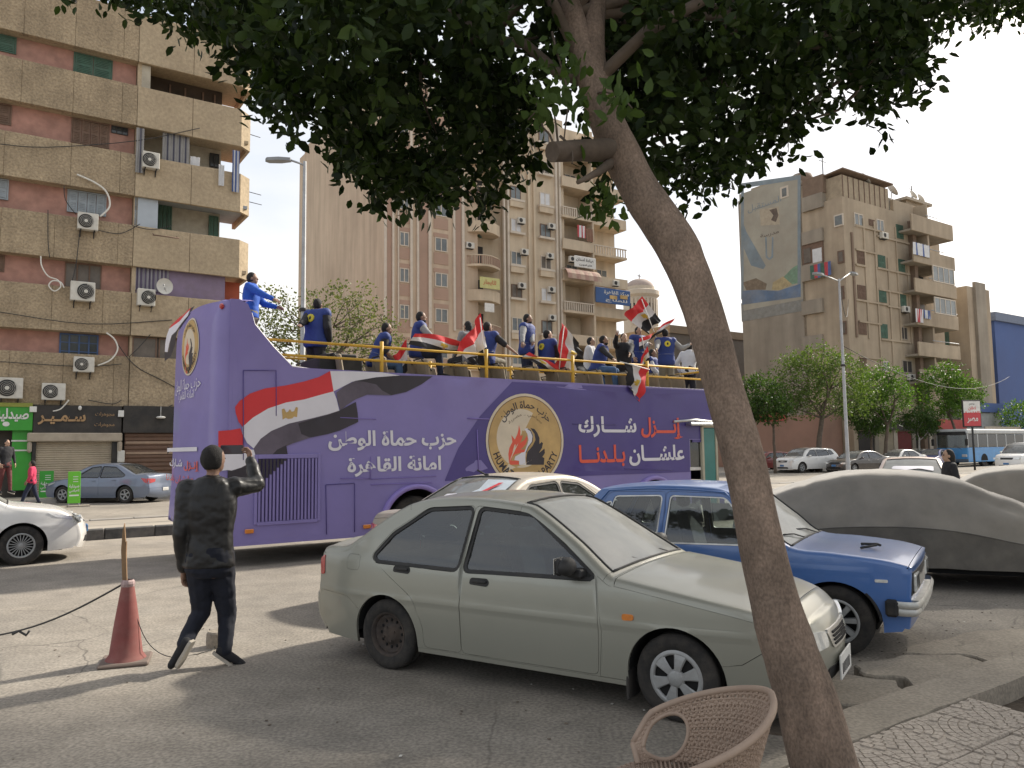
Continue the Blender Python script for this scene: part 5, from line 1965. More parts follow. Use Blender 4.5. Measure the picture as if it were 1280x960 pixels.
# ================================================================== other vehicles
def cover(name, label, loc, rz, L, Wd, prof, mats, hem=.28, seam=.98, wr=.02, seed=0, group=None, wrinkles=None):
 """cloth cover draped over a parked car; prof = [(x, z), ...] along the top"""
 root = thing(name, label, 'covered car', loc, rz, group)
 mb = MB()
 NS, NA = 84, 22
 x0, x1 = -L / 2, L / 2
 P = catmull([Vector(p) for p in prof], 8)
 def T(x):
  for a, b in zip(P, P[1:]):
   if a.x <= x <= b.x:
    return a.y + (b.y - a.y) * (x - a.x) / max(1e-6, b.x - a.x)
  return P[0].y if x < P[0].x else P[-1].y
 vs = []
 for i in range(NS + 1):
  t = -math.pi / 2 + math.pi * i / NS
  s = math.sin(t)
  x = (x0 + x1) / 2 + L / 2 * (abs(s) ** .72) * (1 if s > 0 else -1)
  c = max(0, math.cos(t))
  w = Wd / 2 * c ** .22
  top = T(x)
  top = hem + (top - hem) * min(1, c ** .14)
  for j in range(-NA, NA + 1):
   q = abs(j) / NA
   sg = 1 if j > 0 else -1
   if q < .42:
    k = q / .42
    y = w * .66 * k
    z = top - .035 * k * k
   elif q < .62:
    k = (q - .42) / .2
    y = w * (.66 + .16 * math.sin(k * math.pi / 2))
    z = (top - .035) - (.13 + .0) * (1 - math.cos(k * math.pi / 2)) * min(1, top / 1.2)
   else:
    k = (q - .62) / .38
    zt = (top - .035) - .13 * min(1, top / 1.2)
    z = zt + (hem - zt) * k
    belt_ = .95
    if z > belt_ and zt > belt_:
     y = w * (.82 + .16 * (zt - z) / (zt - belt_))
    else:
     y = w * (.98 + .03 * math.sin(min(1, max(0, (belt_ - z) / (belt_ - hem))) * math.pi))
     if zt <= belt_:
      y = w * (.82 + .17 * min(1, k * 3))
   y *= sg
   n_ = noise.noise(Vector((x * 1.4 + seed, y * 1.2, z * 2.4))) * wr
   n_ += noise.noise(Vector((x * 5 + seed, y * 3, z * 1.3 + x))) * wr * .6
   n_ += (abs(noise.noise(Vector((x * 2.2 + z * 3 + seed, y * 2, z * 5)))) - .2) * wr * .9
   if q > .62:
    n_ += .016 * math.sin(x * 13 + 4 * noise.noise(Vector((x * 1.7 + seed, sg, 0)))) * max(0, 1 - (z - hem) / .75)
    n_ += .012 * math.sin(z * 16 + x * 5 + 5 * noise.noise(Vector((x * 1.3, z * 2, seed)))) * min(1, max(0, (1.25 - z) / .3))
   if wrinkles:
    for (wx, wz, wrx, amp, f, ang) in wrinkles:
     d = math.hypot((x - wx), (z - wz)) / wrx
     if d < 1:
      n_ += amp * math.sin(((x - wx) * math.cos(ang) + (z - wz) * math.sin(ang)) * f + 2 * noise.noise(Vector((x * 3, z * 3, 0)))) * (1 - d) ** 1.2
   yo = y + sg * n_ * (1 if q > .5 else .3)
   zo = z + n_ * (.9 if q <= .6 else .1)
   if q > .98:
    zo = hem + .015 * noise.noise(Vector((x * 3, sg, seed)))
   vs.append((x + n_ * .3, yo, zo))
 n = 2 * NA + 1
 up_, lo_ = [], []
 for i in range(NS):
  for j in range(n - 1):
   f = (i * n + j, i * n + j + 1, (i + 1) * n + j + 1, (i + 1) * n + j)
   zc = sum(vs[a][2] for a in f) / 4
   q = abs(j + .5 - NA) / NA
   (up_ if q < .80 else lo_).append(f)
 mb.add(vs, up_, 0, True)
 top_ = mb.build('car_cover', [mats[0]], root)
 mb = MB()
 mb.add(vs, lo_, 0, True)
 mb.build('cover_skirt', [mats[1]], root)
 for sg in (0, 1):
  k_ = [vs[i * n + (int(.2 * NA) if sg else n - 1 - int(.2 * NA))] for i in range(3, NS - 2)]
  MB().tube(k_, .008, 4).build('seam', [mats[1]], root)
 for wx in (-L / 2 + .85, L / 2 - .85):
  for sd in (-1, 1):
   wheel(root, wx, sd * (Wd / 2 - .2), .31, .19, sd, 'steel', 20)
 MB().box(-L / 2 + .3, L / 2 - .3, -Wd / 2 + .2, Wd / 2 - .2, .2, .4).build('underbody', [M_UNDER], root)
 return root
def cloth_mat(name, col, dust):
 return mat(name, col, rough=.95, var=.12, scale=1.2, bump=.35, bscale=180, bdist=.002, dirt=dust, dirt_col=(.30, .27, .22), sheen=.3)
C_G1 = speckle(cloth_mat('grey_cover_cloth', (.24, .22, .19), .75), 4, .1)
C_G2 = speckle(cloth_mat('dark_grey_cover_cloth', (.10, .092, .08), .45), 5, .12)
rv = R(-22)
cc = ground(1205, 748) + Vector((-math.sin(rv), math.cos(rv), 0)) * .98 + Vector((-.2, .45, 0))
cover('covered_car', 'big car under a dusty grey two tone cloth cover beside the blue car', cc, rv, 4.75, 1.9,
  [(-2.38, .90), (-2.2, 1.06), (-1.75, 1.24), (-1.15, 1.42), (-.55, 1.49), (.0, 1.48), (.45, 1.39), (1.0, 1.16), (1.3, 1.03), (1.8, .96), (2.2, .88), (2.38, .75)], [C_G1, C_G2], wr=.03, seed=3,
  wrinkles=[(-1.25, 1.15, .35, .02, 40, -.6), (1.15, 1.05, .7, .022, 26, 1.35), (.6, 1.2, .5, .01, 30, 1.0)])
rv2 = R(-30)
cover('covered_car', 'car under a plain dark grey cover behind the big covered car', Vector((8.55, 12.4, 0)), rv2, 4.5, 1.85,
  [(-2.25, .8), (-2.1, .95), (-1.5, 1.1), (-.9, 1.40), (-.3, 1.47), (.3, 1.45), (.9, 1.3), (1.3, 1.1), (1.8, 1.0), (2.25, .75)], [C_G1, C_G2], wr=.02, seed=9)
C_ST = cloth_mat('striped_cover_cloth', (.42, .42, .41), .3)
cover('covered_car', 'car under a pale striped silver cover at the right edge', Vector((14.1, 18.6, 0)), R(-30), 4.4, 1.8,
  [(-2.2, .8), (-2.05, 1.0), (-1.5, 1.15), (-.9, 1.42), (-.3, 1.48), (.3, 1.45), (.9, 1.3), (1.3, 1.1), (1.8, 1.0), (2.2, .75)], [C_ST, C_ST], wr=.03, seed=14,
  wrinkles=[(-.9, 1.1, 1.6, .03, 26, .15)])
# beige saloon between the silver car and the bus, seen from behind its left corner
P_BEI = car_paint('beige_paint', (.36, .325, .275), dust=.42, rough=.35, metal=.2, dust_col=(.38, .33, .26))
hb_ = R(48)
bc = Vector((.30, 11.05, 0))
bei, SB = sedan('parked_saloon', 'dusty beige saloon with stickers on its rear window, between the silver saloon and the bus', bc, hb_, P_BEI, L=4.5, Wd=1.74, H=1.47, wb=2.6, det=True, step=.09,
    glass_rear=glass_mat('brown_dusty_glass', (.25, .22, .2), .25, .06, .30), frame_mat=M_TRIM)
on_r = SB['_rows']
rows, names, pts2, nor = on_r
def on_rear_glass(S, root, nm, pts, m, lift=.012):
 """outline in (y, t): t from 0 at the roof end of the rear window to 1 at the boot"""
 rows, names, pts2, nor = S['_rows']
 idx = [i for i, n_ in enumerate(names) if n_ == 'rear_window']
 a, b = idx[0], idx[-1] + 1
 def P(y, t):
  f = a + (b - a) * t
  i = min(int(f), b - 1)
  k = f - i
  row = [rows[i][c].lerp(rows[i + 1][c], k) for c in range(len(rows[i]))]
  nn = Vector((nor[i].x, 0, nor[i].y))
  for c in range(len(row) - 1):
   if row[c].y <= y <= row[c + 1].y:
    s = (y - row[c].y) / max(1e-6, row[c + 1].y - row[c].y)
    return row[c].lerp(row[c + 1], s) + nn * lift
  return row[len(row) // 2] + nn * lift
 mb = MB()
 ngon(pts, lambda x, y: P(x, y), 0, mb)
 return mb.build(nm, [m], root)
M_STK = mat('sticker_pale_blue', (.50, .55, .60), rough=.5, var=.15)
on_rear_glass(SB, bei, 'sticker', [(-.10, .15), (-.55, .1), (-.6, .9), (-.30, .92), (-.22, .7), (-.06, .62), (-.16, .45)], M_STK)
on_rear_glass(SB, bei, 'sticker', [(-.42, .22), (-.36, .24), (-.12, .80), (-.02, .92), (-.10, .94), (-.2, .86)], A_RED, .016)
on_rear_glass(SB, bei, 'sticker', [(.30, .62), (.12, .60), (.14, .70), (.32, .72)], A_WHITE)
wpb = MB()
wpb.tube([(SB['x0'] + 1.55, .15, 1.47), (SB['x0'] + 1.40, .20, 1.55)], .012, 5)
wpb.tube([(SB['x0'] + 1.5, .12, 1.475), (SB['x0'] + 1.5, .12, 1.50)], .03, 8)
wpb.build('aerial', [M_TRIM], bei)
# white saloon entering from the left
P_WHITE = car_paint('white_paint', (.72, .71, .68), dust=.12, rough=.2, dust_col=(.45, .42, .37))
wc = W(1.30 - 2.27, 15.33 + .87, 0)
whi, SW = sedan('saloon_car', 'white saloon with many-spoked wheels driving in at the left edge', wc, ROAD, P_WHITE, L=4.54, Wd=1.78, H=1.44, wb=2.7, wr_=.325, det=True, step=.09, style='multi', over_f=.90, shift=.02, hood_z=.97, nose_taper=.22)
# slate blue saloon parked by the shutters, facing left
P_SLATE = car_paint('slate_blue_paint', (.15, .185, .26), dust=.25, rough=.25, metal=.3, dust_col=(.32, .33, .35))
_th = R(44)
sc_ = W(4.06 - 1.3 * math.cos(_th) + .79 * math.sin(_th), 32.2 + 1.3 * math.sin(_th) + .79 * math.cos(_th), 0)
sla, SS = sedan('parked_saloon', 'slate blue saloon parked before the closed beige shutter, tail towards the bus', sc_, ROAD + math.pi - _th, P_SLATE, L=4.48, Wd=1.77, H=1.46, wb=2.65, wr_=.32, det=True, step=.14)
sedan('parked_saloon', 'dark saloon mostly hidden behind the rear of the purple bus, by the brown shutters', W(8.2, 35.0, 0), ROAD + math.pi, car_paint('dark_blue_paint', (.03, .035, .05), dust=.2), L=4.4, H=1.44)
# traffic on the far side, right
P_DK = car_paint('dark_brown_paint', (.035, .030, .030), dust=.18, rough=.22)
P_PINK = car_paint('rosy_beige_paint', (.42, .30, .26), dust=.35, rough=.35, metal=.2)
P_REDC = car_paint('red_paint', (.22, .02, .02), dust=.2, rough=.3)
P_SIL = car_paint('light_silver_paint', (.50, .50, .49), dust=.2, rough=.3, metal=.3)
P_NAVY = car_paint('navy_paint', (.03, .05, .22), dust=.15, rough=.3)
pk, SP = sedan('saloon_car', 'rosy beige saloon with white lettering on its rear window, beyond the covered car', Vector((9.75, 18.9, 0)), R(62), P_PINK, L=4.3, H=1.5, glass_rear=glass_mat('grey_rear_glass', (.3, .33, .36), .2, .05, .35))
on_rear_glass(SP, pk, 'sticker', rpoly([(-.45, .48), (.38, .48), (.42, .62), (.1, .70), (-.15, .62), (-.45, .72)], .05), A_WHITE)
sedan('suv_car', 'white sport utility car driving towards us beyond the lamp post', Vector((20.5, 54, 0)), R(207), P_WHITE, L=4.6, Wd=1.86, H=1.68, wb=2.75, wr_=.36, trunk=False, hood_z=1.05)
sedan('saloon_car', 'near black saloon with a blue plate driving towards us behind the lamp post', Vector((23.4, 52.5, 0)), R(207), P_DK, L=4.65, Wd=1.8, H=1.44, wb=2.7)
sedan('saloon_car', 'light silver saloon right behind the near black one', Vector((29.2, 58.5, 0)), R(208), P_SIL, L=4.5, H=1.46)
sedan('saloon_car', 'red hatchback half hidden behind the leaning trunk and the white car', Vector((18.9, 57.5, 0)), R(206), P_REDC, L=4.2, H=1.45, trunk=False, hood_z=.95)
sedan('saloon_car', 'dark grey saloon parked at the foot of the far building by the bus', W(63.5, 34.6, 0), ROAD + R(185), car_paint('grey_paint', (.07, .075, .08), dust=.3), L=4.4, H=1.45)
sedan('saloon_car', 'navy blue saloon just left of the light blue bus', W(61.5, 32.2, 0), ROAD + R(188), P_NAVY, L=4.4, H=1.45)
sedan('minibus_car', 'white van with a blue stripe cut by the right edge', W(57.5, 24.2, 0), ROAD + R(180), P_WHITE, L=4.6, Wd=1.8, H=1.85, wb=2.7, trunk=False, hood_z=1.1)
# light blue city bus -------------------------------------------------
P_LB = mat('bus_blue', (.06, .27, .58), rough=.35, var=.06, coat=.4, dirt=.25)
P_LG = mat('bus_pale', (.50, .52, .52), rough=.45, var=.06, dirt=.3)
cb = thing('city_bus', 'light blue and white single deck city bus coming towards us at the right', 'bus', W(64.9, 31.2, 0), ROAD)
LB, WB, HB = 11.5, 2.5, 3.05
mb = MB().bbox(0, LB, 0, WB, .35, 1.55, .06)
mb.build('lower_body', [P_LB], cb)
MB().bbox(0, LB, 0, WB, 2.62, HB, .1).build('roof', [P_LG], cb)
for k in range(8):
 x = .1 + k * (LB - .2) / 7
 for y in (.03, WB - .06):
  MB().bbox(x - .06, x + .06, y - .02, y + .05, 1.54, 2.64, .01).build('pillar', [P_LG], cb)
 if k < 7:
  MB().box(x + .06, x + (LB - .2) / 7 - .06, .03, .045, 1.56, 2.6).build('side_window', [G_DARK], cb)
MB().box(.02, .04, .12, WB - .12, 1.35, 2.55).build('windscreen', [G_CAR], cb)
MB().bbox(-.02, .05, .1, WB - .1, 2.56, 2.84, .02).build('destination_board', [M_TRIM], cb)
MB().box(.4, LB - .3, .6, WB - .3, .5, 1.5).build('inner_wall', [M_TRIM], cb)
MB().bbox(-.06, .04, .0, WB, .38, .62, .03).build('front_bumper', [mat('bumper_slate', (.10, .13, .17), rough=.6)], cb)
for y in (.3, WB - .3):
 MB().bbox(-.035, .02, y - .2, y + .2, .78, 1.0, .02).build('headlight', [M_LAMP], cb)
for (x, y, sd) in ((2.6, .16, -1), (2.6, WB - .16, 1), (8.6, .16, -1), (8.6, WB - .16, 1)):
 wheel(cb, x, y, .47, .3, sd, 'bus', 24)
for x in (2.6, 8.6):
 MB().lathe([(.56, -.012), (.56, .12)], (x, 0, .47), 'y', 20, 0, True, 0, math.pi).lathe([(.56, -.012), (.0, -.012)], (x, 0, .47), 'y', 20, 0, True, 0, math.pi).build('wheel_well', [M_UNDER], cb)
mb = MB()
mb.tube([(-.02, WB - .05, 2.7), (-.35, WB + .1, 2.6), (-.35, WB + .1, 2.2)], .02, 6)
mb.bbox(-.42, -.3, WB - .02, WB + .2, 1.7, 2.25, .03)
mb.build('mirror', [M_TRIM], cb)
mb = MB()
mb.tube([(-.02, .05, 2.7), (-.35, -.1, 2.6), (-.35, -.1, 2.2)], .02, 6)
mb.bbox(-.42, -.3, -.2, .02, 1.7, 2.25, .03)
mb.build('mirror', [M_TRIM], cb)
for k in range(2):
 MB().tube([(.0, .5 + k * 1.1, 1.4), (-.02, 1.1 + k * .9, 1.75)], .015, 5).build('wiper', [M_TRIM], cb)
# ================================================================== buildings
M_BAND = mat('ribbed_beige_render', (.37, .29, .19), rough=.95, var=.16, scale=.8, bump=.9, bscale=9, bdist=.06, dirt=.5, dirt_col=(.20, .15, .10))
M_BAND2 = mat('smooth_beige_render', (.42, .335, .225), rough=.95, var=.12, scale=.6, bump=.5, bscale=14, bdist=.03, dirt=.4, dirt_col=(.24, .18, .12))
M_PINK = mat('faded_pink_paint', (.40, .215, .168), rough=.9, var=.13, scale=1.2, bump=.3, bscale=12, dirt=.45, dirt_col=(.30, .20, .15))
M_LILAC = mat('lilac_paint', (.22, .17, .25), rough=.9, var=.1, dirt=.3)
M_INW = mat('balcony_wall_cream', (.42, .38, .30), rough=.9, var=.12, dirt=.4)
M_WOODB = mat('brown_shutter_wood', (.16, .10, .07), rough=.7, var=.2, scale=5, dirt=.35)
M_GREENS = mat('dark_green_shutter', (.055, .12, .085), rough=.6, var=.25, scale=3, dirt=.4, dirt_col=(.14, .15, .12))
M_BLUESH = mat('pale_blue_shutter', (.30, .34, .37), rough=.6, var=.15, scale=4, dirt=.3)
M_BLUEG = mat('blue_painted_grille', (.05, .10, .22), rough=.5, var=.2, dirt=.3)
M_GLW = mat('window_dark_glass', (.05, .055, .055), rough=.12, var=.3, scale=2)
M_GLB = mat('window_brown_glass', (.12, .10, .08), rough=.3, var=.3, scale=2, dirt=.4)
M_AC = mat('aircon_casing', (.58, .56, .50), rough=.55, var=.08, scale=4, dirt=.4, dirt_col=(.3, .26, .2))
M_CURT = mat('striped_curtain', (.30, .29, .28), rough=.95, var=.1)
M_CURTD = mat('curtain_stripe', (.09, .09, .12), rough=.95, var=.1)
M_CLOTHW = mat('white_laundry', (.62, .62, .62), rough=.95, var=.08)
M_CLOTHB = mat('blue_laundry', (.10, .14, .30), rough=.95, var=.15)
M_CLOTHR = mat('red_laundry', (.45, .07, .08), rough=.95, var=.15)
M_SOFF = mat('pale_soffit', (.30, .33, .36), rough=.9, var=.1)
M_WIRE = mat('black_cable', (.03, .03, .03), rough=.7, var=.1)
M_PIPE = mat('white_hose', (.66, .64, .58), rough=.5, var=.05)
M_SIGNK = mat('black_shop_sign', (.018, .016, .014), rough=.35, var=.2, dirt=.25)
M_LIME = mat('lime_green_board', (.13, .46, .03), rough=.4, var=.06)
M_LIMED = mat('deep_green_board', (.04, .30, .03), rough=.4, var=.08)
M_GOLDT = mat('gold_letter', (.42, .27, .14), rough=.35, metal=.5, var=.1)
M_ROLL = mat('beige_roller_shutter', (.44, .37, .27), rough=.6, var=.1, scale=1.5, dirt=.35)
M_ROLLB = mat('brown_roller_shutter', (.15, .085, .055), rough=.6, var=.12, dirt=.3)
M_STONE = mat('pale_stone_lintel', (.40, .34, .26), rough=.8, var=.1, dirt=.4)
speckle(M_BAND, 11, .24)
speckle(M_BAND, 2.2, .12, stretch=(1, 1, .3))
speckle(M_BAND2, 7, .14)
speckle(M_PINK, 3, .15)
class SB(MB):
 """mesh builder in street coordinates, hung under a building root"""
 def sb(self, name, mats, root, fix=True):
  o = root.get('_o', (0, 0)) if root is not None else (0, 0)
  self.v = [(x - o[0], y - o[1], z) for x, y, z in self.v]
  return self.build(name, mats, root, fix=fix)
def building(name, label, cat, u, v):
 r_ = thing(name, label, cat, W(u, v, 0), ROAD)
 r_['_o'] = (u, v)
 return r_
def part_of(p, root):
 p['_o'] = (root['_o'][0], root['_o'][1])
 return p
def shutter_window(root, u0, u1, z0, z1, v, m, leaves=2, slats=True, frame=None, openlr=0.0, nm='shutter'):
 """closed louvred leaves in a frame, each leaf its own piece"""
 f = SB()
 t = .05
 f.box(u0, u1, v - .03, v + .06, z0, z0 + t).box(u0, u1, v - .03, v + .06, z1 - t, z1).box(u0, u0 + t, v - .028, v + .06, z0 + t, z1 - t).box(u1 - t, u1, v - .028, v + .06, z0 + t, z1 - t)
 w = part_of(f.sb('window', [frame or m], root), root)
 n = leaves
 L = (u1 - u0 - 2 * t) / n
 for k in range(n):
  a = u0 + t + L * k
  g = SB()
  g.bbox(a + .01, a + L - .01, v - .02, v + .02, z0 + t + .01, z1 - t - .01, .008)
  for hh in ((.08, .46), (.54, .92)):
   za, zb_ = z0 + (z1 - z0) * hh[0], z0 + (z1 - z0) * hh[1]
   q = int((zb_ - za) / .07)
   for j in range(q):
    z = za + (zb_ - za) * (j + .5) / q
    g.box(a + .08, a + L - .08, v - .045, v - .018, z - .012, z + .018)
  g.sb(nm, [m], w)
 return w
def glazed_window(root, u0, u1, z0, z1, v, fm, gm=None, n=2, bars=0, t=.05, sill=None, dep=.06):
 f = SB()
 f.box(u0, u1, v - .03, v + dep, z0, z0 + t).box(u0, u1, v - .03, v + dep, z1 - t, z1).box(u0, u0 + t, v - .028, v + dep, z0 + t, z1 - t).box(u1 - t, u1, v - .028, v + dep, z0 + t, z1 - t)
 for k in range(1, n):
  a = u0 + (u1 - u0) * k / n
  f.box(a - t / 2, a + t / 2, v - .026, v + dep, z0 + t, z1 - t)
 for k in range(1, bars + 1):
  z = z0 + (z1 - z0) * k / (bars + 1)
  f.box(u0 + t, u1 - t, v - .02, v + dep - .01, z - .02, z + .02)
 if sill:
  f.box(u0 - .08, u1 + .08, v - .14, v - .031, z0 - .1, z0 - .005)
 w = part_of(f.sb('window', [fm], root), root)
 for k in range(n):
  a, b = u0 + (u1 - u0) * k / n, u0 + (u1 - u0) * (k + 1) / n
  SB().box(a + t / 2 + .005, b - t / 2 - .005, v + .0, v + .02, z0 + t, z1 - t).sb('pane', [gm or M_GLW], w)
 return w
def aircon(label, u, z, v, w=.85, h=.58, group=None, fans=1, d=.32, fan_at=.33, dark=False):
 """outdoor unit on two brackets; u is its middle, z its bottom, v the wall"""
 root = thing('air_conditioner', label, 'air conditioner', W(u, v, z), ROAD, group)
 mb = MB().bbox(-w / 2, w / 2, -d - .06, -.06, 0, h, .02)
 mb.box(-w / 2 + w * .66, w / 2 - .02, -d - .066, -d - .059, .05, h - .05)
 mb.build('casing', [M_AC], root)
 cx = -w / 2 + w * fan_at
 g = MB().lathe([(h * .40, -d - .085), (h * .40, -d - .06), (h * .37, -d - .062), (h * .36, -d - .075), (0.01, -d - .072)], (cx, 0, h / 2), 'y', 20, 0, True)
 go = g.build('fan_grille', [M_TRIM], root)
 MB().lathe([(h * .10, -d - .095), (0.001, -d - .1)], (cx, 0, h / 2), 'y', 12).build('hub', [M_AC], go)
 rg = MB()
 for r_ in (.16, .24, .32):
  rg.tube([(cx + h * r_ * math.cos(t), -d - .09, h / 2 + h * r_ * math.sin(t)) for t in [2 * math.pi * i / 16 for i in range(17)]], .005, 4)
 tag(rg.build('fan_wire', [M_AC], go), kind='stuff')
 for s_ in (-w * .33, w * .33):
  b = MB()
  b.box(s_ - .02, s_ + .02, -d - .08, 0, -.04, -.002)
  b.box(s_ - .019, s_ + .019, -.035, 0, -.28, -.04)
  b.tube([(s_, -d + .02, -.03), (s_, -.02, -.26)], .014, 4)
  b.build('bracket', [M_TRIM], root)
 return root
def hose(name, pts, r, m, root, n=5):
 q = catmull([Vector(p) for p in pts], n)
 s = SB()
 s.tube(q, r, 6)
 return s.sb(name, [m], root)
def R4(px0, py0, px1, py1, v):
 """pixel rectangle to (u0, u1, z0, z1) on the wall plane"""
 a, b = plane_v(px0, (py0 + py1) / 2, v), plane_v(px1, (py0 + py1) / 2, v)
 c = (px0 + px1) / 2
 return a[0], b[0], plane_v(c, py1, v)[1], plane_v(c, py0, v)[1]
def cloth_strip(root, u0, u1, z0, z1, v, mats, n=9, nm='curtain', seed=0, amp=.05):
 """hanging cloth with folds; alternate stripes"""
 s = SB()
 k = n * 3
 vs = []
 for j in range(5):
  z = z1 + (z0 - z1) * j / 4
  for i in range(k + 1):
   a = u0 + (u1 - u0) * i / k
   vs.append((a, v + amp * math.sin(i * 2.1 + seed + .3 * j), z))
 for j in range(4):
  for i in range(k):
   s.add([], [])
 fs = [(j * (k + 1) + i, j * (k + 1) + i + 1, (j + 1) * (k + 1) + i + 1, (j + 1) * (k + 1) + i) for j in range(4) for i in range(k)]
 s.v, s.f = vs, fs
 s.m = [(i // 2) % len(mats) for j in range(4) for i in range(k)]
 s.s = [True] * len(fs)
 return s.sb(nm, mats, root, fix=False)
FV = 37.2                       # street line of the far frontages
lb = building('apartment_building', 'beige ribbed apartment building with pink window strips above the closed shops on the left', 'building', 0, FV)
UL, US, UR = -14.0, 4.72, 9.3
zb_ = [19.6, 16.6, 13.35, 10.15, 7.05, 3.9]
bh = [2.35, 1.85, 1.9, 1.85, 1.9, 2.2]
s = SB()
s.box(UL, US - .02, FV + .55, FV + 13, 0, 21.2)
s.box(US - .02, UR - .6, FV + 1.75, FV + 13, 0, 21.2)
s.sb('wall', [M_PINK], lb)
for k, (z, h) in enumerate(zip(zb_, bh)):
 u = UL
 i = 0
 while u < US - .05:
  w = min(1.9 if (i * 7 + k * 3) % 5 else 2.4, US - .01 - u)
  o = .012 * noise.noise(Vector((u, k, 0)))
  SB().bbox(u + .004, u + w - .004, FV + o, FV + .30, z, z + h, .012).sb('panel', [M_BAND], lb)
  u += w
  i += 1
 SB().box(UL, US, FV + .30, FV + .60, z, z + .14).sb('slab', [M_BAND2], lb)
 vv = .0 if k in (0, 1, 2, 3) else .06
 for (a, b) in ((US, US + 2.35), (US + 2.36, UR)):
  SB().bbox(a + .003, b - .003, FV - vv, FV + .16, z, z + (h if k else 2.3), .012).sb('balcony_front', [M_BAND2 if k < 5 else M_BAND], lb)
 SB().prism([(UR, FV - vv + .002), (UR + .55, FV + .50), (UR + .55, FV + 3.2), (UR + .40, FV + 3.2), (UR + .40, FV + .58), (UR, FV + .17)], z + .02, z + h - .01, 'z').sb('balcony_end', [M_BAND2], lb)
 if k < 5:
  SB().box(US, UR + .38, FV + .17, FV + 3.1, z + .25, z + .40).sb('balcony_floor', [M_SOFF if k == 2 else M_BAND2], lb)
SB().box(UL, UR - .5, FV + .2, FV + 13, 21.2, 21.5).sb('roof', [M_BAND2], lb)
PV_ = FV + .53                  # plane of the strip walls
for (a, b, c, d, kind) in ((0, 28, 21, 66, 'g'), (92, 53, 141, 97, 'g'), (0, 118, 15, 156, 'b'), (89, 142, 137, 182, 'b4'), (139, 152, 160, 168, 'grille'), (0, 213, 11, 250, 'p'), (84, 229, 133, 268, 'p4'), (0, 311, 6, 340, 'b')):
 u0, u1, z0, z1 = R4(a, b, c, d, PV_)
 fl = min(range(6), key=lambda i: abs(zb_[i] - z1))
 if a == 0:
  u0 -= 1.0
 z1 = zb_[fl] - .03
 z0 = max(z0, zb_[min(5, fl + 1)] + bh[min(5, fl + 1)] - .2)
 if kind == 'g':
  shutter_window(lb, u0, u1, z0, z1, PV_, M_GREENS, 2)
 elif kind in ('b', 'b4'):
  shutter_window(lb, u0, u1, z0, z1, PV_, M_WOODB, 4 if kind == 'b4' else 2)
 elif kind in ('p', 'p4'):
  shutter_window(lb, u0, u1, z0, z1, PV_ - .05, M_BLUESH, 4 if kind == 'p4' else 2)
 else:
  glazed_window(lb, u0, u1, z0, z1, PV_, M_TRIM, M_GLW, 3, 1, .03)
u0, u1, z0, z1 = R4(81, 322, 127, 358, PV_)
glazed_window(lb, u0, u1, z0 - .1, zb_[3] - .03, PV_, M_WOODB, M_GLB, 3, 0)
u0, u1, z0, z1 = R4(74, 412, 123, 448, PV_)
glazed_window(lb, u0, u1, z0 - .1, zb_[4] - .03, PV_ - .02, M_BLUEG, M_GLW, 4, 2, .06)
for a in (-9.5, -5.5, -2.8):
 for k in (1, 2, 3, 4):
  shutter_window(lb, a, a + 1.6, zb_[k] - 1.25, zb_[k] - .03, PV_, M_WOODB, 2)
# right-hand balconies: back walls, windows, cloths
BVk = FV + 1.72
def inner(k, m, a=US, b=UR - .55, dv=0):
 SB().box(a, b, BVk - .04 - dv, BVk - dv, zb_[k + 1] + .4, zb_[k] + .24).sb('inner_wall', [m], lb)
inner(0, mat('dark_brown_wall', (.05, .035, .025), var=.4, scale=1, dirt=.3))  # dark brown back wall of the top balcony, unevenly toned
inner(1, M_INW)
inner(2, M_INW)
inner(3, M_LILAC, dv=1.35)
inner(4, M_GLB, dv=1.4)
for k in (0, 1, 2, 3, 4):       # dividing pier at the seam
 SB().box(US + .0, US + .16, FV + .2, BVk, zb_[k + 1] + .4, zb_[k] + .24).sb('pier', [M_BAND2], lb)
u0, u1, z0, z1 = R4(172, 78, 188, 108, FV + .3)
SB().box(u0, u1, FV + .22, FV + .26, z0 - .2, zb_[0]).sb('screen', [M_INW], lb)
for q in (.35, .5, .68, .8):
 u = US + (UR - US) * q
 SB().box(u - .04, u + .04, BVk - .12, BVk - .045, zb_[1] + 1.9, zb_[0]).sb('post', [M_WOODB], lb)
u0, u1, z0, z1 = R4(168, 244, 197, 279, FV + .3)
SB().box(u0, u1, FV + .2, FV + .24, z0 - .2, zb_[2]).sb('screen', [mat('pale_blue_panel', (.38, .42, .46), var=.05)], lb)
u0, u1, z0, z1 = R4(197, 249, 215, 282, FV + 1.6)
shutter_window(lb, u0, u1, z0 - .3, z1, FV + 1.6, M_GREENS, 3)
u0, u1, z0, z1 = R4(261, 270, 273, 292, FV + 1.6)
shutter_window(lb, u0, u1, z0 - .2, z1, FV + 1.6, M_GREENS, 2)
u0, u1, z0, z1 = R4(262, 192, 274, 209, FV + 1.6)
glazed_window(lb, u0, u1, z0, z1, FV + 1.6, M_TRIM, M_GLW, 2)
u0, u1, z0, z1 = R4(262, 345, 300, 375, FV + .9)
SB().box(u0, UR + .35, FV + 1.2, FV + 1.25, zb_[4] + 1.9, zb_[3]).sb('end_panel', [mat('orange_red_paint', (.45, .10, .05), var=.1)], lb)
for (a, b, c, d) in ((165, 415, 196, 450), (198, 416, 226, 452), (228, 418, 262, 455)):
 u0, u1, z0, z1 = R4(a, b, c, d, FV + .25)
 glazed_window(lb, u0, u1, z0 - .1, zb_[4] - .02, FV + .22, M_WOODB, M_GLB, 1, 0, .06)
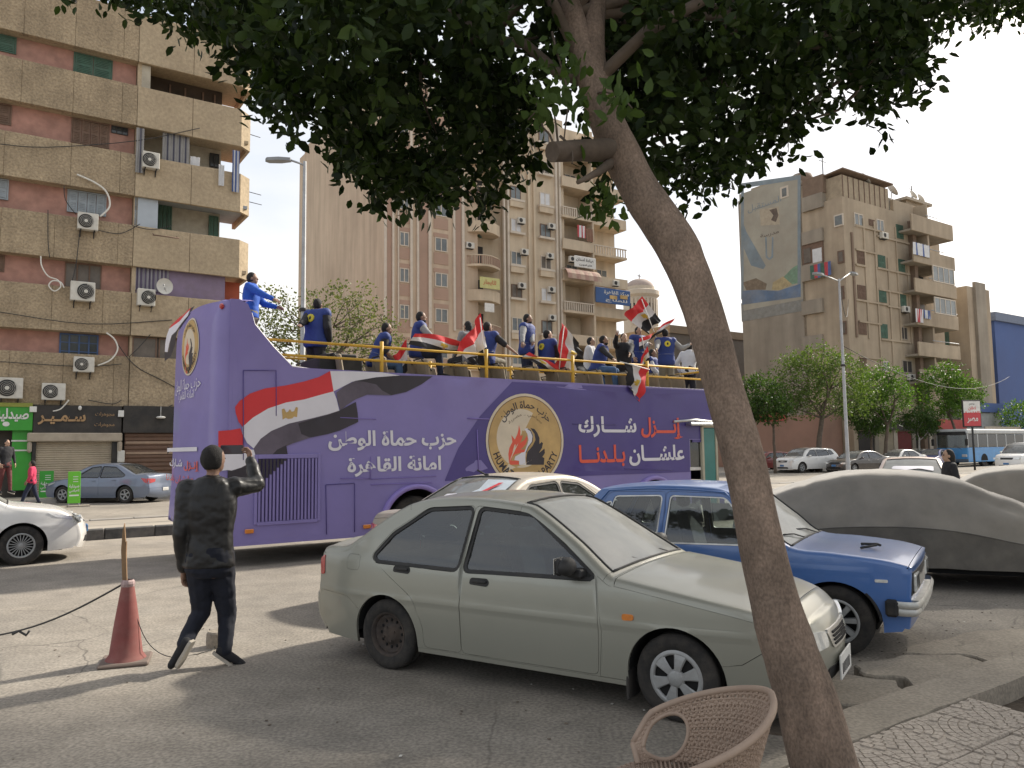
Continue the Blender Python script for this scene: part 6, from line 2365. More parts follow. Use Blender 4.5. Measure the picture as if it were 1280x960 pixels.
# curtains and laundry: cloths hang there, so they are things of their own
def cloth_thing(name, label, cat, rect, v, mats, n, seed=0, amp=.05):
 u0, u1, z0, z1 = R4(*rect, v)
 r_ = thing(name, label, cat, W((u0 + u1) / 2, v, z0), ROAD)
 r_['_o'] = ((u0 + u1) / 2, v)
 s = SB()
 c = cloth_strip(r_, u0, u1, 0, z1 - z0, v, mats, n, 'cloth', seed, amp)
 return r_
CST = [M_CURT, M_CURT, M_CURTD]
cloth_thing('curtain', 'narrow striped curtain left of the air conditioner on the second balcony from the top', 'curtain', (170, 160, 180, 216), FV - .1, CST, 3, 1)
cloth_thing('curtain', 'wide striped curtain right of the air conditioner on the second balcony from the top', 'curtain', (203, 168, 237, 204), FV + .25, CST, 9, 2)
cloth_thing('curtain', 'dark striped curtain left of the satellite dish', 'curtain', (165, 329, 211, 364), FV + .25, [mat('plum_curtain', (.10, .08, .13)), mat('grey_curtain', (.26, .25, .27))], 12, 3)
cloth_thing('laundry', 'white cloth hanging over the balcony corner of the left building', 'laundry', (273, 206, 280, 232), FV - .15, [M_CLOTHW], 2, 4)
cloth_thing('laundry', 'long blue and white cloth hanging at the balcony corner of the left building', 'laundry', (290, 188, 299, 240), FV - .15, [M_CLOTHB, M_CLOTHW], 3, 5)
cloth_thing('laundry', 'small white cloth hanging inside the balcony beside the wide striped curtain', 'laundry', (238, 196, 250, 207), FV + .3, [M_CLOTHW], 2, 6)
def ac_px(label, x0, y0, x1, y1, fan=.33, v=FV):
 u0, u1, z0, z1 = R4(x0, y0, x1, y1, v - .35)
 aircon(label, (u0 + u1) / 2, z0, v, max(.7, u1 - u0 - .12), z1 - z0, fan_at=fan, group='air conditioners on the left building')
ac_px('white air conditioner between the two striped curtains near the top', 177, 190, 201, 210, .4)
ac_px('air conditioner with dark fan under the pale blue shutters', 95, 266, 125, 287, .4)
ac_px('air conditioner below the brown glass window, beside a coiled white hose', 86, 352, 121, 376, .62)
ac_px('air conditioner left of the satellite dish', 170, 361, 196, 382, .62)
ac_px('air conditioner with a blue badge under the blue barred window', 90, 446, 120, 465, .38)
ac_px('large air conditioner above the green sign at the left edge', -6, 472, 31, 498, .38)
ac_px('squarish air conditioner above the black sign with gold letters', 50, 479, 84, 500, .36)
# satellite dish
du, dz = plane_v(206, 358, FV - .3)
d_ = thing('satellite_dish', 'white round satellite dish on the left building beside an air conditioner', 'dish', W(du, FV - .06, dz), ROAD)
M3 = Matrix.Rotation(R(28), 4, 'X') @ Matrix.Rotation(R(28), 4, 'Y')
mb = MB()
mb.lathe([(.001, .06), (.15, .05), (.28, .02), (.36, -.03)], axis='y', n=28)
mb.v = [tuple(Matrix.Rotation(R(-30), 4, 'Z') @ Matrix.Rotation(R(18), 4, 'X') @ Vector(p) + Vector((0, -.3, 0))) for p in mb.v]
mb.build('dish', [M_WHITEP], d_)
MB().tube([(0, -.25, -.05), (0, -.05, -.3), (0, 0, -.3)], .02, 6).build('arm', [M_STEEL], d_)
MB().tube([(.05, -.32, -.25), (-.12, -.72, -.05)], .012, 5).ball((-.12, -.72, -.04), .04, 8).build('receiver', [M_STEEL], d_)
def pxh(pts, v):
 return [(*(lambda q: (q[0], v, q[1]))(plane_v(a, b, v)),) for a, b in pts]
for nm, pts, r_ in (('drain_hose', [(96, 218), (118, 228), (133, 240), (137, 258), (125, 271)], .04), ('drain_hose', [(122, 457), (138, 450), (147, 437), (143, 424), (133, 416)], .035),
     ('drain_hose', [(51, 320), (52, 332), (60, 345), (72, 350), (76, 358), (68, 364), (61, 357), (66, 351), (76, 353), (80, 360)], .028), ('drain_hose', [(86, 500), (76, 511), (66, 514)], .035)):
 hose(nm, pxh(pts, FV - .12), r_, M_PIPE, lb)
cabs = [[(80, 232), (82, 250), (95, 268)], [(0, 390), (110, 405), (215, 400)], [(148, 431), (160, 448), (176, 462), (200, 474), (222, 486)], [(188, 418), (172, 436), (161, 446)], [(152, 455), (100, 458), (0, 452)], [(120, 287), (150, 292), (175, 280)],
  [(165, 282), (190, 287), (215, 282)], [(60, 262), (60, 300), (62, 322)], [(0, 180), (60, 184), (170, 176), (250, 160)], [(100, 287), (95, 330), (90, 352)], [(152, 511), (170, 525), (195, 512), (216, 524)], [(156, 508), (180, 520), (216, 506)], [(110, 500), (140, 505), (152, 500)]]
for pts in cabs:
 hose('cable', pxh(pts, FV - .1), .018, M_WIRE, lb, 4)
u_, z_ = plane_v(206, 298, FV)
SB().tube([(u_ - .55, FV - .35, z_), (u_ + .55, FV - .35, z_)], .03, 6).tube([(u_ - .5, FV - .35, z_), (u_ - .5, FV, z_ + .15)], .02, 5).tube([(u_ + .5, FV - .35, z_), (u_ + .5, FV, z_ + .15)], .02, 5).sb('bracket', [M_WOODB], lb)
for (a, b, L) in ((303, 165, .9), (304, 238, .9), (302, 250, 1.0)):
 u_, z_ = plane_v(a, b, FV + .6)
 SB().tube([(u_, FV + .6, z_), (u_ + L, FV + .7, z_ - .05)], .02, 5).sb('iron_bar', [M_WIRE], lb)
# shop fronts ---------------------------------------------------------
SV = FV - .02
def board(nm, rect, v, m, d=.12, root=None, b=.01):
 u0, u1, z0, z1 = R4(*rect, v)
 return SB().bbox(u0, u1, v, v + d, z0, z1, b).sb(nm, [m], root or lb), (u0, u1, z0, z1)
def stext(body, rect, v, m, root, bold=.02, thick=0.0, nm='lettering'):
 u0, u1, z0, z1 = R4(*rect, v)
 o = root['_o']
 return lettering(nm, body, m, root, (-o[0], v - o[1], 0), (1, 0, 0), (0, 0, 1), u0, u1, z0, z1, bold, gap=.012, thick=thick)
SB().box(UL, UR, FV + .5, FV + .6, 0, 3.9).sb('shop_wall', [mat('dark_shop_wall', (.05, .045, .04), dirt=.4)], lb)
o, _ = board('shop_sign', (-60, 507, 41, 538), FV - .16, M_LIMED)
SB().box(*R4(-60, 503, 41, 508, FV - .16)[:2], FV - .2, FV, *R4(-60, 503, 41, 508, FV - .16)[2:]).sb('sign_cap', [mat('olive_cap', (.25, .27, .05))], lb)
stext('صيدلية', (-6, 510, 36, 527), FV - .17, M_WHITEP, lb, .03)
u0, u1, z0, z1 = R4(3, 527, 12, 533, FV - .17)
SB().add([(u0 + (u1 - u0) * (.5 + .5 * math.cos(t)), FV - .172, z0 + (z1 - z0) * (.5 + .5 * math.sin(t))) for t in [i * math.pi / 8 for i in range(16)]], [tuple(range(16))]).sb('sign_mark', [M_WHITEP], lb)
board('shop_front', (14, 538, 39, 613), FV + .05, M_LIMED, .2)
for y in (551, 563):
 board('front_stripe', (14, y - 1, 39, y + 1), FV + .03, M_WHITEP, .02)
board('shop_sign', (41.5, 507, 152, 541), FV - .14, M_SIGNK)
stext('سـمـيـر', (47, 518, 107, 531), FV - .15, M_GOLDT, lb, .03, .04)
stext('مجوهرات', (119, 515, 143, 521), FV - .15, M_GOLDT, lb, .0)
stext('مجوهرات', (118, 528, 143, 534), FV - .15, M_GOLDT, lb, .0)
board('shop_sign', (154, 508, 262, 541), FV - .13, M_SIGNK)
u0, u1, z0, z1 = R4(34, 541, 153, 552, FV - .2)
SB().bbox(u0, u1, FV - .22, FV + .1, z0, z1, .04).sb('lintel', [M_STONE], lb)
for a, b in ((34, 40), (147, 153)):
 q = R4(a, 549, b, 566, FV - .2)
 SB().bbox(q[0], q[1], FV - .2, FV + .05, q[2], z0 + .01, .06).sb('lintel_leg', [M_STONE], lb)
q0 = R4(39, 552, 44, 620, FV - .05)
q1 = R4(139, 552, 148, 622, FV - .05)
for q in (q0, q1):
 SB().bbox(q[0], q[1], FV - .06, FV + .3, .13, z0, .01).sb('pillar', [M_SIGNK], lb)
def roller(u0, u1, z0, z1, v, m, n, root=lb, rib=.03):
 s = SB()
 prof = []
 for k in range(n):
  a = z0 + (z1 - z0) * k / n
  h = (z1 - z0) / n
  prof += [(v, a), (v - rib, a + h * .3), (v - rib, a + h * .75), (v, a + h * .95)]
 prof.append((v, z1))
 s.add([(u, p, z) for u in (u0, u1) for p, z in prof], [(i, i + 1, i + 1 + len(prof), i + len(prof)) for i in range(len(prof) - 1)])
 s.f = [tuple(f) for f in s.f]
 return s.sb('roller_shutter', [m], root)
roller(q0[1], q1[0], .13, z0, FV + .1, M_ROLL, 24)
roller(*R4(156, 541, 262, 560, FV)[:2], .13, R4(156, 541, 262, 560, FV)[3], FV + .08, M_ROLLB, 14, rib=.05)
for y in (553, 566):
 board('shutter_band', (157, y - 1.5, 262, y + 1.5), FV + .02, mat('tan_band', (.32, .22, .15)), .03)
b_, _ = board('meter_box', (147, 563, 156, 578), FV - .2, M_AC, .2, None, .03)
board('junction_box', (148, 513, 155, 521), FV - .3, M_WHITEP, .15)
board('lamp_fitting', (37, 508, 46, 515), FV - .35, M_WHITEP, .2)
lu, lz = plane_v(201, 521, FV - .3)
SB().lathe([(.001, .04), (.14, .02), (.20, -.02), (.16, -.07), (.001, -.08)], (lu, FV - .3, lz), 'z', 20).tube([(lu, FV - .3, lz), (lu, FV - .28, lz + .45)], .012, 5).sb('hanging_lamp', [M_WHITEP], lb)
lu, lz = plane_v(100, 510, FV - .3)
SB().ball((lu, FV - .3, lz), (.07, .07, .1), 8).sb('bulb', [M_WHITEP], lb)
def banner(label, rect, u_, v_, lean, m):
 """free standing lime banner board on a small base"""
 u0, u1, z0, z1 = R4(*rect, v_)
 r_ = thing('banner_stand', label, 'banner', W((u0 + u1) / 2, v_, 0), ROAD)
 h = z1 - .15
 w = (u1 - u0)
 M2 = Matrix.Rotation(lean, 4, 'X')
 MB().bbox(-w / 2, w / 2, -.02, .02, .12, h, .006, 0, M2).build('board', [m], r_)
 for s_ in (-w * .4, w * .4):
  MB().bbox(s_ - .02, s_ + .02, .0, .03, 0, .2, .004).build('leg', [M_STEEL], r_)
 MB().bbox(-w / 2, w / 2 + .3, -.25, .25, .0, .05, .01).build('base', [M_CONC], r_)
 for body, za, zc in (('صيدلية', .52, .64), ('العباسي', .38, .50)):
  lettering('lettering', body, M_WHITEP, r_, (0, -.03, 0), (1, 0, 0), (0, 0, 1), -w * .4, w * .4, h * za, h * zc, .03, mapper=lambda x, z, k: M2 @ Vector((x, -.024 - k, z)))
 MB().box(-w * .38, w * .38, -.026, -.0205, h * .30, h * .34, 0, M2).build('stripe', [M_WHITEP], r_)
 for k in range(3):
  MB().box(-w * .1, w * .3, -.026, -.0205, h * (.70 + .07 * k), h * (.72 + .07 * k), 0, M2).build('stripe', [M_WHITEP], r_)
banner('deep green banner board standing against the beige shutter', (49, 584, 67, 622), 0, 36.3, -.05, M_LIMED)
banner('bright lime banner board standing just left of the slate blue saloon', (85, 584, 101, 627), 0, 31.4, -.1, M_LIME)
# ------------------------------------------------------------------ tall block in the middle
M_TALL = mat('warm_render', (.52, .41, .30), rough=.95, var=.07, scale=.25, bump=.2, bscale=6, dirt=.3, dirt_col=(.33, .23, .16))
M_TALL2 = mat('light_render', (.56, .46, .335), rough=.95, var=.08, scale=.4, dirt=.35, dirt_col=(.33, .26, .19))
M_TERRA = mat('terracotta_panel', (.39, .265, .20), rough=.95, var=.06, scale=.5, dirt=.2)
M_RIB = mat('cream_rib', (.58, .51, .42), rough=.85, var=.05, dirt=.2)
M_DOP = mat('dark_opening', (.035, .03, .027), rough=.8, var=.3, scale=1)
M_GLF = mat('far_glass', (.14, .155, .155), rough=.15, var=.35, scale=.8)
TV = 58.0
tb = building('apartment_tower', 'tall peach apartment block with blank side wall, cream ribs and balconies, behind the bus', 'building', 26.2, TV)
TU1 = 53.4
TH = 33.6
SB().box(26.2, 35.3, TV, TV + 22, 0, TH).sb('wall', [M_TALL], tb)
SB().box(35.3, 43.2, TV + 1.2, TV + 22, 0, TH + .3).sb('wall', [M_TALL2], tb)
SB().box(43.2, TU1, TV + 2.0, TV + 22, 0, TH + .8).sb('wall', [M_TALL2], tb)
SB().box(38.6, 45.4, TV + .3, TV + 10, 0, TH + .6).sb('wall', [M_TALL2], tb)
SB().box(26.4, 35.1, TV + .3, TV + 21, TH, TH + .9).sb('roof_parapet', [M_TALL], tb)
def uat(px, py, v=TV):
 return plane_v(px, py, v)[0]
for a, b in ((480, 482.5), (489.5, 492), (496.5, 498), (512, 515), (520.5, 523), (535, 538.5), (566, 568.5), (577, 580)):
 SB().box(uat(a, 340), uat(b, 340), TV - .16, TV, 12.2, TH).sb('rib', [M_RIB], tb)
for a, b in ((483, 489.3), (523.2, 534.8), (569, 576.5)):
 SB().box(uat(a, 340), uat(b, 340), TV - .03, TV, 12.4, TH).sb('recess_panel', [M_TERRA], tb)
fl = [13.45 + 3.12 * k for k in range(-3, 7)]
for k, z in enumerate(fl):
 for a, b in ((499, 511), (543.5, 559)):
  u0, u1 = uat(a, 340), uat(b, 340)
  if k > 1:
   SB().box(u0 - .1, u1 + .1, TV - .04, TV, z - 1.75, z - .75).sb('panel', [M_TERRA], tb)
   SB().box(u0 - .1, u1 + .1, TV - .05, TV, z + .62, z + 1.0).sb('panel', [M_TERRA], tb)
  glazed_window(tb, u0, u1, z - .62, z + .60, TV - .06, M_RIB, M_GLF, 2, 0, .08)
# curved balconies
for k, z in enumerate(fl):
 u0, u1 = uat(584, 340), uat(625, 340)
 s = SB()
 arc = [(u0 + (u1 - u0) * i / 8, TV - .9 * math.sin(math.pi * (i / 8) ** .9)) for i in range(9)]
 s.prism(arc + [(u1, TV + 1.1), (u0, TV + 1.1)], z - 1.55, z - 1.35, 'z')
 bal = part_of(s.sb('balcony', [M_TALL2], tb), tb)
 if k % 2 == 0:
  s = SB()
  s.prism(arc + [(p[0], p[1] + .1) for p in reversed(arc)], z - 1.35, z - .55, 'z')
  s.sb('balcony_front', [M_TALL2], bal)
 else:
  for i in range(17):
   t = i / 16
   SB().box(u0 + (u1 - u0) * t - .04, u0 + (u1 - u0) * t + .04, TV - .9 * math.sin(math.pi * t ** .9) - .02, TV - .9 * math.sin(math.pi * t ** .9) + .06, z - 1.35, z - .6).sb('baluster', [M_TERRA], bal)
  SB().tube([(p[0], p[1] + .02, z - .57) for p in arc], .06, 5).sb('handrail', [M_TALL2], bal)
 SB().box(uat(592, 340), uat(612, 340), TV + 1.14, TV + 1.19, z - 1.3, z + .75).sb('balcony_door', [M_DOP], tb)
# window bays with sills
for k, z in enumerate(fl):
 for a, b in ((641, 654), (678, 691)):
  u0, u1 = uat(a, 340), uat(b, 340)
  w_ = glazed_window(tb, u0, u1, z - .70, z + .55, TV + .24, M_RIB if (k + a) % 3 else M_WOODB, [M_GLF, M_GLB, M_CLOTHW][(k * 2 + a) % 3] if (k + a) % 4 else M_GLF, 2, 0, .07)
  SB().box(u0 - .25, u1 + .25, TV - .1, TV + .3, z - .95, z - .75).sb('sill', [M_RIB], w_)
  if k % 2:
   SB().box(u0 - .2, u1 + .2, TV - .05, TV + .3, z - 1.5, z - .95).sb('window_box', [M_TALL2], w_)
for a in (631, 636, 662, 669, 697, 701.5):
 SB().box(uat(a, 340), uat(a + 2.2, 340), TV + .08, TV + .31, 3, TH).sb('pilaster', [M_TALL2 if a in (662, 669) else M_RIB], tb)
# big balconies at the right end
for k, z in enumerate(fl):
 for (a, b, pr_) in ((703, 741, .5), (742, 786, .1)):
  u0, u1 = uat(a, 340), uat(b, 340)
  s = SB().box(u0, u1, TV - pr_ + .3, TV + 2.0, z - 1.62, z - 1.4)
  bal = part_of(s.sb('balcony', [M_TALL2], tb), tb)
  if (k + (a > 720)) % 3 == 1:
   for i in range(14):
    q = u0 + (u1 - u0) * (i + .5) / 14
    SB().box(q - .05, q + .05, TV - pr_ + .33, TV - pr_ + .43, z - 1.4, z - .62).sb('baluster', [M_RIB], bal)
   SB().box(u0, u1, TV - pr_ + .30, TV - pr_ + .46, z - .62, z - .52).sb('handrail', [M_RIB], bal)
  else:
   SB().box(u0, u1, TV - pr_ + .31, TV - pr_ + .45, z - 1.4, z - .6).sb('balcony_front', [M_TALL2], bal)
  SB().box(u0 + .4, u0 + 1.6, TV + 1.92, TV + 1.97, z - 1.3, z + .7).sb('balcony_door', [M_DOP if (k + a) % 2 else M_GLF], tb)
  if (k + a) % 3 == 0:
   glazed_window(tb, u0 + 2.0, u0 + 3.4, z - .6, z + .6, TV + 1.93, M_RIB, M_GLF, 2, 0, .07)
 SB().box(uat(740.3, 340), uat(742.5, 340), TV - .15, TV + 2, z - 1.4, z + 1.5).sb('pier', [M_TALL2], tb)
def far_ac(label, px, py, v, grp, w=.8):
 u, z = plane_v(px, py, v)
 r_ = thing('air_conditioner', label, 'air conditioner', W(u, v, z - .25), ROAD, grp)
 MB().bbox(-w / 2, w / 2, -.36, -.04, 0, .55, .03).build('casing', [M_AC], r_)
 MB().lathe([(.2, -.375), (.001, -.38)], (-.12, 0, .28), 'y', 14).build('fan_grille', [M_TRIM], r_)
 MB().box(-w * .4, w * .4, -.3, .02, -.05, -.002).build('bracket', [M_TRIM], r_)
TG = 'air conditioners on the tall block'
for px, py, tx in ((654, 316, 'upper left one in the window bays beside the curved balconies'), (686, 321, 'upper right one in the window bays of the tall block'), (651, 358, 'middle left one in the window bays of the tall block'), (688, 363, 'middle right one in the window bays of the tall block'),
     (689, 398, 'lowest one in the window bays, above the heads of the passengers'), (714, 325, 'one at the left end of the white banner on the tall block'), (768, 355, 'one above the blue sign at the right end of the tall block'), (586, 308, 'one beside the top curved balcony'), (688, 284, 'one under the brown shutters, right bay high up'), (650, 277, 'one just below the leaves, left bay high up')):
 far_ac('air conditioner, ' + tx, px, py, TV + (.05 if px < 700 else -.2), TG)
# awning, banners
u0, u1, z0, z1 = R4(704, 337, 746, 357, TV - .4)
aw = thing('awning', 'striped brownish pink awning on a balcony of the tall block', 'awning', W(u0, TV, z0), ROAD)
aw['_o'] = (u0, TV)
s = SB()
vs = []
for i in range(17):
 for j in range(5):
  t = j / 4
  vs.append((u0 + (u1 - u0) * i / 16, TV - .1 - 1.1 * math.sin(t * math.pi / 2), (z1 - z0) * (1 - .75 * t * t) + .02 * (i % 2)))
s.add(vs, [(i * 5 + j, i * 5 + j + 1, (i + 1) * 5 + j + 1, (i + 1) * 5 + j) for i in range(16) for j in range(4)])
s.m = [(i // 4 // 2) % 2 for i in range(64)]
s.sb('canvas', [mat('awning_pink', (.33, .20, .16), dirt=.3), mat('awning_tan', (.40, .29, .22), dirt=.3)], aw)
def wall_sign(name, label, rect, v, m, texts, cat='sign', d=.12):
 u0, u1, z0, z1 = R4(*rect, v)
 r_ = thing(name, label, cat, W(u0, v, 0), ROAD)
 r_['_o'] = (u0, v)
 SB().bbox(u0, u1, v, v + d, z0, z1, .03).sb('board', [m], r_)
 for body, rc, tm in texts:
  stext(body, rc, v, tm, r_, .02)
 return r_
sg = wall_sign('wall_sign', 'blue sign with white lettering on the right corner of the tall block', (745, 361, 788, 380), TV - .5, mat('sign_blue', (.05, .11, .27), var=.1), [('مركز القاهرة', (755, 364, 786, 370), M_WHITEP), ('للعلاج', (757, 374, 784, 379), M_WHITEP)])
for a in (762, 775):
 u0, u1, z0, z1 = R4(a, 369.5, a + 9, 374, TV - .5)
 SB().box(u0, u1, TV - .56, TV - .51, z0, z1).sb('sign_panel', [A_GOLD], sg)
wall_sign('wall_banner', 'long white banner with small writing on a balcony of the tall block', (718, 321, 745, 335), TV - .6, M_WHITEP, [('عيادة اسنان', (720, 323, 742, 328), A_BLACK), ('تليفون', (724, 330, 740, 333), A_BLACK)], 'banner', .05)
wall_sign('wall_banner', 'pale yellow green banner on a curved balcony of the tall block', (600, 347, 625, 361), TV - 1.05, mat('yellow_banner', (.50, .48, .20)), [('للايجار', (604, 350, 620, 357), mat('red_print', (.45, .12, .06)))], 'banner', .05)
wall_sign('wall_banner', 'plain white sheet on the lowest curved balcony of the tall block', (606, 379, 618, 390), TV - 1.05, M_WHITEP, [], 'banner', .05)
cloth_thing('laundry', 'red and white cloths hanging from a high balcony of the tall block', 'laundry', (722, 282, 732, 297), TV - .35, [M_CLOTHR, M_CLOTHW], 3, 2)
cloth_thing('laundry', 'brown cloth hanging from a high balcony of the tall block', 'laundry', (733, 286, 741, 302), TV - .35, [mat('brown_cloth', (.2, .1, .06))], 2, 3)
# church tower ---------------------------------------------------------
ch = building('church_tower', 'pale stone church tower with small dome and cross, peeping out right of the tall block', 'tower', *[plane_v(800, 400, 100)[0], 100])
M_CH = mat('church_stone', (.50, .43, .34), rough=.9, var=.05, dirt=.15)
cu, cz = plane_v(800, 384, 100)
rr0 = (plane_v(818, 384, 100)[0] - plane_v(785, 384, 100)[0]) / 2 * .92
zz = lambda y: plane_v(800, y, 100)[1]
SB().lathe([(rr0, 0), (rr0, zz(374)), (rr0 * 1.18, zz(371)), (rr0 * 1.18, zz(366)), (rr0 * .9, zz(364)), (rr0 * .9, zz(360))], (cu, 100, 0), 'z', 32, 0, False).sb('drum', [M_CH], ch)
SB().lathe([(rr0 * .86 * math.cos(t), zz(361) + (zz(349) - zz(361)) * math.sin(t)) for t in [R(i * 11.25) for i in range(9)]], (cu, 100, 0), 'z', 32).sb('dome', [mat('church_dome', (.36, .29, .25), rough=.9)], ch)
SB().box(cu - .07, cu + .07, 99.95, 100.05, zz(349), zz(343)).box(cu - .4, cu + .4, 99.95, 100.05, zz(345.5), zz(344.8)).sb('cross', [M_WOODB], ch)
for k in range(12):
 t = R(-165 + k * 13)
 c_, s_ = math.cos(t), math.sin(t)
 M2 = Matrix.Translation((cu + rr0 * c_, 100 + rr0 * s_, 0)) @ Matrix.Rotation(t, 4, 'Z')
 SB().box(-.08, .05, -.28, .28, zz(402), zz(382), 0, M2).sb('window', [M_DOP], ch)
 M3 = Matrix.Translation((cu + rr0 * math.cos(t + R(6.5)), 100 + rr0 * math.sin(t + R(6.5)), 0)) @ Matrix.Rotation(t + R(6.5), 4, 'Z')
 SB().box(-.05, .2, -.18, .18, zz(408), zz(376), 0, M3).sb('column', [M_CH], ch)
lw_ = building('low_building', 'plain low dark grey building behind the leaning trunk', 'building', *[plane_v(905, 440, 62)[0], 62])
u0, u1, z0, z1 = R4(838, 412, 940, 474, 62)
SB().box(u0, u1, 62, 76, 0, z1 - .9).sb('wall', [mat('dark_grey_render', (.16, .14, .12), rough=.95, dirt=.3)], lw_)
SB().box(u0 - .15, u1 + .15, 61.85, 76, z1 - .9, z1).sb('parapet', [mat('brown_render', (.26, .20, .14), rough=.95, dirt=.3)], lw_)
# ------------------------------------------------------------------ block with the painted side wall, right
M_RB = mat('sandy_render', (.40, .325, .235), rough=.95, var=.12, scale=.35, bump=.3, bscale=5, dirt=.5, dirt_col=(.22, .165, .12))
M_RBG = mat('grey_sandy_render', (.31, .27, .215), rough=.95, var=.12, scale=.3, bump=.25, bscale=5, dirt=.5, dirt_col=(.19, .155, .125))
for q in (M_TALL, M_TALL2, M_RB, M_RBG):
 speckle(q, 1.3, .13, stretch=(1, 1, .12))
M_BRN = mat('brown_pilaster', (.20, .14, .10), rough=.9, var=.15, dirt=.3)
RU = 58.8
rb_ = building('apartment_building', 'sandy apartment block with a faded painted side wall and washing on its balconies', 'building', RU, FV)
zq = lambda x, y: (900 + x / 3.31, 190 + y / 3.31)
def Z7(x0, y0, x1, y1, v=FV):
 a, b = zq(x0, y0), zq(x1, y1)
 return R4(a[0], a[1], b[0], b[1], v)
RV1 = pu_ = plane_u(*zq(78, 300), RU)[0]
vm = plane_u(*zq(340, 300), RU)[0]
vb = plane_u(*zq(430, 300), RU)[0]
RZ = 22.9
u_end = plane_v(1143, 300, FV)[0]
SB().box(RU, u_end + .3, FV, FV + 4.2, 0, RZ).sb('wall', [M_RB], rb_)
SB().box(RU + 2.5, u_end + .3, vb, vm, 0, RZ + 2.2).sb('wall', [M_RBG], rb_)
SB().box(RU, u_end + 2, vm, RV1, 0, RZ + 2.6).sb('wall', [M_RBG], rb_)
SB().box(u_end + .3, u_end + 7.6, FV + 1.6, RV1, 0, RZ - 1.2).sb('wall', [M_RB], rb_)
def on_u(nm, x0, y0, x1, y1, m, d=.02, u=RU, th=None, par=None):
 """a piece on the side wall, from its outline in the enlarged view"""
 a, za = plane_u(*zq(x0, (y0 + y1) / 2), u)
 b, _ = plane_u(*zq(x1, (y0 + y1) / 2), u)
 z1 = plane_u(*zq((x0 + x1) / 2, y0), u)[1]
 z0 = plane_u(*zq((x0 + x1) / 2, y1), u)[1]
 return SB().box(u - d, u + (th or 0), min(a, b), max(a, b), z0, z1).sb(nm, [m], par or rb_)
SB().box(RU + .02, u_end - 4, FV + 4.2, vb, 0, RZ + 2.3).sb('wall', [M_RB], rb_)
# faded mural: pale ground with blue border, wave, green and yellow patches, figure, lettering
mural = on_u('mural', 88, 130, 335, 635, mat('mural_pale', (.36, .34, .28), rough=.9, var=.14, scale=.4, dirt=.5, dirt_col=(.27, .22, .17)), .03)
part_of(mural, rb_)
M_MB = mat('mural_blue', (.21, .26, .29), rough=.9, var=.25, scale=.5, dirt=.5, dirt_col=(.3, .27, .22))
def mur(nm, pts, m, d):
 q = [plane_u(*zq(x, y), RU) for x, y in pts]
 mb = SB()
 ngon(q, lambda a, b: (RU - d, a, b), 0, mb)
 return mb.sb(nm, [m], mural, False)
mur('mural_wave', [(92, 280), (110, 330), (150, 400), (190, 470), (180, 485), (130, 470), (100, 400), (92, 350)], M_MB, .034)
mur('mural_border', [(88, 130), (335, 95), (335, 112), (100, 150), (98, 600), (88, 612)], M_MB, .037)
mur('mural_border', [(322, 112), (335, 112), (335, 600), (322, 600)], M_MB, .037)
mur('mural_band', [(92, 575), (150, 570), (240, 575), (335, 545), (335, 600), (92, 632)], mat('mural_deep_blue', (.13, .19, .29), rough=.9, var=.3, scale=.6, dirt=.5, dirt_col=(.3, .27, .2)), .038)
mur('mural_green', [(262, 520), (300, 480), (334, 460), (334, 540), (290, 550)], mat('mural_green_paint', (.18, .29, .20), var=.2, dirt=.5), .035)
mur('mural_yellow', [(220, 540), (262, 515), (300, 548), (250, 572), (215, 570)], mat('mural_sand', (.42, .34, .19), var=.2, dirt=.4), .036)
mur('mural_patch', [(95, 540), (150, 522), (195, 545), (190, 570), (110, 572)], mat('mural_brown', (.20, .155, .11), var=.3, dirt=.5), .036)
mur('mural_portrait', [(165, 238), (245, 225), (248, 300), (170, 305)], mat('mural_portrait_ground', (.42, .36, .27), var=.1, dirt=.3), .036)
mur('mural_portrait', [(205, 240), (235, 232), (243, 262), (232, 290), (212, 282), (222, 262)], mat('mural_dark', (.12, .09, .07), var=.3), .040)
mur('mural_stroke', [(188, 352), (194, 352), (197, 430), (205, 440), (214, 430), (216, 352), (222, 352), (221, 436), (206, 448), (190, 436)], M_MB, .039)
def mtext(body, x0, y0, x1, y1, m):
 a, _ = plane_u(*zq(x0, (y0 + y1) / 2), RU)
 b, _ = plane_u(*zq(x1, (y0 + y1) / 2), RU)
 z1, z0 = plane_u(*zq((x0 + x1) / 2, y0), RU)[1], plane_u(*zq((x0 + x1) / 2, y1), RU)[1]
 lettering('lettering', body, m, mural, (0, 0, 0), (0, 1, 0), (0, 0, 1), 0, 1, z0, z1, .0, mapper=lambda t, z, k: (-.042 - k, a + (b - a) * t - rb_['_o'][1], z))
mtext('المستقبل', 115, 200, 255, 235, M_MB)
mtext('مدرسة', 168, 330, 245, 350, mat('mural_dark', (.12, .09, .07)))
on_u('window', 250, 142, 285, 190, M_RIB, .06)
on_u('window_glass', 258, 150, 277, 184, M_GLF, .075)
on_u('sill_band', 88, 600, 345, 680, mat('faded_grey_band', (.25, .25, .23), var=.15, dirt=.4), .02)
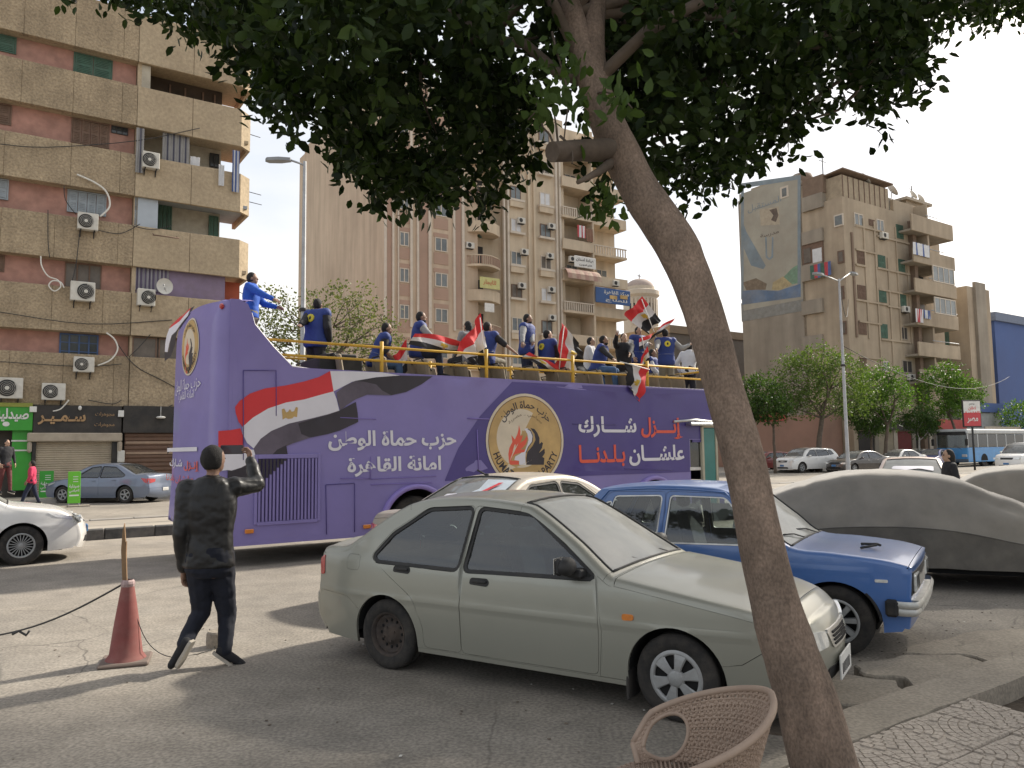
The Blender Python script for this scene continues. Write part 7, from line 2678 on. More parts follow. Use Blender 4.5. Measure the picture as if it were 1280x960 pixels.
# light well with stacked little balconies
for (y0, y1, m, kind) in ((105, 180, M_BRN, 'e'), (180, 240, M_RBG, 'f'), (325, 378, M_RBG, 'f'), (378, 462, M_WOODB, 'e'), (462, 530, M_RBG, 'f'), (530, 612, mat('orange_recess', (.50, .15, .06), var=.1), 'r'), (612, 670, M_RBG, 'f'), (680, 750, M_DOP, 'r'), (760, 820, M_RBG, 'f'), (275, 325, M_DOP, 'r')):
 on_u({'e': 'enclosure', 'f': 'balcony_front', 'r': 'recess'}[kind], 344, y0, 430, y1, m, .25 if kind == 'f' else -.02 if kind == 'r' else .15, RU, .5 if kind == 'r' else 2.5)
for (x0, x1) in ((352, 380), (388, 426)):
 on_u('window', x0, 400, x1, 460, M_CLOTHW if x0 > 380 else M_GLB, .19)
cloth_bits = [('red and blue cloths on the light well balcony of the sandy block', 395, 463, 440, 505, [M_CLOTHB, M_CLOTHR, M_GREENS], 0)]
def win7(x0, y0, x1, y1, fm, gm, kind='g', v=FV - .03):
 u0, u1, z0, z1 = Z7(x0, y0, x1, y1, v)
 if kind == 's':
  s_ = shutter_window(rb_, u0, u1, z0, z1, v, fm, 2)
  return s_
 return glazed_window(rb_, u0, u1, z0, z1, v, fm, gm, 2, 0, .09)
for i, (x0, y0, x1, y1, c) in enumerate([(556, 255, 592, 312, 'w'), (648, 280, 678, 332, 'w'), (730, 302, 758, 358, 'g'), (568, 408, 597, 462, 'b'), (655, 428, 684, 486, 'g'), (738, 445, 765, 500, 'g'), (570, 552, 602, 608, 'b'), (658, 568, 688, 622, 'g'),
          (742, 585, 770, 640, 'g'), (574, 700, 606, 755, 'b'), (664, 712, 693, 770, 'g'), (748, 723, 775, 777, 'd'), (675, 865, 700, 910, 'w'), (755, 862, 795, 915, 'd'), (580, 850, 606, 905, 'b'), (617, 280, 640, 305, 'b')]):
 if c == 'w':
  win7(x0, y0, x1, y1, M_RIB, M_GLF)
 elif c == 'g':
  win7(x0, y0, x1, y1, M_GREENS, None, 's')
 elif c == 'b':
  win7(x0, y0, x1, y1, M_WOODB, None, 's')
 else:
  win7(x0, y0, x1, y1, M_RBG, M_DOP)
for (x0, y0, x1, y1) in ((473, 258, 512, 308), (488, 408, 515, 460), (495, 555, 515, 610), (500, 700, 525, 755)):
 on_u('window', x0, y0, x1, y1, M_RIB if y0 == 258 else M_WOODB, .08)
 on_u('window_pane', x0 + 5, y0 + 6, x1 - 5, y1 - 6, M_GLF if y0 == 258 else M_GLB, .10)
for (x0, x1) in ((545, 552), (596, 601), (640, 645), (690, 695), (728, 732), (770, 774)):
 u0, u1, _, _ = Z7(x0, 400, x1, 500)
 SB().box(u0, u1, FV - .1, FV, 6.5 + (x0 % 3) * 2.2, RZ - 1.5 - (x0 % 4) * 1.5).sb('render_rib', [M_BRN if x0 < 560 else M_RB], rb_)
u0, u1, _, _ = Z7(784, 400, 797, 500)
SB().box(u0, u1, FV - .45, FV, 0, RZ - .6).sb('pilaster', [M_BRN], rb_)
for (x0, x1, y) in ((558, 690, 318), (648, 780, 362), (560, 600, 468), (650, 782, 492), (560, 690, 620), (655, 785, 578), (575, 665, 705), (665, 785, 780), (575, 664, 850), (560, 646, 410), (690, 744, 640)):
 u0, u1, z0, z1 = Z7(x0, y, x1, y + 6)
 SB().box(u0, u1, FV - .12, FV - .001, z0, z0 + .16).sb('string_course', [M_RB], rb_)
# corner balconies on the street side
BP = FV - 1.3
bz = [z_ for z_ in (Z7(800, 0, 960, y, BP)[2] for y in (345, 470, 590, 722, 848, 960))]
ba0, ba1 = Z7(800, 400, 962, 401, BP)[:2]
for k, z in enumerate(bz):
 h = 1.25 if k else 1.5
 SB().bbox(ba0, ba1 + .3, BP, BP + .15, z, z + h, .02).sb('balcony_front', [M_RB], rb_)
 SB().bbox(ba1 + .16, ba1 + .30, BP + .16, FV + 1.6, z, z + h, .02).sb('balcony_side', [M_RB], rb_)
 SB().box(ba0, ba1 + .15, BP + .16, FV + 1.6, z + .02, z + .2).sb('balcony_floor', [M_RBG], rb_)
 SB().box(ba0 + .3, ba1 - .2, FV + 1.5, FV + 1.58, z - 1.5, z - .1).sb('recess', [M_DOP if k % 2 else M_GLB], rb_)
 SB().tube([(ba0 + 2.5, BP + .05, z + h + .25), (ba1 + .2, BP + .05, z + h + .25)], .04, 5).sb('handrail', [M_STEEL], rb_)
 if k in (2, 3):
  glazed_window(rb_, ba0 + (ba1 - ba0) * .45, ba1, z + h + .02, z + 2.8, BP + .02, M_RIB, M_GLF, 4, 0, .1)
 else:
  SB().box(ba0 + (ba1 - ba0) * .42, ba0 + (ba1 - ba0) * .46, BP + .2, FV + 1.5, z + .2, z + 2.9).sb('divider', [M_RB], rb_)
for i, (x0, y0, x1, y1, mats_, lab) in enumerate([(800, 380, 868, 430, [M_CLOTHW, M_CLOTHB, M_CLOTHW], 'row of white and blue washing on the top right balcony of the sandy block'), (812, 650, 842, 705, [M_CLOTHW, M_CLOTHR], 'red and white washing on the lower right balcony of the sandy block'), (845, 655, 872, 690, [M_CLOTHB, M_CLOTHW], 'blue and white washing beside the red one on the sandy block')]):
 a, b = zq(x0, y0), zq(x1, y1)
 cloth_thing('laundry', lab, 'laundry', (a[0], a[1], b[0], b[1]), BP - .1, mats_, 5, i)
vv_ = plane_u(*zq(417, 484), RU - .4)
lr_ = thing('laundry', cloth_bits[0][0], 'laundry', W(RU - .4, vv_[0], vv_[1] - .7), ROAD + R(90))
lr_['_o'] = (0, 0)
cloth_strip(lr_, -1.0, 1.0, 0, 1.2, 0, cloth_bits[0][5], 4, 'cloth', 1)
for px, py, tx in ((670, 350, 'under the white window high on the sandy block'), (760, 654, 'beside the lower red washing of the sandy block'), (782, 934, 'lowest one on the sandy block, above the trees'), (862, 942, 'low on the sandy block beside the round tree top')):
 a = zq(px, py)
 far_ac('air conditioner ' + tx, a[0], a[1], FV - .05 if px < 800 else BP, 'air conditioners on the sandy block', .95)
# roof clutter
u0, u1, z0, z1 = Z7(470, 95, 680, 205)
SB().box(RU + .3, RU + 7.4, FV + .15, FV + 4, RZ, RZ + 2.0).sb('roof_shed', [mat('shed_plank', (.36, .29, .20), var=.15, dirt=.4)], rb_)
for k in range(9):
 SB().box(RU + .35 + k * .8, RU + .42 + k * .8, FV + .10, FV + .15, RZ, RZ + 2.0).sb('batten', [M_WOODB], rb_)
SB().prism([(FV - .2, RZ + 2.35), (FV + 4.4, RZ + 2.0), (FV + 4.4, RZ + 2.1), (FV - .2, RZ + 2.46)], RU + .0, RU + 7.7, 'x').sb('shed_roof', [M_BRN], rb_)
SB().box(RU + 7.9, u_end + 2, FV + .02, FV + .3, RZ, RZ + 1.1).sb('roof_parapet', [M_RB], rb_)
SB().box(RU + 11, u_end + 3.5, FV + .5, FV + 5, RZ - .1, RZ + 1.7).sb('roof_room', [M_RB], rb_)
SB().box(RU + 10.6, u_end + 4, FV + .2, FV + 5.2, RZ + 1.7, RZ + 1.95).sb('room_roof', [M_STONE], rb_)
SB().lathe([(.9, 0), (1.0, .8), (.8, 1.3), (.001, 1.5)], (RU + 1.5, FV + 4.8, RZ + 2.3), 'z', 16).sb('water_tank', [M_BRN], rb_)
SB().box(RU + 1, RU + 4, RV1 - 4.5, RV1 - .8, RZ + 2.6, RZ + 3.8).sb('roof_room', [M_RB], rb_)
for (du_, dv_, s_) in ((4.5, .5, .6), (9.2, .8, .75), (12.5, .6, .5), (6.8, 1.0, .6), (14.2, .8, .5)):
 q = SB().lathe([(.001, .18 * s_), (s_ * .6, .1 * s_), (s_, -.1 * s_)], axis='y', n=18)
 M2 = Matrix.Translation((RU + du_, FV + dv_, RZ + 2.5)) @ Matrix.Rotation(R(40), 4, 'Z') @ Matrix.Rotation(R(-35), 4, 'X')
 q.v = [tuple(M2 @ Vector(p)) for p in q.v]
 q.tube([(RU + du_, FV + dv_, RZ + 2.5), (RU + du_, FV + dv_ + .3, RZ + .0)], .05, 5)
 q.sb('roof_dish', [M_WHITEP], rb_)
for (du_, dv_, h) in ((2.0, 3, 4.9), (13.0, 1, 3.6), (14.3, 1, 2.6)):
 SB().tube([(RU + du_, FV + dv_, RZ + .5), (RU + du_, FV + dv_, RZ + h)], .05, 5).tube([(RU + du_ - .5, FV + dv_, RZ + h * .9), (RU + du_ + .5, FV + dv_, RZ + h * .9)], .03, 4).sb('aerial', [M_WIRE], rb_)
# street level
SB().box(RU - 3.0, RU - .05, FV + 1.0, FV + 12.5, 0, 4.4).sb('annex_wall', [mat('pinkish_render', (.33, .20, .15), rough=.95, var=.1, scale=.4, dirt=.45)], rb_)
SB().box(RU - 3.1, RU - 3.0, FV + 4.2, FV + 7.0, 4.0, 4.7).sb('shop_sign', [mat('faded_red_sign', (.42, .08, .07), dirt=.3)], rb_)
for k in range(6):
 u = RU + .6 + k * 2.9
 SB().box(u, u + 2.2, FV - .05, FV - .01, .13, 3.0).sb('shop_opening', [[M_DOP, M_ROLL, mat('maroon_door', (.17, .03, .03), dirt=.2), M_DOP, M_GLB, M_ROLLB][k]], rb_)
 SB().box(u + 2.25, u + 2.8, FV - .12, FV - .01, .13, 4.4).sb('shop_pier', [M_RIB if k % 2 else M_RBG], rb_)
SB().box(RU + .3, RU + 17, FV - .3, FV - .13, 3.1, 3.9).sb('shop_sign', [mat('dark_fascia', (.06, .05, .05), dirt=.3)], rb_)
SB().box(RU + 12.5, RU + 19, FV - .45, FV - .31, 3.2, 4.1).sb('shop_sign', [mat('faded_red_sign', (.42, .08, .07))], rb_)
SB().box(u_end + 7.0, u_end + 10, FV + .3, FV + .5, .1, 4.2).sb('shop_opening', [M_GLF], rb_)
# further right ---------------------------------------------------------
fb = building('apartment_building', 'narrow brown block with a rounded frame just right of the sandy block', 'building', 86, FV + 1)
a0 = plane_v(1212, 420, FV + 1)[0]
a1 = plane_v(1240, 420, FV + 1)[0]
zt = plane_v(1212, 352, FV + 1)[1]
SB().box(a0, a1, FV + 1, FV + 18, 0, zt - .5).sb('wall', [M_RB], fb)
SB().box(a0 + 1.2, a1 - 1.4, FV + .7, FV + 1, 0, zt).sb('frame_bay', [M_RBG], fb)
for y in (372, 408, 440, 470):
 z = plane_v(1212, y, FV + 1)[1]
 SB().box(a0 - .1, a0 - .02, FV + 3, FV + 5, z - 2, z).sb('window', [M_GREENS if y == 408 else M_WOODB], fb)
for k in range(4):
 SB().box(a1, a1 + .9, FV + 1.5, FV + 5, 4 + 4 * k, 5.2 + 4 * k).sb('balcony', [M_RIB], fb)
bb = building('office_building', 'large plain blue building at the right edge', 'building', 120, FV)
b0 = plane_v(1244, 420, FV + 2)[0]
zt = plane_v(1262, 404, FV + 2)[1]
M_BB = mat('blue_facade', (.055, .10, .26), rough=.6, var=.08, scale=.2, dirt=.2)
SB().box(b0, b0 + 45, FV + 2, FV + 30, 0, zt).sb('wall', [M_BB], bb)
SB().box(b0 - .3, b0 + 45, FV + 1.7, FV + 30, zt, zt + .9).sb('parapet', [mat('blue_grey_parapet', (.14, .17, .24))], bb)
gb_ = building('low_building', 'low pale grey building with a louvred vent in front of the blue building', 'building', 92, FV - 3)
g0, g1, z0, z1 = R4(1203, 508, 1246, 580, FV)
SB().box(g0, g1, FV - .5, FV + 8, 0, z1).sb('wall', [mat('pale_grey_wall', (.34, .35, .35), rough=.9, dirt=.3)], gb_)
SB().box(g0 - .2, g1 + .2, FV - .7, FV - .5, z1 - .6, z1 + .3).sb('parapet', [M_BB], gb_)
v0, v1, z0, z1 = R4(1227, 493 + 14, 1237, 508 + 8, FV - .6)
for k in range(7):
 SB().box(v0, v1, FV - .62, FV - .51, z0 + (z1 - z0) * k / 7, z0 + (z1 - z0) * (k + .6) / 7).sb('vent_slat', [M_TRIM], gb_)
SB().box(g0 - 2, g0 + 5, FV - 3, FV - 2.9, 0, 3.4).sb('street_wall', [M_STONE], gb_)
# street blocks that close the view beyond the trees and behind the bus
xb = building('low_building', 'row of low pale buildings far away between the tall block and the sandy block', 'building', 66, 96)
for k, (u, h, w) in enumerate(((58, 9, 9), (67, 12, 8), (76, 8.5, 10), (86, 11, 12))):
 SB().box(u, u + w - .1, 96 + k, 110, 0, h).sb('wall', [M_TALL2 if k % 2 else M_RB], xb)
yb = building('low_building', 'low walled yard building behind the tree left of the tall block', 'building', 12, 62)
SB().box(11, 26.1, 60, 61, 0, 4.5).sb('wall', [M_RBG], yb)
SB().box(26.2, 58.7, 57.4, 57.8, 0, 3.2).sb('wall', [M_RBG], yb)
# ================================================================== trees
def leaf_material(name, col, col2, trans=.35, rough=.45):
 m = bpy.data.materials.new(name)
 m.use_nodes = True
 N, L = m.node_tree.nodes, m.node_tree.links
 b = N['Principled BSDF']
 a = N.new('ShaderNodeAttribute')
 a.attribute_name = 'tint'
 r_ = N.new('ShaderNodeValToRGB')
 r_.color_ramp.elements[0].color = (*col, 1)
 r_.color_ramp.elements[1].color = (*col2, 1)
 L.new(a.outputs['Fac'], r_.inputs['Fac'])
 L.new(r_.outputs['Color'], b.inputs['Base Color'])
 b.inputs['Roughness'].default_value = rough
 b.inputs['Specular IOR Level'].default_value = .13
 t = N.new('ShaderNodeBsdfTranslucent')
 g = N.new('ShaderNodeMix')
 g.data_type = 'RGBA'
 g.blend_type = 'MULTIPLY'
 g.inputs['Factor'].default_value = 1
 g.inputs['B'].default_value = (1.5, 1.7, .5, 1)
 L.new(r_.outputs['Color'], g.inputs['A'])
 L.new(g.outputs['Result'], t.inputs['Color'])
 mx_ = N.new('ShaderNodeMixShader')
 mx_.inputs[0].default_value = trans
 L.new(b.outputs[0], mx_.inputs[1])
 L.new(t.outputs[0], mx_.inputs[2])
 L.new(mx_.outputs[0], N['Material Output'].inputs['Surface'])
 return m
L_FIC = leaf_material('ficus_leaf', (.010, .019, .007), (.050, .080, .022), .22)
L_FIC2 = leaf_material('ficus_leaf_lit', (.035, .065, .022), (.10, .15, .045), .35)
L_ACA = leaf_material('feathery_leaf', (.085, .10, .05), (.16, .17, .085), .3)
L_GRN = leaf_material('bright_leaf', (.045, .095, .02), (.13, .21, .05), .35)
L_MID = leaf_material('mid_leaf', (.03, .06, .02), (.08, .13, .035), .3)
M_BARK = mat('ficus_bark', (.22, .16, .12), rough=.92, var=.3, scale=5, bump=.9, bscale=28, bdist=.02, dirt=.7, dirt_col=(.10, .078, .06), stretch=(1, 1, .35))
speckle(M_BARK, 90, .28, stretch=(1, 1, .7))
speckle(M_BARK, 9, .18, stretch=(1, 1, .5))
M_BARK2 = mat('grey_bark', (.11, .085, .065), rough=.95, var=.3, scale=6, bump=.8, bscale=20)
M_LIME2 = mat('whitewashed_bark', (.42, .40, .36), rough=.95, var=.2, scale=5, dirt=.4)
def leaves_mesh(name, P, D, S, m, rng, wide=.30, fold=.25):
 """P centres, D pointing directions, S lengths: one folded blade each"""
 n = len(P)
 D = D / np.linalg.norm(D, axis=1)[:, None]
 A = rng.normal(size=(n, 3))
 X = np.cross(D, A)
 X /= np.linalg.norm(X, axis=1)[:, None] + 1e-9
 Nn = np.cross(X, D)
 base = [(0, 0, 0), (.28, wide * .85, fold * .2), (.66, wide * .8, fold * .2), (1, 0, -.05), (.66, -wide * .8, fold * .2), (.28, -wide * .85, fold * .2)]
 V = np.zeros((n, 6, 3), np.float32)
 for k, (l, w, h) in enumerate(base):
  V[:, k] = P + D * (l * S)[:, None] + X * (w * S)[:, None] + Nn * (h * S)[:, None]
 F = np.array([[0, 1, 2, 3], [0, 3, 4, 5]])
 faces = (np.arange(n)[:, None, None] * 6 + F[None]).reshape(-1)
 me = bpy.data.meshes.new(name)
 me.vertices.add(n * 6)
 me.vertices.foreach_set('co', V.reshape(-1))
 me.loops.add(n * 8)
 me.loops.foreach_set('vertex_index', faces.astype(np.int32))
 me.polygons.add(n * 2)
 me.polygons.foreach_set('loop_start', np.arange(0, n * 8, 4, dtype=np.int32))
 me.update(calc_edges=True)
 at = me.attributes.new('tint', 'FLOAT', 'POINT')
 at.data.foreach_set('value', np.repeat(np.clip(rng.normal(.4, .28, n), 0, 1), 6).astype(np.float32))
 me.materials.append(m)
 return me
def clumps_to_leaves(C, rng, per, spread, size, down=.2, twig=.22):
 n = len(C)
 ax = rng.normal(size=(n, 3))
 ax[:, 2] -= down
 ax /= np.linalg.norm(ax, axis=1)[:, None]
 P = np.repeat(C, per, 0)
 A = np.repeat(ax, per, 0)
 t = np.tile(np.linspace(0, 1, per), n)[:, None]
 P = P + A * t * twig + rng.normal(size=P.shape) * spread * .5
 D = A * .7 + rng.normal(size=P.shape) * .75
 return P, D, size * rng.uniform(.7, 1.25, len(P))
def limb(mb, a, b, r0, r1, bend, rng, n=7, sides=7):
 a, b = Vector(a), Vector(b)
 pts, rad = [], []
 off = Vector(rng.normal(size=3)) * bend * (b - a).length
 for i in range(n + 1):
  t = i / n
  pts.append(a.lerp(b, t) + off * math.sin(t * math.pi) + Vector(rng.normal(size=3)) * bend * .12 * (b - a).length * (0 < i < n))
  rad.append(r0 + (r1 - r0) * t ** .8)
 mb.tube(pts, rad, sides)
 return pts
# ---- the big leaning ficus in the foreground --------------------------
rng = np.random.default_rng(12)
big = thing('ficus_tree', 'large ficus with thick leaning brown trunk and dark crown overhanging the whole street', 'tree', ground(1036, 985, .15))
TO = big.location.copy()
tr = [(1036, 992, 3.72, 112), (1024, 950, 3.74, 103), (1001, 870, 3.78, 92), (977, 800, 3.82, 82), (953, 710, 3.86, 72), (930, 600, 3.92, 67), (912, 530, 3.97, 64), (896, 470, 4.02, 62), (873, 385, 4.08, 64), (846, 318, 4.14, 70), (826, 285, 4.18, 68), (800, 245, 4.22, 64), (775, 200, 4.26, 62), (757, 160, 4.3, 58), (740, 115, 4.34, 50), (727, 75, 4.38, 42), (714, 30, 4.42, 38), (700, -20, 4.46, 34), (680, -80, 4.5, 30), (650, -150, 4.6, 24)]
pts = catmull([depth(a + 5, b, d) - TO for a, b, d, w in tr], 4)
ws = []
for i in range(len(tr) - 1):
 for k in range(4):
  w = tr[i][3] + (tr[i + 1][3] - tr[i][3]) * k / 4
  d = tr[i][2]
  ws.append(w / 2 * d / FPX * .78)
ws.append(.05)
mb = MB()
mb.tube([pts[0] - Vector((-.01, 0, .12))] + pts, [ws[0] * 1.25] + ws, 28)
vv = []
for i, p in enumerate(mb.v):
 q = Vector(p)
 ring = i // 28
 c = (pts[0] if ring == 0 else pts[min(ring - 1, len(pts) - 1)])
 d = (q - c)
 k = 1 + .07 * noise.noise(q * 3.2) + .05 * noise.noise(Vector((q.x * 9, q.y * 9, q.z * 2.5))) + .03 * noise.noise(q * 22)
 vv.append(tuple(c + d * k))
mb.v = vv
mb.build('trunk', [M_BARK], big)
for nm, a, b, r0, r1 in (('cut_branch', (768, 188, 4.24), (690, 190, 4.0), .068, .055), ('broken_branch', (768, 200, 4.24), (722, 228, 4.05), .035, .012)):
 mb = MB()
 limb(mb, depth(*a) - TO, depth(*b) - TO, r0, r1, .03, rng, 8, 12)
 mb.build(nm, [M_BARK2], big)
hull = [(100, 8), (165, 22), (210, 60), (250, 70), (292, 74), (310, 126), (332, 145), (362, 178), (385, 170), (410, 232), (440, 232), (466, 276), (500, 262), (520, 284), (560, 272), (600, 286), (640, 276), (662, 258), (680, 210), (693, 120), (740, 150), (742, 245), (765, 255), (795, 225), (830, 252), (862, 264), (900, 254), (935, 228), (960, 208), (985, 188), (1000, 158), (1040, 143), (1060, 126), (1092, 172), (1122, 150), (1130, 124), (1160, 96), (1140, 80), (1180, 92), (1160, 56), (1170, 14), (1230, 16), (1290, 18), (1420, -60), (1300, -420), (700, -640), (150, -420), (-60, -60)]
hx = [p[0] for p in hull]
C = []
limit = 0
while len(C) < 4300 and limit < 90000:
 limit += 1
 x, y = rng.uniform(-60, 1420), rng.uniform(-640, 290)
 if y < -60 and rng.random() < .72:
  continue
 if not pip((x, y + 30), hull) or not pip((x - 18, y), hull) or not pip((x + 18, y), hull):
  continue
 e = min([math.hypot(x - a, y - b) for a, b in hull])
 dd = min(1, e / 150)
 d0 = 6.0 + .9 * noise.noise(Vector((x * .004, y * .004, 0)))
 d = d0 + rng.uniform(-1, 1) * (.35 + 2.0 * dd)
 g = noise.noise(Vector((x * .016, y * .016, 7)))
 if g < -.17 and rng.random() < .85:
  continue
 if 672 < x < 748 and 70 < y < 300 and rng.random() < .985:
  continue
 if d < 4.7 and 660 < x < 800 and y > -40:
  d = rng.uniform(4.9, 7.5)
 C.append(tuple(depth(x, y, d) - TO))
C = np.array(C)
P, D, S_ = clumps_to_leaves(C, rng, 15, .085, .088, .25, .26)
print('leaves', len(P))
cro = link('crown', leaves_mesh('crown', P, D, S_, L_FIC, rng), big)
tag(cro, kind='stuff')
# limbs to the clumps
mb = MB()
tops = [Vector(pts[-1]), Vector(pts[-12]), Vector(pts[-20]), Vector(pts[-6])]
for i in range(26):
 c = Vector(C[rng.integers(len(C))])
 a = tops[i % 4]
 if c.z > 3.1 and c.y > 1.2 and -3.5 < c.x < 2:
  lm = MB()
  q = limb(lm, a, c, .04, .012, .08, rng, 9)
  for j in (4, 6, 8):
   k = rng.integers(len(C))
   near = sorted(range(0, len(C), 37), key=lambda t: (Vector(C[t]) - q[j]).length)[j % 3]
   limb(lm, q[j], C[near], .02, .006, .12, rng, 5, 5)
  lm.build('limb', [M_BARK2], big)
second = MB()
limb(second, depth(748, 150, 4.32) - TO, depth(752, -60, 4.6) - TO, .075, .05, .03, rng, 9, 12)
second.build('limb', [M_BARK], big)
# loose sprigs close to the trunk: single leaves
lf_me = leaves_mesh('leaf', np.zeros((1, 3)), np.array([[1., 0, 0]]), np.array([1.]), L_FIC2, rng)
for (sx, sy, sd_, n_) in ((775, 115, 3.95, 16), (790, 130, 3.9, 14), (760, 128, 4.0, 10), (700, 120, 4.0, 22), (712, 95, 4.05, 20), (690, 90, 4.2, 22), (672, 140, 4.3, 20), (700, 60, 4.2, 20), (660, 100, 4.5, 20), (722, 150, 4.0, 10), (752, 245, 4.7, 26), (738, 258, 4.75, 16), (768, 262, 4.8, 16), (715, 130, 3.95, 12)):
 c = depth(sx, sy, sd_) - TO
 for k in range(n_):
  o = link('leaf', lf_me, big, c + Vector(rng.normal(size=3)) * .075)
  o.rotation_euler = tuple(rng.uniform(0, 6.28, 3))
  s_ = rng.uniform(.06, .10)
  o.scale = (s_, s_, s_)
tw = MB()
for (a, b) in (((690, 40, 4.3), (705, 175, 4.0)), ((700, 170, 4.05), (715, 205, 4.0)), ((740, 120, 4.3), (790, 135, 3.9)), ((695, 110, 4.3), (660, 150, 4.4)), ((700, 190, 4.1), (668, 120, 4.4)), ((698, 188, 4.1), (690, 120, 4.3))):
 t_ = MB()
 limb(t_, depth(*a) - TO, depth(*b) - TO, .008, .004, .05, rng, 6, 5)
 t_.build('twig', [M_BARK2], big)
def make_tree(name, label, loc, trunk, blobs, nleaf, leaf, m, bark=M_BARK2, seed=1, per=10, spread=.25, low=None, lean=0.0, group=None, reject=None, down=.1, twig=.4):
 rg = np.random.default_rng(seed)
 t_ = thing(name, label, 'tree', loc, 0, group)
 h, r0 = trunk
 mb = MB()
 top = Vector((lean * h, 0, h))
 limb(mb, (0, 0, -.1), top, r0, r0 * .6, .03, rg, 8, 10)
 if low:
  MB().tube([(0, 0, 0), tuple(top * .33)], [r0 * 1.07, r0 * .93], 10).build('whitewash', [low], t_)
 mb.build('trunk', [bark], t_)
 C = []
 wsum = sum(b[3] * b[4] * b[5] for b in blobs)
 for bx, by, bz, rx, ry, rz_ in blobs:
  k = max(8, int(nleaf / per * rx * ry * rz_ / wsum))
  q = rg.normal(size=(k, 3))
  q /= np.linalg.norm(q, axis=1)[:, None]
  q *= (rg.uniform(.25, 1, k) ** .45)[:, None]
  q *= (1 + .25 * np.array([noise.noise(Vector(p) * 2.4 + Vector((seed, 0, 0))) for p in q]))[:, None]
  C.append(q * np.array([rx, ry, rz_]) + np.array([bx, by, bz]))
  lm = MB()
  limb(lm, top * .9, (bx, by, bz), r0 * .4, r0 * .12, .1, rg, 6, 6)
  for j in range(4):
   limb(lm, (bx * .5 + top.x * .5, by * .5, bz * .6 + h * .4), C[-1][rg.integers(k)], r0 * .18, r0 * .05, .1, rg, 5, 5)
  lm.build('limb', [bark], t_)
 C = np.concatenate(C)
 if reject:
  C = np.array([c for c in C if not reject(Vector(c) + Vector(loc))])
 P, D, S_ = clumps_to_leaves(C, rg, per, spread, leaf, down, twig)
 tag(link('crown', leaves_mesh('crown', P, D, S_, m, rg), t_), kind='stuff')
 return t_
def at_v(px, v):
 p = ray(px, 560)
 k = v / (-SU * p.x + CU * p.y)
 return Vector((p.x * k, p.y * k, 0))
def in_view(p, top=30):
 q = p - CAM
 z = q.dot(_f)
 if z < .1:
  return False
 x, y = 640 + FPX * q.dot(_r) / z, 480 - FPX * q.dot(_u) / z
 return -50 < x < 1330 and y > (top if x > 1165 else -12)
# street trees standing further along this pavement, just outside the picture: they shade the foreground
GT = 'ficus trees along the near pavement'
for k, (u, v, z, rx, ry) in enumerate(((12.6, 5.4, 10.6, 3.8, 3.6), (17.4, 5.2, 10.9, 4.0, 3.8), (23.0, 3.4, 10.2, 4.0, 3.2), (7.4, .6, 8.9, 3.6, 2.8))):
 b = W(u, v, 0) - W(u, 1.0, 0)
 make_tree('ficus_tree', ['tall ficus beyond the right edge, its lowest leaves in the top right corner', 'second tall ficus beyond the right edge', 'third tall ficus beyond the right edge', 'ficus standing behind the camera side of the pavement'][k], W(u, 1.0, .1), (z - 2.5, .22),
    [(b.x, b.y, z, rx, ry, 2.0), (b.x * .4, b.y * .4, z + 1.2, rx * .8, ry * .7, 1.6), (b.x + 1.6, b.y - .6, z + .4, rx * .6, ry * .6, 1.6)], 15000, .15, L_FIC, seed=30 + k, per=10, spread=.2, reject=in_view)
# far trees, right to left
make_tree('acacia_tree', 'sparse grey green tree seen between the lamp post and the bus passengers', at_v(398, 35.6), (6.2, .22), [(-1.4, 0, 8.6, 1.9, 1.7, 1.2), (1.2, .5, 8.9, 1.8, 1.7, 1.1), (2.6, 0, 7.4, 1.5, 1.5, 1.1), (-.2, 0, 7.2, 2.6, 1.9, 1.1), (3.3, 0, 6.1, 1.1, 1.1, .8), (-2.6, 0, 7.4, 1.1, 1.1, .9), (.6, 0, 5.9, 2.0, 1.4, .7)], 5200, .15, L_ACA, seed=5, per=9, spread=.28, twig=.6)
p0 = at_v(968, 33.6)
make_tree('ficus_tree', 'round clipped dark ficus standing alone just right of the leaning trunk', p0, (3.4, .12), [(-1.1, 0, 5.1, 2.0, 1.9, 1.7), (-.1, 0, 4.4, 1.5, 1.4, 1.0), (-2.0, 0, 4.6, 1.1, 1.2, 1.1)], 6500, .17, L_MID, seed=7, per=9, spread=.18)
p0 = at_v(1022, 33.4)
make_tree('acacia_tree', 'widest feathery green tree, left of the right hand lamp post', p0, (4.2, .24), [(-1.2, 0, 6.6, 2.3, 2.0, 1.9), (1.6, 0, 6.9, 2.2, 2.0, 1.7), (.2, 0, 8.0, 2.0, 1.8, 1.1), (-2.4, 0, 4.9, 1.4, 1.3, 1.2), (2.9, 0, 5.2, 1.5, 1.5, 1.3), (.3, 0, 4.9, 2.4, 1.8, 1.0)], 8500, .17, leaf_material('feathery_green_leaf', (.06, .09, .03), (.14, .19, .07), .35), M_BARK2, 8, 9, .3, M_LIME2, .12, twig=.6)
p0 = at_v(1106, 33.0)
make_tree('acacia_tree', 'brightest green feathery tree just right of the right hand lamp post', p0, (3.6, .18), [(-.6, 0, 6.3, 1.7, 1.6, 1.4), (1.0, 0, 5.6, 1.5, 1.4, 1.3), (-1.8, 0, 5.0, 1.3, 1.3, 1.0), (.3, 0, 7.5, .9, .9, .7)], 5200, .17, L_GRN, M_BARK2, 9, 9, .25, M_LIME2, .1, twig=.5)
make_tree('ficus_tree', 'small dark round ficus beneath the brightest feathery tree', at_v(1092, 34.0), (2.6, .12), [(-.4, 0, 4.0, 1.5, 1.4, 1.3), (.7, 0, 3.6, 1.1, 1.1, 1.0)], 3800, .17, L_MID, M_BARK2, 10, 9, .18, M_LIME2, -.05)
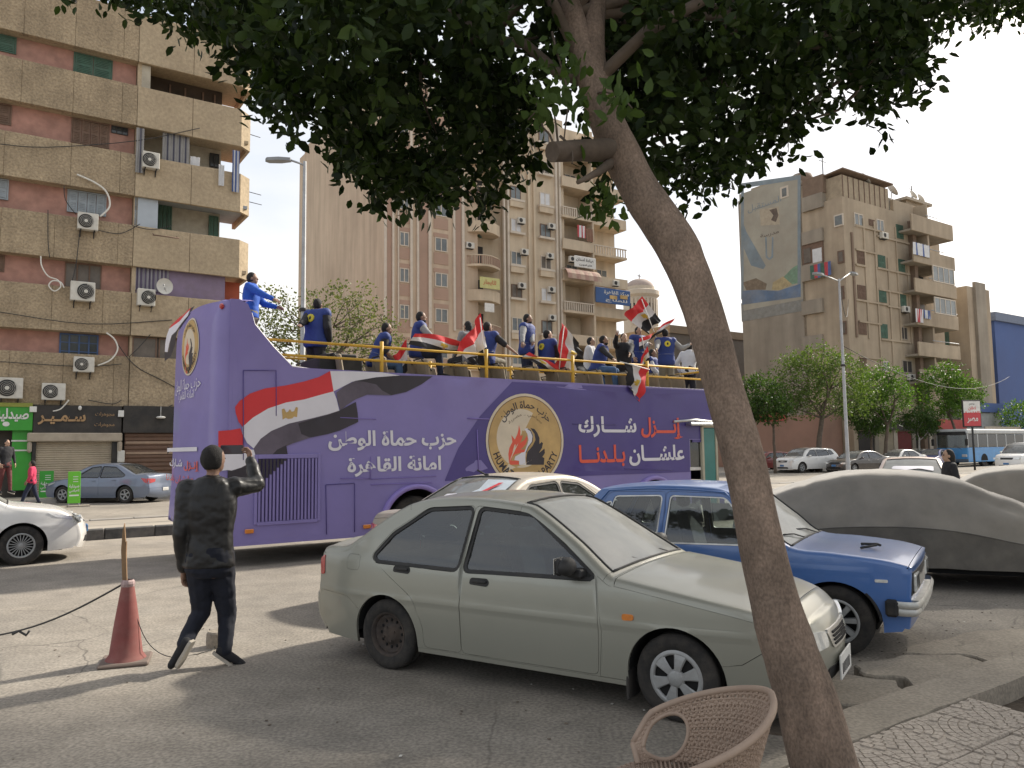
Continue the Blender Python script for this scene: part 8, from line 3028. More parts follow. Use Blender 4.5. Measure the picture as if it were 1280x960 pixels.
make_tree('ficus_tree', 'smallest round ficus before the red shop sign', at_v(1150, 34.2), (2.4, .11), [(0, 0, 3.8, 1.5, 1.4, 1.1), (.8, 0, 3.3, .9, 1.0, .8)], 3200, .17, L_MID, M_LIME2, 11, 9, .18)
make_tree('ficus_tree', 'fresh green round ficus above the city bus', at_v(1188, 33.8), (4.6, .15), [(-.4, 0, 6.3, 2.3, 2.0, 2.0), (1.4, 0, 6.0, 1.7, 1.6, 1.7), (.2, 0, 7.9, 1.4, 1.3, 1.0), (.3, 0, 4.9, 1.6, 1.4, .9)], 7500, .18, L_GRN, M_BARK2, 13, 9, .2)
make_tree('ficus_tree', 'low green tree at the far right edge beyond the city bus', at_v(1284, 34.5), (2.5, .15), [(0, 0, 4.3, 2.6, 2.2, 1.8)], 3000, .2, L_GRN, M_BARK2, 14, 9, .2)
# ================================================================== people
SK = [mat('skin_%d' % i, c, rough=.55, var=.08, scale=9) for i, c in enumerate([(.34, .20, .13), (.26, .15, .10), (.40, .25, .17)])]
M_HAIR = mat('black_hair', (.012, .010, .009), rough=.8, var=.3, scale=40, bump=.6, bscale=120)
M_VEST = mat('royal_blue_vest', (.018, .04, .19), rough=.7, var=.12, scale=5, bump=.3, bscale=30)
M_BLK = mat('black_cloth', (.016, .016, .019), rough=.85, var=.2, scale=6)
M_NAVY = mat('navy_cloth', (.018, .024, .05), rough=.9, var=.2, scale=6)
M_GREY = mat('grey_marl_cloth', (.28, .28, .28), rough=.9, var=.1, scale=8)
M_WHT = mat('white_cloth', (.55, .55, .56), rough=.9, var=.06, scale=6)
M_KHA = mat('khaki_cloth', (.20, .18, .14), rough=.9, var=.12, scale=6)
M_JEAN = mat('blue_denim', (.06, .12, .24), rough=.9, var=.15, scale=10)
M_PNK = mat('raspberry_cloth', (.50, .04, .10), rough=.9, var=.1)
M_LEATH = mat('black_leather', (.012, .0115, .0115), rough=.42, var=.15, scale=5, bump=.3, bscale=60, bdist=.002, spec=.42)
M_SOLE = mat('shoe_sole', (.42, .38, .32), rough=.8, dirt=.4)
M_YLW = mat('yellow_badge', (.62, .52, .04), rough=.6, var=.05)
M_BAND = mat('grey_reflective_band', (.22, .23, .28), rough=.4)
V3 = Vector
TMPO = bpy.data.objects.new('tmp', bpy.data.meshes.new('tmp'))
SCR.collection.objects.link(TMPO)
_m = TMPO.modifiers.new('r', 'REMESH')
_m.mode = 'VOXEL'
_m.use_smooth_shade = True
_m = TMPO.modifiers.new('s', 'SMOOTH')
_m.factor = .5
def melt(mb, vox, smooth=4, fold=0.0, seed=0, extra=None, mats=None, name='body', parent=None):
 """fuse overlapping shapes into one continuous skin"""
 me = TMPO.data
 me.clear_geometry()
 me.from_pydata(mb.v, [], mb.f)
 TMPO.modifiers[0].voxel_size = vox
 TMPO.modifiers[1].iterations = smooth
 SCV.update()
 r_ = bpy.data.meshes.new_from_object(TMPO.evaluated_get(SCV.depsgraph))
 if fold:
  nr = [V3(v.normal) for v in r_.vertices]
  for v, vn in zip(r_.vertices, nr):
   p = v.co
   n = abs(noise.noise(V3((p.x * 7 + p.z * 5, p.y * 7, p.z * 7 - p.x * 4 + seed)))) * 1.7 + .5 * noise.noise(V3((p.x * 22, p.y * 22, p.z * 26 + seed)))
   v.co = p + vn * (n - .4) * fold
 if extra is not None and extra.v:
  bm = bmesh.new()
  bm.from_mesh(r_)
  bm.from_mesh(extra.mesh('x', mats))
  bm.to_mesh(r_)
  bm.free()
 r_.name = name
 r_.polygons.foreach_set('material_index', [0] * len(r_.polygons))
 r_.materials.append(mats[0])
 return link(name, r_, parent)
def cap(mb, a, b, ra, rb, n=10):
 a, b = V3(a), V3(b)
 mb.tube([a, b], [ra, rb], n)
 mb.ball(a, ra, n)
 mb.ball(b, rb, n)
def ik(a, t, l1, l2, hint):
 d = t - a
 L = min(d.length, (l1 + l2) * .999)
 d = d.normalized()
 k = (l1 * l1 - l2 * l2 + L * L) / (2 * L)
 h = math.sqrt(max(0, l1 * l1 - k * k))
 n = hint - d * hint.dot(d)
 n = n.normalized() if n.length > 1e-5 else d.orthogonal()
 return a + d * k + n * h, a + d * L
def person(label, J, skin=0, top=M_BLK, trous=M_NAVY, vest=None, badge=None, shoes=M_BLK, vox=.017, hair='short', beard=False, face=None, long_sleeve=True, fold=.006, group=None, sole=None, coll=False, grip=(0, 0), shades=False, bulk=0.0, hs=1.0):
 """J: joints in world space: head (centre), fwd, neck, chest, pelvis, and lists sh, el, ha, hip, kn, an, toe (left, right)"""
 base = V3(((J['an'][0].x + J['an'][1].x) / 2, (J['an'][0].y + J['an'][1].y) / 2, min(J['an'][0].z, J['an'][1].z) - .09))
 rt = thing('person', label, 'person', base, 0, group)
 T = lambda p: p - base
 H, Nk, Ch, Pe = T(J['head']), T(J['neck']), T(J['chest']), T(J['pelvis'])
 f = J['face'].normalized()
 up = (Ch - Pe).normalized()
 lat = (J['sh'][0] - J['sh'][1]).normalized()
 fw = lat.cross(up).normalized()
 Mt = Matrix((lat, fw, up)).transposed().to_4x4()
 lat2 = (J['hip'][0] - J['hip'][1]).normalized()
 Mp = Matrix((lat2, lat2.cross(up).normalized(), up)).transposed().to_4x4()
 hu = V3((0, 0, 1)) + f * .0
 hl = hu.cross(f).normalized()
 hf = hl.cross(hu).normalized() * -1
 if hf.dot(f) < 0:
  hf = -hf
 Mh = Matrix((hl, hf, hu)).transposed().to_4x4()
 def torso(mb, e, low=True):
  e = e + bulk
  rings = [(-.34, .10, .08), (-.26, .155, .11), (-.08, .168, .12), (.2, .152, .108), (.5, .145, .10), (.8, .168, .108), (1.05, .178, .108), (1.3, .165, .095), (1.48, .12, .08), (1.6, .06, .055)]
  if low:
   rings = [(-.38, .12, .09)] + rings[1:]
  if low == 'jacket':
   rings = [(-.20, .12, .09), (-.17, .172, .122)] + rings[2:]
  if low == 'belt':
   rings = [(-.38, .10, .08), (-.26, .155, .11), (-.08, .165, .118), (.2, .152, .108), (.3, .13, .09)]
  vs, n = [], 22
  for t, rx, ry in rings:
   c = Pe.lerp(Ch, t)
   k = min(1, max(0, t))
   X = (Mp.col[0].xyz * (1 - k) + Mt.col[0].xyz * k).normalized()
   Y_ = (Mp.col[1].xyz * (1 - k) + Mt.col[1].xyz * k).normalized()
   for a in range(n):
    w = 2 * math.pi * a / n
    ca, sa = math.cos(w), math.sin(w)
    vs.append(c + X * (rx + e) * math.copysign(abs(ca) ** .85, ca) + Y_ * (ry + e) * math.copysign(abs(sa) ** .85, sa))
  m_ = len(rings)
  mb.add(vs, [(r * n + a, r * n + (a + 1) % n, (r + 1) * n + (a + 1) % n, (r + 1) * n + a) for r in range(m_ - 1) for a in range(n)] + [tuple(range(n))[::-1], tuple(range((m_ - 1) * n, m_ * n))], 0, True)
  for s in J['sh'] if low != 'belt' else []:
   cap(mb, T(s), Ch + up * .10, .052 + e, .07 + e)
 b, fx = MB(), MB()
 torso(b, 0)
 cap(b, Nk - up * .03, H - hu * .04, .055, .05)
 b.ball(H + hu * .01 - hf * .012, (.074 * hs, .095 * hs, .108 * hs), 18, 0, Mh)
 b.ball(H - hu * .055 + hf * .025, (.055, .065, .06), 14, 0, Mh)
 b.ball(H + hf * .093 - hu * .012, (.013, .018, .024), 8, 0, Mh)
 for s in (-1, 1):
  b.ball(H + hl * s * .076 - hu * .01, (.010, .020, .03), 8, 0, Mh)
 for i in (0, 1):
  cap(b, T(J['sh'][i]), T(J['el'][i]), .046, .038)
  cap(b, T(J['el'][i]), T(J['ha'][i]), .038, .026)
  cap(b, T(J['hip'][i]), T(J['kn'][i]), .085, .058)
  cap(b, T(J['kn'][i]), T(J['an'][i]), .055, .038)
  cap(b, T(J['an'][i]), T(J['toe'][i]), .038, .032)
  d = (T(J['ha'][i]) - T(J['el'][i])).normalized()
  side_ = (1 if i == 0 else -1)
  a_ = J.get('palm', [None, None])[i]
  pw = a_ if a_ is not None else (fw * .7 - lat * side_ * .3)
  pw = (pw - d * pw.dot(d)).normalized()          # width of the palm
  pn = d.cross(pw).normalized()
  w0 = T(J['ha'][i])
  b.ball(w0 + d * .045, (.022, .042, .052), 10, 0, Matrix((pn, pw, d)).transposed().to_4x4())
  curl = .35 + .9 * grip[i]
  if pn.dot(lat * side_) > 0:
   pn = -pn
  for k, L in enumerate((.066, .075, .070, .054)):
   p = w0 + d * .085 + pw * (.030 - .020 * k)
   dd = (d * math.cos(curl * .5) + pn * math.sin(curl * .5))
   q = p + dd * L * .45
   dd2 = (d * math.cos(curl * 1.5) + pn * math.sin(curl * 1.5))
   fx.tube([p - d * .02, p, q, q + dd2 * L * .4, q + dd2 * L * .6], [.0095, .0095, .0088, .0075, .004], 7)
  p = w0 + d * .03 + pw * .035
  fx.tube([p - pw * .015, p, p + (d * .7 + pw * .6 + pn * .2) * .035, p + (d * .95 + pw * .35 + pn * .5) * .062], [.012, .012, .010, .006], 7)
 melt(b, min(vox, .013), 3, 0, 0, fx, [SK[skin]], 'body', rt)
 hb = MB()
 hb.ball(H + hu * .014 - hf * .022, (.081 * hs, .095 * hs, .110 * hs), 18, 0, Mh)
 if hair == 'long':
  cap(hb, H - hf * .05, Nk - hf * .06 - up * .10, .075, .06)
 if hair != 'none':
  ho = melt(hb, .012, 2, .004, 3, None, [M_HAIR], 'hair', rt)
  for v in ho.data.vertices:      # hairline: keep the forehead and face clear
   q = v.co - H
   fz, ff = q.dot(hu), q.dot(hf)
   if ff > .02 and fz < .075:
    v.co = v.co - hf * (ff - .02) * .95 * min(1, (.075 - fz) / .03)
   if fz < -.085 and hair != 'long':
    v.co = H + (v.co - H) * .72
 if beard:
  bb = MB()
  bb.ball(H - hu * .072 + hf * .03, (.056, .062, .045), 12, 0, Mh)
  melt(bb, .012, 1, .003, 1, None, [M_HAIR], 'beard', rt)
 for s in (-1, 1):
  MB().ball(H + hf * .083 + hl * s * .032 + hu * .012, (.022, .008, .014) if shades else (.011, .006, .006), 8, 0, Mh).build('sunglass_lens' if shades else 'eye', [M_INK], rt)
 MB().ball(H + hf * .085 - hu * .055, (.022, .008, .006), 8, 0, Mh).build('mouth', [mat('lips', (.25, .10, .08))], rt)
 t = MB()
 torso(t, .018, 'jacket' if coll else True)
 for i in (0, 1):
  e = T(J['el'][i])
  cap(t, T(J['sh'][i]), e, .066 + bulk, .055 + bulk * .6)
  if long_sleeve:
   cap(t, e, T(J['el'][i]).lerp(T(J['ha'][i]), .90), .054 + bulk * .6, .038 + bulk * .5)
 if coll:
  t.ball(Nk, (.085, .085, .045), 14, 0, Mh)
  t.tube([Nk - hu * .03, Nk + hu * .03 - hf * .012], [.088, .078], 16)
 melt(t, vox, 3, fold, len(label), None, [top], 'jacket' if coll else 'shirt', rt)
 if vest:
  t = MB()
  torso(t, .034, low=True)
  vo = melt(t, vox, 3, fold * .7, 5, None, [vest], 'vest', rt)
  z = MB()
  z.tube([tuple(Ch.lerp(Pe, .62) + Mt.to_3x3() @ V3((math.cos(a) * .19, math.sin(a) * .145, 0))) for a in [2 * math.pi * k / 20 for k in range(21)]], .022, 6, sq=.3)
  z.build('reflective_band', [M_BAND], vo)
  if badge is not None:
   c = Ch + fw * (.152 + bulk) * badge + up * .03
   g = MB()
   ring = [c + (lat * math.cos(a) + up * math.sin(a)) * .075 + fw * badge * .008 for a in [2 * math.pi * k / 18 for k in range(18)]]
   g.add([tuple(c + fw * badge * .012)] + [tuple(p) for p in ring] + [tuple(p - fw * badge * .03) for p in ring], [(0, 1 + k, 1 + (k + 1) % 18) for k in range(18)] + [(1 + k, 19 + k, 19 + (k + 1) % 18, 1 + (k + 1) % 18) for k in range(18)])
   bo_ = g.build('badge', [M_YLW], vo)
   MB().ball(c + fw * badge * .012, (.022, .006, .034), 8, 0, Mt).build('badge_mark', [M_INK], bo_)
 t = MB()
 torso(t, .018, 'belt')
 for i in (0, 1):
  cap(t, T(J['hip'][i]), T(J['kn'][i]), .102 + bulk * .4, .072 + bulk * .4)
  cap(t, T(J['kn'][i]), T(J['kn'][i]).lerp(T(J['an'][i]), .95), .070 + bulk * .4, .052 + bulk * .3)
 melt(t, vox, 3, fold, 9, None, [trous], 'trousers', rt)
 for i in (0, 1):
  a, z = T(J['an'][i]), T(J['toe'][i])
  s = MB()
  d = (z - a)
  dn = V3((d.x, d.y, d.z)).normalized()
  sd_ = dn.cross(V3((0, 0, 1)))
  sd_ = sd_.normalized() if sd_.length > .1 else lat
  nn = sd_.cross(dn)
  Ms = Matrix((sd_, dn, nn)).transposed().to_4x4()
  cap(s, a - dn * .03 - nn * .01, z - dn * .03, .048, .036)
  s.ball(z, (.046, .06, .034), 10, 0, Ms)
  so = melt(s, .012, 2, 0, 0, None, [shoes], 'shoe', rt)
  k = MB()
  kk = []
  for q, w in ((-.075, .030), (-.04, .038), (.03, .034), (.10, .042), (.16, .036), (.19, .018)):
   kk.append((q, w))
  poly = [(w, q) for q, w in kk] + [(-w, q) for q, w in reversed(kk)]
  k.prism(poly, -.068, -.042, 'z', 0, Matrix.Translation(a) @ Ms)
  k.build('sole', [sole or M_SOLE], so)
 return rt
def pose(headtop, yaw, lean=0, sit=False, floor=None, handL=None, handR=None, turn=0.0, h=1.0, feet=None, side=0.0):
 """joints from the top of the head down; hands are world points or None for hanging / on knees"""
 f = V3((math.cos(yaw), math.sin(yaw), 0))
 l = V3((-f.y, f.x, 0))
 ff = V3((math.cos(yaw + turn), math.sin(yaw + turn), 0))
 head = headtop - V3((0, 0, .125 * h))
 up = (V3((0, 0, 1)) + f * math.tan(lean) + l * side).normalized()
 neck = head - V3((0, 0, .12 * h)) - f * .02
 chest = neck - up * .20 * h
 pel = neck - up * .56 * h
 sh = [neck - up * .07 * h + l * s * .185 * h for s in (1, -1)]
 hip = [pel + l * s * .09 * h - V3((0, 0, .03)) for s in (1, -1)]
 kn, an, toe = [], [], []
 for i, s in enumerate((1, -1)):
  if sit:
   k_ = hip[i] + f * .42 * h + l * s * .06 + V3((0, 0, -.02))
   a_ = k_ + f * .04 - V3((0, 0, min(.42 * h, max(.2, k_.z - floor - .08))))
  else:
   fz = floor + .09
   tgt = V3((hip[i].x, hip[i].y, fz)) + l * s * .03 + f * ((feet or (0, 0))[i])
   k_, a_ = ik(hip[i], tgt, .44 * h, .43 * h, f)
  kn.append(k_)
  an.append(a_)
  toe.append(a_ + f * .15 + l * s * .03 - V3((0, 0, .045)))
 el, ha = [], []
 for i, (s, t) in enumerate(((1, handL), (-1, handR))):
  if t is None:
   t = (kn[i] + V3((0, 0, .09)) - f * .08) if sit else sh[i] - up * .5 * h + f * .10 + l * s * .06
  e_, w_ = ik(sh[i], V3(t), .29 * h, .26 * h, V3((0, 0, -1)) - f * .35 + l * s * .5)
  el.append(e_)
  ha.append(w_)
 return dict(head=head, face=ff, neck=neck, chest=chest, pelvis=pel, sh=sh, el=el, ha=ha, hip=hip, kn=kn, an=an, toe=toe)
def pv3(px, py, v):
 u, z = plane_v(px, py, v)
 return W(u, v, z)
# the man filming, seen from behind
q = depth
my = 6.78
mf = V3((math.cos(R(62)), math.sin(R(62)), 0))
ml = V3((-mf.y, mf.x, 0))
ra_, la_ = ground(276, 830), ground(221, 836)
Jm = dict(head=q(268, 575, 6.80), face=V3((.55, .83, .05)), neck=q(264, 599, 6.78), chest=q(263, 634, 6.78), pelvis=q(262, 697, 6.78),
   sh=[q(234, 612, 6.72), q(293, 609, 6.86)], el=[q(226, 668, 6.66), q(321, 606, 7.02)], ha=[q(229, 714, 6.74), q(313, 574, 7.16)],
   hip=[q(248, 705, 6.74), q(276, 704, 6.82)], kn=[q(252, 764, 6.86), q(284, 768, 6.93)], an=[q(229, 806, 6.60), q(281, 815, 6.80)], toe=[q(216, 829, 6.62) + V3((0, 0, .0)), q(301, 829, 6.86)],
   palm=[None, V3((0, 0, 1))])
man = person('man in a black leather jacket seen from behind, filming the bus with his phone', Jm, 1, M_LEATH, mat('dark_denim', (.009, .011, .020), rough=.9, var=.2, scale=8), vox=.011, fold=.007, coll=True, shoes=M_BLK, grip=(.3, .8), bulk=.028, hs=1.12)
ph = thing('phone', 'black mobile phone held up sideways by the man in the leather jacket', 'phone', q(292, 562, 7.2), R(15))
MB().bbox(-.115, .085, -.006, .006, -.042, .042, .005).build('case', [M_INK], ph)
MB().box(-.105, .075, -.0075, -.0062, -.036, .036).build('screen', [mat('phone_screen', (.05, .045, .06), rough=.1)], ph)
BG = 'people riding on the open deck of the purple bus'
DK = 2.74
Hc = lambda px, py, v: pv3(px, py, v)
riders = [
 ('young man in a blue hooded jacket standing on the raised tail of the bus', (316, 340, 14.2), R(5), dict(lean=.02, floor=3.28, handR=Hc(350, 378, 13.6), handL=Hc(346, 384, 14.2)), dict(skin=1, top=mat('blue_hoodie', (.02, .09, .42), rough=.85), trous=M_KHA, coll=True)),
 ('man in black with a blue flag round his shoulders, seen from behind', (398, 373, 13.7), R(65), dict(lean=.08, floor=DK, handL=Hc(362, 420, 13.0)), dict(skin=1, top=M_BLK, trous=M_BLK, vest=M_VEST, badge=-1, turn=0)),
 ('man in a blue vest and black short sleeves sitting left of the first rail post', (484, 403, 13.5), R(12), dict(lean=.35, sit=True, floor=DK), dict(skin=1, top=M_BLK, vest=M_VEST, long_sleeve=False, trous=M_JEAN)),
 ('bearded man in a blue vest and pale sleeves sitting high behind a long flag', (527, 389, 13.5), R(8), dict(lean=.12, sit=True, floor=DK, handR=Hc(553, 434, 13.0)), dict(skin=1, top=M_GREY, vest=M_VEST, beard=True, trous=M_NAVY)),
 ('person with long black hair in a grey top behind the tall waving flag', (584, 401, 13.9), R(140), dict(lean=.1, sit=True, floor=DK), dict(skin=2, top=M_GREY, hair='long', trous=M_BLK)),
 ('man in a blue vest with a yellow badge on his back, gripping the rail', (610, 402, 13.4), R(55), dict(lean=.15, sit=True, floor=DK, handR=Hc(648, 444, 12.85), turn=-.4), dict(skin=1, top=M_BLK, vest=M_VEST, badge=-1, long_sleeve=False, trous=M_KHA)),
 ('standing man with a blue vest over grey sleeves, in the middle of the deck', (660, 392, 13.8), R(-28), dict(lean=.05, floor=DK, handL=Hc(668, 446, 13.2), handR=Hc(652, 446, 13.2), turn=.3), dict(skin=1, top=M_GREY, vest=M_VEST, trous=M_NAVY, beard=True)),
 ('man in a blue vest sitting right of the standing man, badge on his back', (685, 412, 13.6), R(40), dict(lean=.1, sit=True, floor=DK, turn=-.5), dict(skin=2, top=M_BLK, vest=M_VEST, badge=-1, long_sleeve=False, trous=M_NAVY)),
 ('man in a white shirt and sunglasses behind the bearded man in black', (739, 421, 14.6), R(-20), dict(lean=.1, sit=True, floor=DK), dict(skin=2, top=M_WHT, shades=True, trous=M_JEAN)),
 ('bearded man in a black sweater and blue vest reaching down to the rail', (755, 419, 13.5), R(-18), dict(lean=.3, sit=True, floor=DK, handR=Hc(770, 452, 12.85)), dict(skin=1, top=M_BLK, vest=M_VEST, beard=True, trous=M_JEAN)),
 ('man in black facing us with one hand raised in a wave', (780, 416, 13.7), R(-75), dict(lean=.05, floor=DK, handR=Hc(771, 419, 13.4), handL=Hc(786, 450, 13.1)), dict(skin=2, top=M_BLK, trous=M_BLK)),
 ('man in a white and blue top turning towards us left of the badge wearer', (798, 408, 14.4), R(-55), dict(lean=.05, floor=DK, handL=Hc(812, 430, 14.0)), dict(skin=2, top=M_WHT, vest=M_VEST, trous=M_NAVY)),
 ('man seen from behind, grey sleeves and blue vest with yellow badge, by the leaning trunk', (831, 411, 13.7), R(95), dict(lean=.06, floor=DK, handR=Hc(862, 431, 13.4), handL=Hc(818, 452, 13.0), feet=(.1, -.1)), dict(skin=2, top=M_GREY, vest=M_VEST, badge=-1, trous=M_KHA, shoes=M_WHT)),
 ('person in a white shirt bending forward just left of the leaning trunk', (862, 428, 14.3), R(60), dict(lean=.3, floor=DK), dict(skin=1, top=M_WHT, trous=M_BLK)),
 ('person in a blue and white jacket half hidden between two flags', (816, 436, 14.9), R(-30), dict(lean=.1, sit=True, floor=DK), dict(skin=1, top=M_WHT, vest=M_VEST, trous=M_JEAN)),
]
for lab, (hx_, hy_, v_), yaw, pk_, ck_ in riders:
 ck_ = dict(ck_)
 ck_.pop('turn', None)
 person(lab, pose(Hc(hx_, hy_, v_), yaw, **pk_), group=BG, bulk=.035 if 'shoulders' in lab else .018, **ck_)
# on the streets
pg = ground(5, 640)
person('boy in a black jacket walking at the left edge in front of the green shop', pose(pv3(9, 549, 30.5), R(-25), floor=.02, feet=(.2, -.2), turn=.2), skin=2, top=M_BLK, trous=mat('dark_red_cloth', (.10, .02, .02)))
person('walker in a raspberry pink top and navy trousers beside the green shop', pose(pv3(40, 576, 31.5), R(200), floor=.02, feet=(.3, -.25), h=.86), skin=1, top=M_PNK, trous=M_NAVY)
wp_ = depth(1184, 561, 14.2)
person('woman with black hair and sunglasses in dark clothes passing beyond the covered cars', pose(wp_, R(170), floor=.0, feet=(.1, -.1)), skin=2, top=M_BLK, trous=M_BLK, hair='long', shades=True)
# flags ----------------------------------------------------------------
F_R, F_W, F_K = mat('flag_red', (.62, .03, .035), rough=.8, var=.06, sheen=.2), mat('flag_white', (.62, .60, .60), rough=.8, var=.04), mat('flag_black', (.02, .02, .024), rough=.8, var=.15)
def flag(label, c, v, pole=None, wave=.05, seed=0):
 """tricolour cloth between four corners: red edge c0-c1, black edge c3-c2"""
 mx_, my_ = sum(p[0] for p in c) / 4, sum(p[1] for p in c) / 4
 c = [(mx_ + (x - mx_) * 1.2, my_ + (y - my_) * 1.2) for x, y in c]
 P4 = [pv3(x, y, v + dv) for (x, y), dv in zip(c, (0, .12, .18, .02))]
 o = P4[0]
 r_ = thing('flag', label, 'flag', o, 0, 'flags waved on the bus')
 n, m = 20, 12
 nrm = (P4[1] - P4[0]).cross(P4[3] - P4[0]).normalized()
 vs = []
 for j in range(m + 1):
  for i in range(n + 1):
   s, t = i / n, j / m
   p = P4[0].lerp(P4[1], s).lerp(P4[3].lerp(P4[2], s), t)
   k = wave * (math.sin(s * 9 + t * 3 + seed) + .5 * math.sin(s * 17 - t * 5 + seed)) * math.sin(min(1, s * 3) * 1.57)
   p = p + nrm * k + V3((0, 0, 1)) * .03 * math.sin(s * 7 + seed + t * 2)
   vs.append(p - o)
 s_ = MB()
 fs = [(j * (n + 1) + i, j * (n + 1) + i + 1, (j + 1) * (n + 1) + i + 1, (j + 1) * (n + 1) + i) for j in range(m) for i in range(n)]
 s_.add(vs, fs, 0, True)
 s_.m = [min(2, (f_[0] // (n + 1)) * 3 // m) for f_ in fs]
 cl = s_.build('cloth', [F_R, F_W, F_K], r_, fix=False)
 e = MB()
 for sg_ in (-1, 1):
  cells = [(9, 5), (10, 5), (11, 5), (10, 6), (9, 6), (11, 6), (10, 7)]
  for (i, j) in cells:
   q4 = [vs[j * (n + 1) + i], vs[j * (n + 1) + i + 1], vs[(j + 1) * (n + 1) + i + 1], vs[(j + 1) * (n + 1) + i]]
   e.add([p + nrm * sg_ * .006 for p in q4], [(0, 1, 2, 3)])
 e.build('eagle', [mat('flag_gold', (.60, .42, .06))], cl)
 if pole:
  a, b = pv3(*pole[0], v), pv3(*pole[1], v)
  MB().tube([a - o, b - o], .012, 6).build('pole', [M_WHITEP], r_)
for lab, c, v, po, wv_ in (
 ('long flag spread sideways along the rail behind the first post', [(524, 418), (584, 428), (580, 443), (517, 432)], 12.95, None, .05),
 ('tall flag rising to a point behind the second post', [(575, 437), (600, 399), (607, 454), (590, 453)], 12.95, ((607, 458), (600, 397)), .07),
 ('flag lying along the rail below the standing man', [(664, 441), (698, 460), (690, 462), (652, 448)], 12.75, None, .04),
 ('flag hanging upright from a pole right of the standing man', [(704, 411), (698, 457), (730, 459), (722, 430)], 13.0, ((699, 462), (705, 408)), .06),
 ('highest flag, streaming above the heads by the church tower', [(803, 375), (785, 394), (808, 413), (823, 399)], 13.8, ((824, 432), (802, 374)), .05),
 ('flag slanting up to the right below the highest flag', [(802, 424), (838, 402), (828, 413), (802, 434)], 13.6, ((806, 440), (802, 420)), .04),
 ('flag hanging down over the side of the bus near the third post', [(809, 462), (800, 498), (787, 487), (783, 458)], 12.55, ((775, 452), (812, 462)), .05),
 ('small narrow flag between the waving man and the badge wearer', [(809, 434), (801, 452), (803, 459), (812, 453)], 13.2, None, .03),
 ('small flag hanging between the two left sitting men', [(507, 430), (491, 449), (497, 468), (508, 462)], 13.2, None, .04),
 ('flag whose red tip shows just right of the leaning trunk', [(868, 398), (895, 390), (890, 402), (868, 411)], 13.4, ((866, 440), (868, 396)), .04),
):
 flag(lab, c, v, po, wv_, len(lab))
# ================================================================== street furniture and small things
def street_lamp(label, px, v, h, arms):
 p = at_v(px, v)
 r_ = thing('street_lamp', label, 'street lamp', p, ROAD, 'street lamps on the median')
 MB().lathe([(.11, .15), (.10, 1.2), (.085, 1.25), (.05, h - .3), (.045, h)], n=14).build('pole', [M_STEEL], r_)
 MB().lathe([(.2, .15), (.2, .2), (.12, .22)], n=14).build('base_plate', [M_STEEL], r_)
 MB().lathe([(.10, h * .57), (.12, h * .575), (.10, h * .58)], n=12).build('collar', [M_TRIM], r_)
 for (dx, dy, L, rise) in arms:
  MB().tube([(0, 0, h - .12), (dx * L * .4, dy * L * .4, h - .06 + rise * .4), (dx * L, dy * L, h + rise)], .03, 6).build('arm', [M_STEEL], r_)
  M2 = Matrix.Translation((dx * L, dy * L, h + rise)) @ Matrix.Rotation(math.atan2(dy, dx), 4, 'Z')
  MB().prism([(-.05, -.07), (.25, -.15), (.6, -.12), (.68, 0), (.6, .12), (.25, .15), (-.05, .07)], -.05, .04, 'z', 0, M2).build('lamp_head', [mat('lamp_head_grey', (.25, .26, .27), rough=.5)], r_)
street_lamp('tall lamp post with one arm, between the left building and the tall block', 377, 21.0, 10.1, [(-.83, .56, .45, .06)])
street_lamp('tall lamp post with two raised arms in front of the painted wall building', 1059, 21.2, 9.7, [(-1, 0, 1.3, .05), (.95, .2, 1.6, .55)])
# advert sign on a post
sp = at_v(1217, 27.0)
s_ = thing('advert_sign', 'white and red framed advert sign on a post in front of the city bus', 'sign', sp, R(8))
dz = lambda y: depth(1218, y, sp.y).z
hw = 12.5 / FPX * sp.y
MB().tube([(0, 0, 0), (0, 0, dz(533))], .07, 10).build('pole', [M_TRIM], s_)
MB().bbox(-hw, hw, -.06, .06, dz(534), dz(500), .02).build('frame', [M_TRIM], s_)
MB().box(-hw + .06, hw - .06, -.075, -.062, dz(516), dz(501.5)).build('panel', [M_WHITEP], s_)
MB().box(-hw + .06, hw - .06, -.075, -.062, dz(532.5), dz(516.2)).build('panel', [mat('advert_red', (.50, .07, .08), var=.1)], s_)
for body, a, b, w_, m_ in (('اعلان', 513, 508, .4, A_RED), ('مطعم', 507, 503.5, .3, A_BLACK), ('القاهرة', 518, 514, .8, A_RED), ('مصر', 529, 522, .6, M_WHITEP)):
 lettering('lettering', body, m_, s_, (0, -.08, 0), (1, 0, 0), (0, 0, 1), -hw * w_, hw * w_, dz(a), dz(b), .02)
# traffic cone with a splintered stick, rope, concrete puck
cp = ground(157, 828)
cn = thing('traffic_cone', 'faded red traffic cone with a splintered stick stuck in its top', 'traffic cone', cp, R(20))
M_CONE = mat('faded_cone_red', (.21, .062, .055), rough=.75, var=.15, scale=5, dirt=.5, dirt_col=(.3, .2, .17))
MB().bbox(-.20, .20, -.20, .20, 0, .035, .012).build('base', [mat('cone_base', (.17, .13, .11), rough=.9, dirt=.5)], cn)
MB().lathe([(.165, .035), (.155, .05), (.135, .08), (.105, .32), (.062, .60), (.048, .68), (.050, .70), (.036, .705)], n=28).build('cone', [M_CONE], cn)
MB().lathe([(.055, .655), (.06, .68), (.056, .70), (.045, .715)], n=9, smooth=False).build('wrapping', [mat('dirty_tape', (.36, .26, .25), var=.4, scale=20)], cn)
stick = thing('wooden_stick', 'splintered wooden stick standing in the red cone', 'stick', cp, R(10))
MB().prism([(-.018, .66), (.018, .66), (.012, 1.0), (.0, 1.21), (-.014, 1.14), (-.028, .98)], -.012, .012, 'y', 0, Matrix.Rotation(R(-2), 4, 'Y')).build('slat', [mat('raw_wood', (.24, .15, .08), rough=.9, var=.2, scale=9, dirt=.3)], stick)
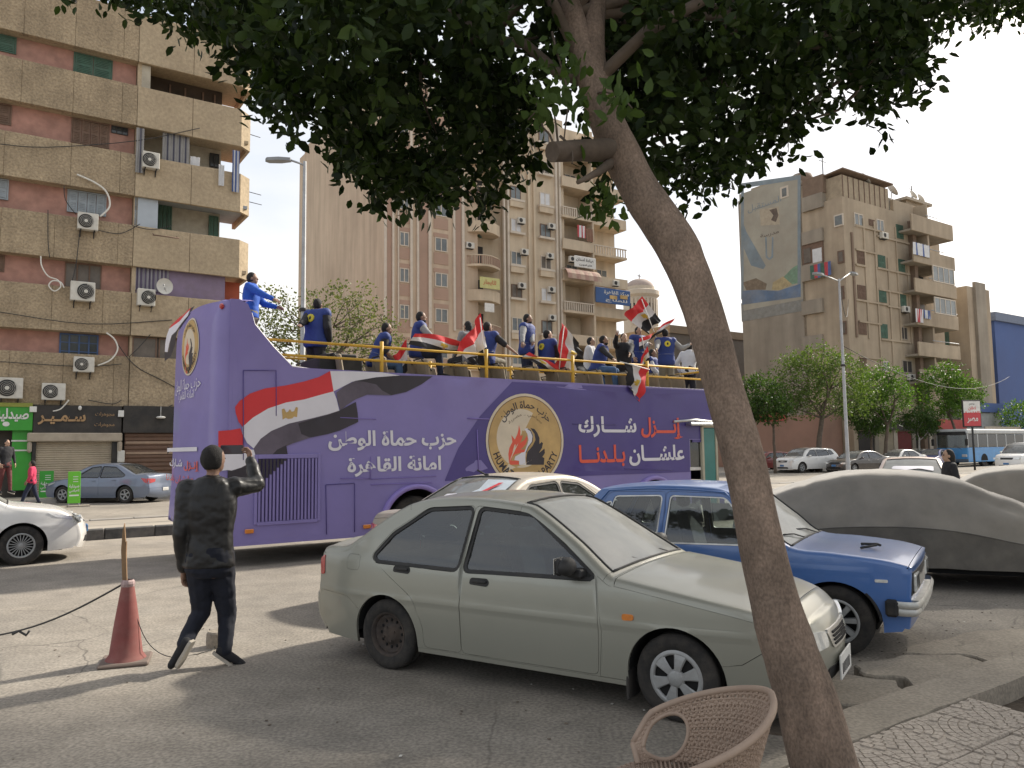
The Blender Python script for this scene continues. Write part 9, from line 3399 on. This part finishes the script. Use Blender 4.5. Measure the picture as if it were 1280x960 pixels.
MB().prism([(-.055, .93), (-.02, .90), (-.02, 1.05), (-.04, 1.03)], -.01, .012, 'y').build('splinter', [mat('raw_wood', (.36, .24, .13))], stick)
rp_ = thing('rope', 'dark cord tied to the red cone, leading off to the left edge', 'rope', cp)
e1 = depth(-40, 800, 7.6) - cp
mb = MB()
a_ = V3((0, 0, .70))
mb.tube([a_.lerp(e1, t) - V3((0, 0, .10 * math.sin(t * math.pi))) for t in [k / 14 for k in range(15)]], .009, 6)
kn_ = a_.lerp(e1, .66) - V3((0, 0, .09))
mb.tube([kn_ + V3((-.06, 0, -.03)), kn_, kn_ + V3((.07, 0, -.04)), kn_ + V3((.1, 0, .0))], .012, 5)
mb.build('cord', [M_WIRE], rp_)
w_ = ground(272, 808)
pk2 = thing('concrete_block', 'round lump of concrete on the road behind the man filming', 'concrete block', w_)
MB().lathe([(.10, 0), (.105, .05), (.10, .13), (.085, .145), (.001, .14)], n=20, smooth=False).build('lump', [M_CONC], pk2)
wi = thing('wire', 'thin wire lying on the road from the cone to the concrete lump', 'wire', cp)
MB().tube(catmull([V3((.04, -.02, .55)), V3((.17, .02, .18)), V3((.35, .12, .01)), V3((.6, .3, .012)), V3(w_ - cp) + V3((0, -.08, .03)), V3(w_ - cp) + V3((-.1, .05, .15))], 6), .004, 5).build('strand', [M_WIRE], wi)
# woven plastic armchair ------------------------------------------------
M_WICK = mat('tan_woven_plastic', (.33, .245, .185), rough=.55, var=.1, scale=8, dirt=.25, dirt_col=(.2, .13, .1))
chp = ground(900, 1040, .15)
yaw_c = R(174)
chair = thing('wicker_armchair', 'tan woven plastic armchair with curved back, cut by the bottom edge', 'chair', V3((.615, 3.05, .10)), yaw_c)
chair.scale = (.98, .98, 1.0)
# tub shell: back at -x, arms forward; param a runs round the back, t from rim down to the seat
def shell(a, t):
 """a in [-1, 1] from one arm front to the other, t 0 rim .. 1 seat edge"""
 th = a * R(118)
 zr = .785 - .23 * (abs(a) ** 1.3) - (.08 if abs(a) > .88 else 0) * (abs(a) - .88) * 8
 ro = .315 + .02 * math.cos(th)
 x = -.0 - math.cos(th) * (ro + .03 * (1 - t)) * 1.0
 y = math.sin(th) * (ro + .035 * (1 - t)) * 1.02
 z = zr + (.42 - zr) * t
 k = 1 - .16 * t
 return V3((x * k + .02 * t, y * k, z))
def in_hole(a, t):
 return ((abs(a) - .78) / .16) ** 2 + ((t - .56) / .40) ** 2 < 1
NAx, NTx = 74, 26
wk = MB()
for fam in (0, 1):
 for i in range(NAx):
  pts_ = []
  for j in range(NTx + 1):
   t = j / NTx
   a = -1 + 2 * (i + .5) / NAx + (.10 if fam else -.10) * (t - .5)
   if abs(a) > 1 or in_hole(a, t):
    if len(pts_) > 1:
     wk.tube(pts_, .0062, 5, 0, False, False)
    pts_ = []
    continue
   p = shell(a, t)
   n_ = V3((p.x, p.y, 0)).normalized()
   pts_.append(p + n_ * (.003 if (i + j + fam) % 2 else -.003))
  if len(pts_) > 1:
   wk.tube(pts_, .0062, 5, 0, False, False)
for j in range(1, 17):
 t = j / 17
 pts_ = []
 for i in range(161):
  a = -1 + 2 * i / 160
  if in_hole(a, t):
   if len(pts_) > 1:
    wk.tube(pts_, .0062, 5, 0, False, False)
   pts_ = []
   continue
  p = shell(a, t)
  pts_.append(p + V3((p.x, p.y, 0)).normalized() * (.003 if (i + j) % 2 else -.003))
 if len(pts_) > 1:
  wk.tube(pts_, .0062, 5, 0, False, False)
tag(wk.build('woven_shell', [M_WICK], chair, fix=False), kind='stuff')
MB().tube([shell(a, 0) for a in [-1 + 2 * k / 60 for k in range(61)]], .014, 8).build('rim', [M_WICK], chair)
for s in (-1, 1):
 hp = [shell(s * (.78 + .16 * math.cos(k * math.pi / 16)), .56 + .40 * math.sin(k * math.pi / 16)) for k in range(33)]
 MB().tube(hp, .010, 6).build('opening_edge', [M_WICK], chair)
 MB().tube([shell(s, t / 8) for t in range(9)], .014, 8).build('arm_front', [M_WICK], chair)
sb_ = MB()
for k in range(30):
 y = -.27 + .54 * k / 29
 w_x = math.sqrt(max(0, .29 ** 2 - y * y))
 sb_.tube([(-w_x, y, .42), (0, y, .405), (w_x, y, .425)], .006, 4)
 sb_.tube([(y, -w_x, .425), (y, 0, .41), (y, w_x, .425)], .006, 4)
tag(sb_.build('woven_seat', [M_WICK], chair), kind='stuff')
for sx in (-1, 1):
 for sy in (-1, 1):
  MB().tube([(sx * .2, sy * .2, .42), (sx * .24, sy * .24, .0)], [.018, .014], 8).build('leg', [M_WICK], chair)
# stick and overhead cables
for k, (a, b, sag) in enumerate((((W(9.4, 37.4, 9.5)), W(26, 57.5, 12), 1.0), (W(33, 21.2, 9.2), W(58.8, 37.1, 14), 1.4), (W(33, 21.2, 6.5), W(84, 36, 8.5), 1.6))):
 c_ = thing('overhead_cable', ['sagging black cable from the left building towards the tall block', 'cable from the right lamp post to the painted wall building', 'cable from the right lamp post away along the street'][k], 'cable', a)
 MB().tube([(b - a) * t - V3((0, 0, 4 * sag * t * (1 - t))) for t in [i / 16 for i in range(17)]], .018, 4).build('strand', [M_WIRE], c_)
bpy.data.objects.remove(TMPO)
bpy.data.scenes.remove(SCR)
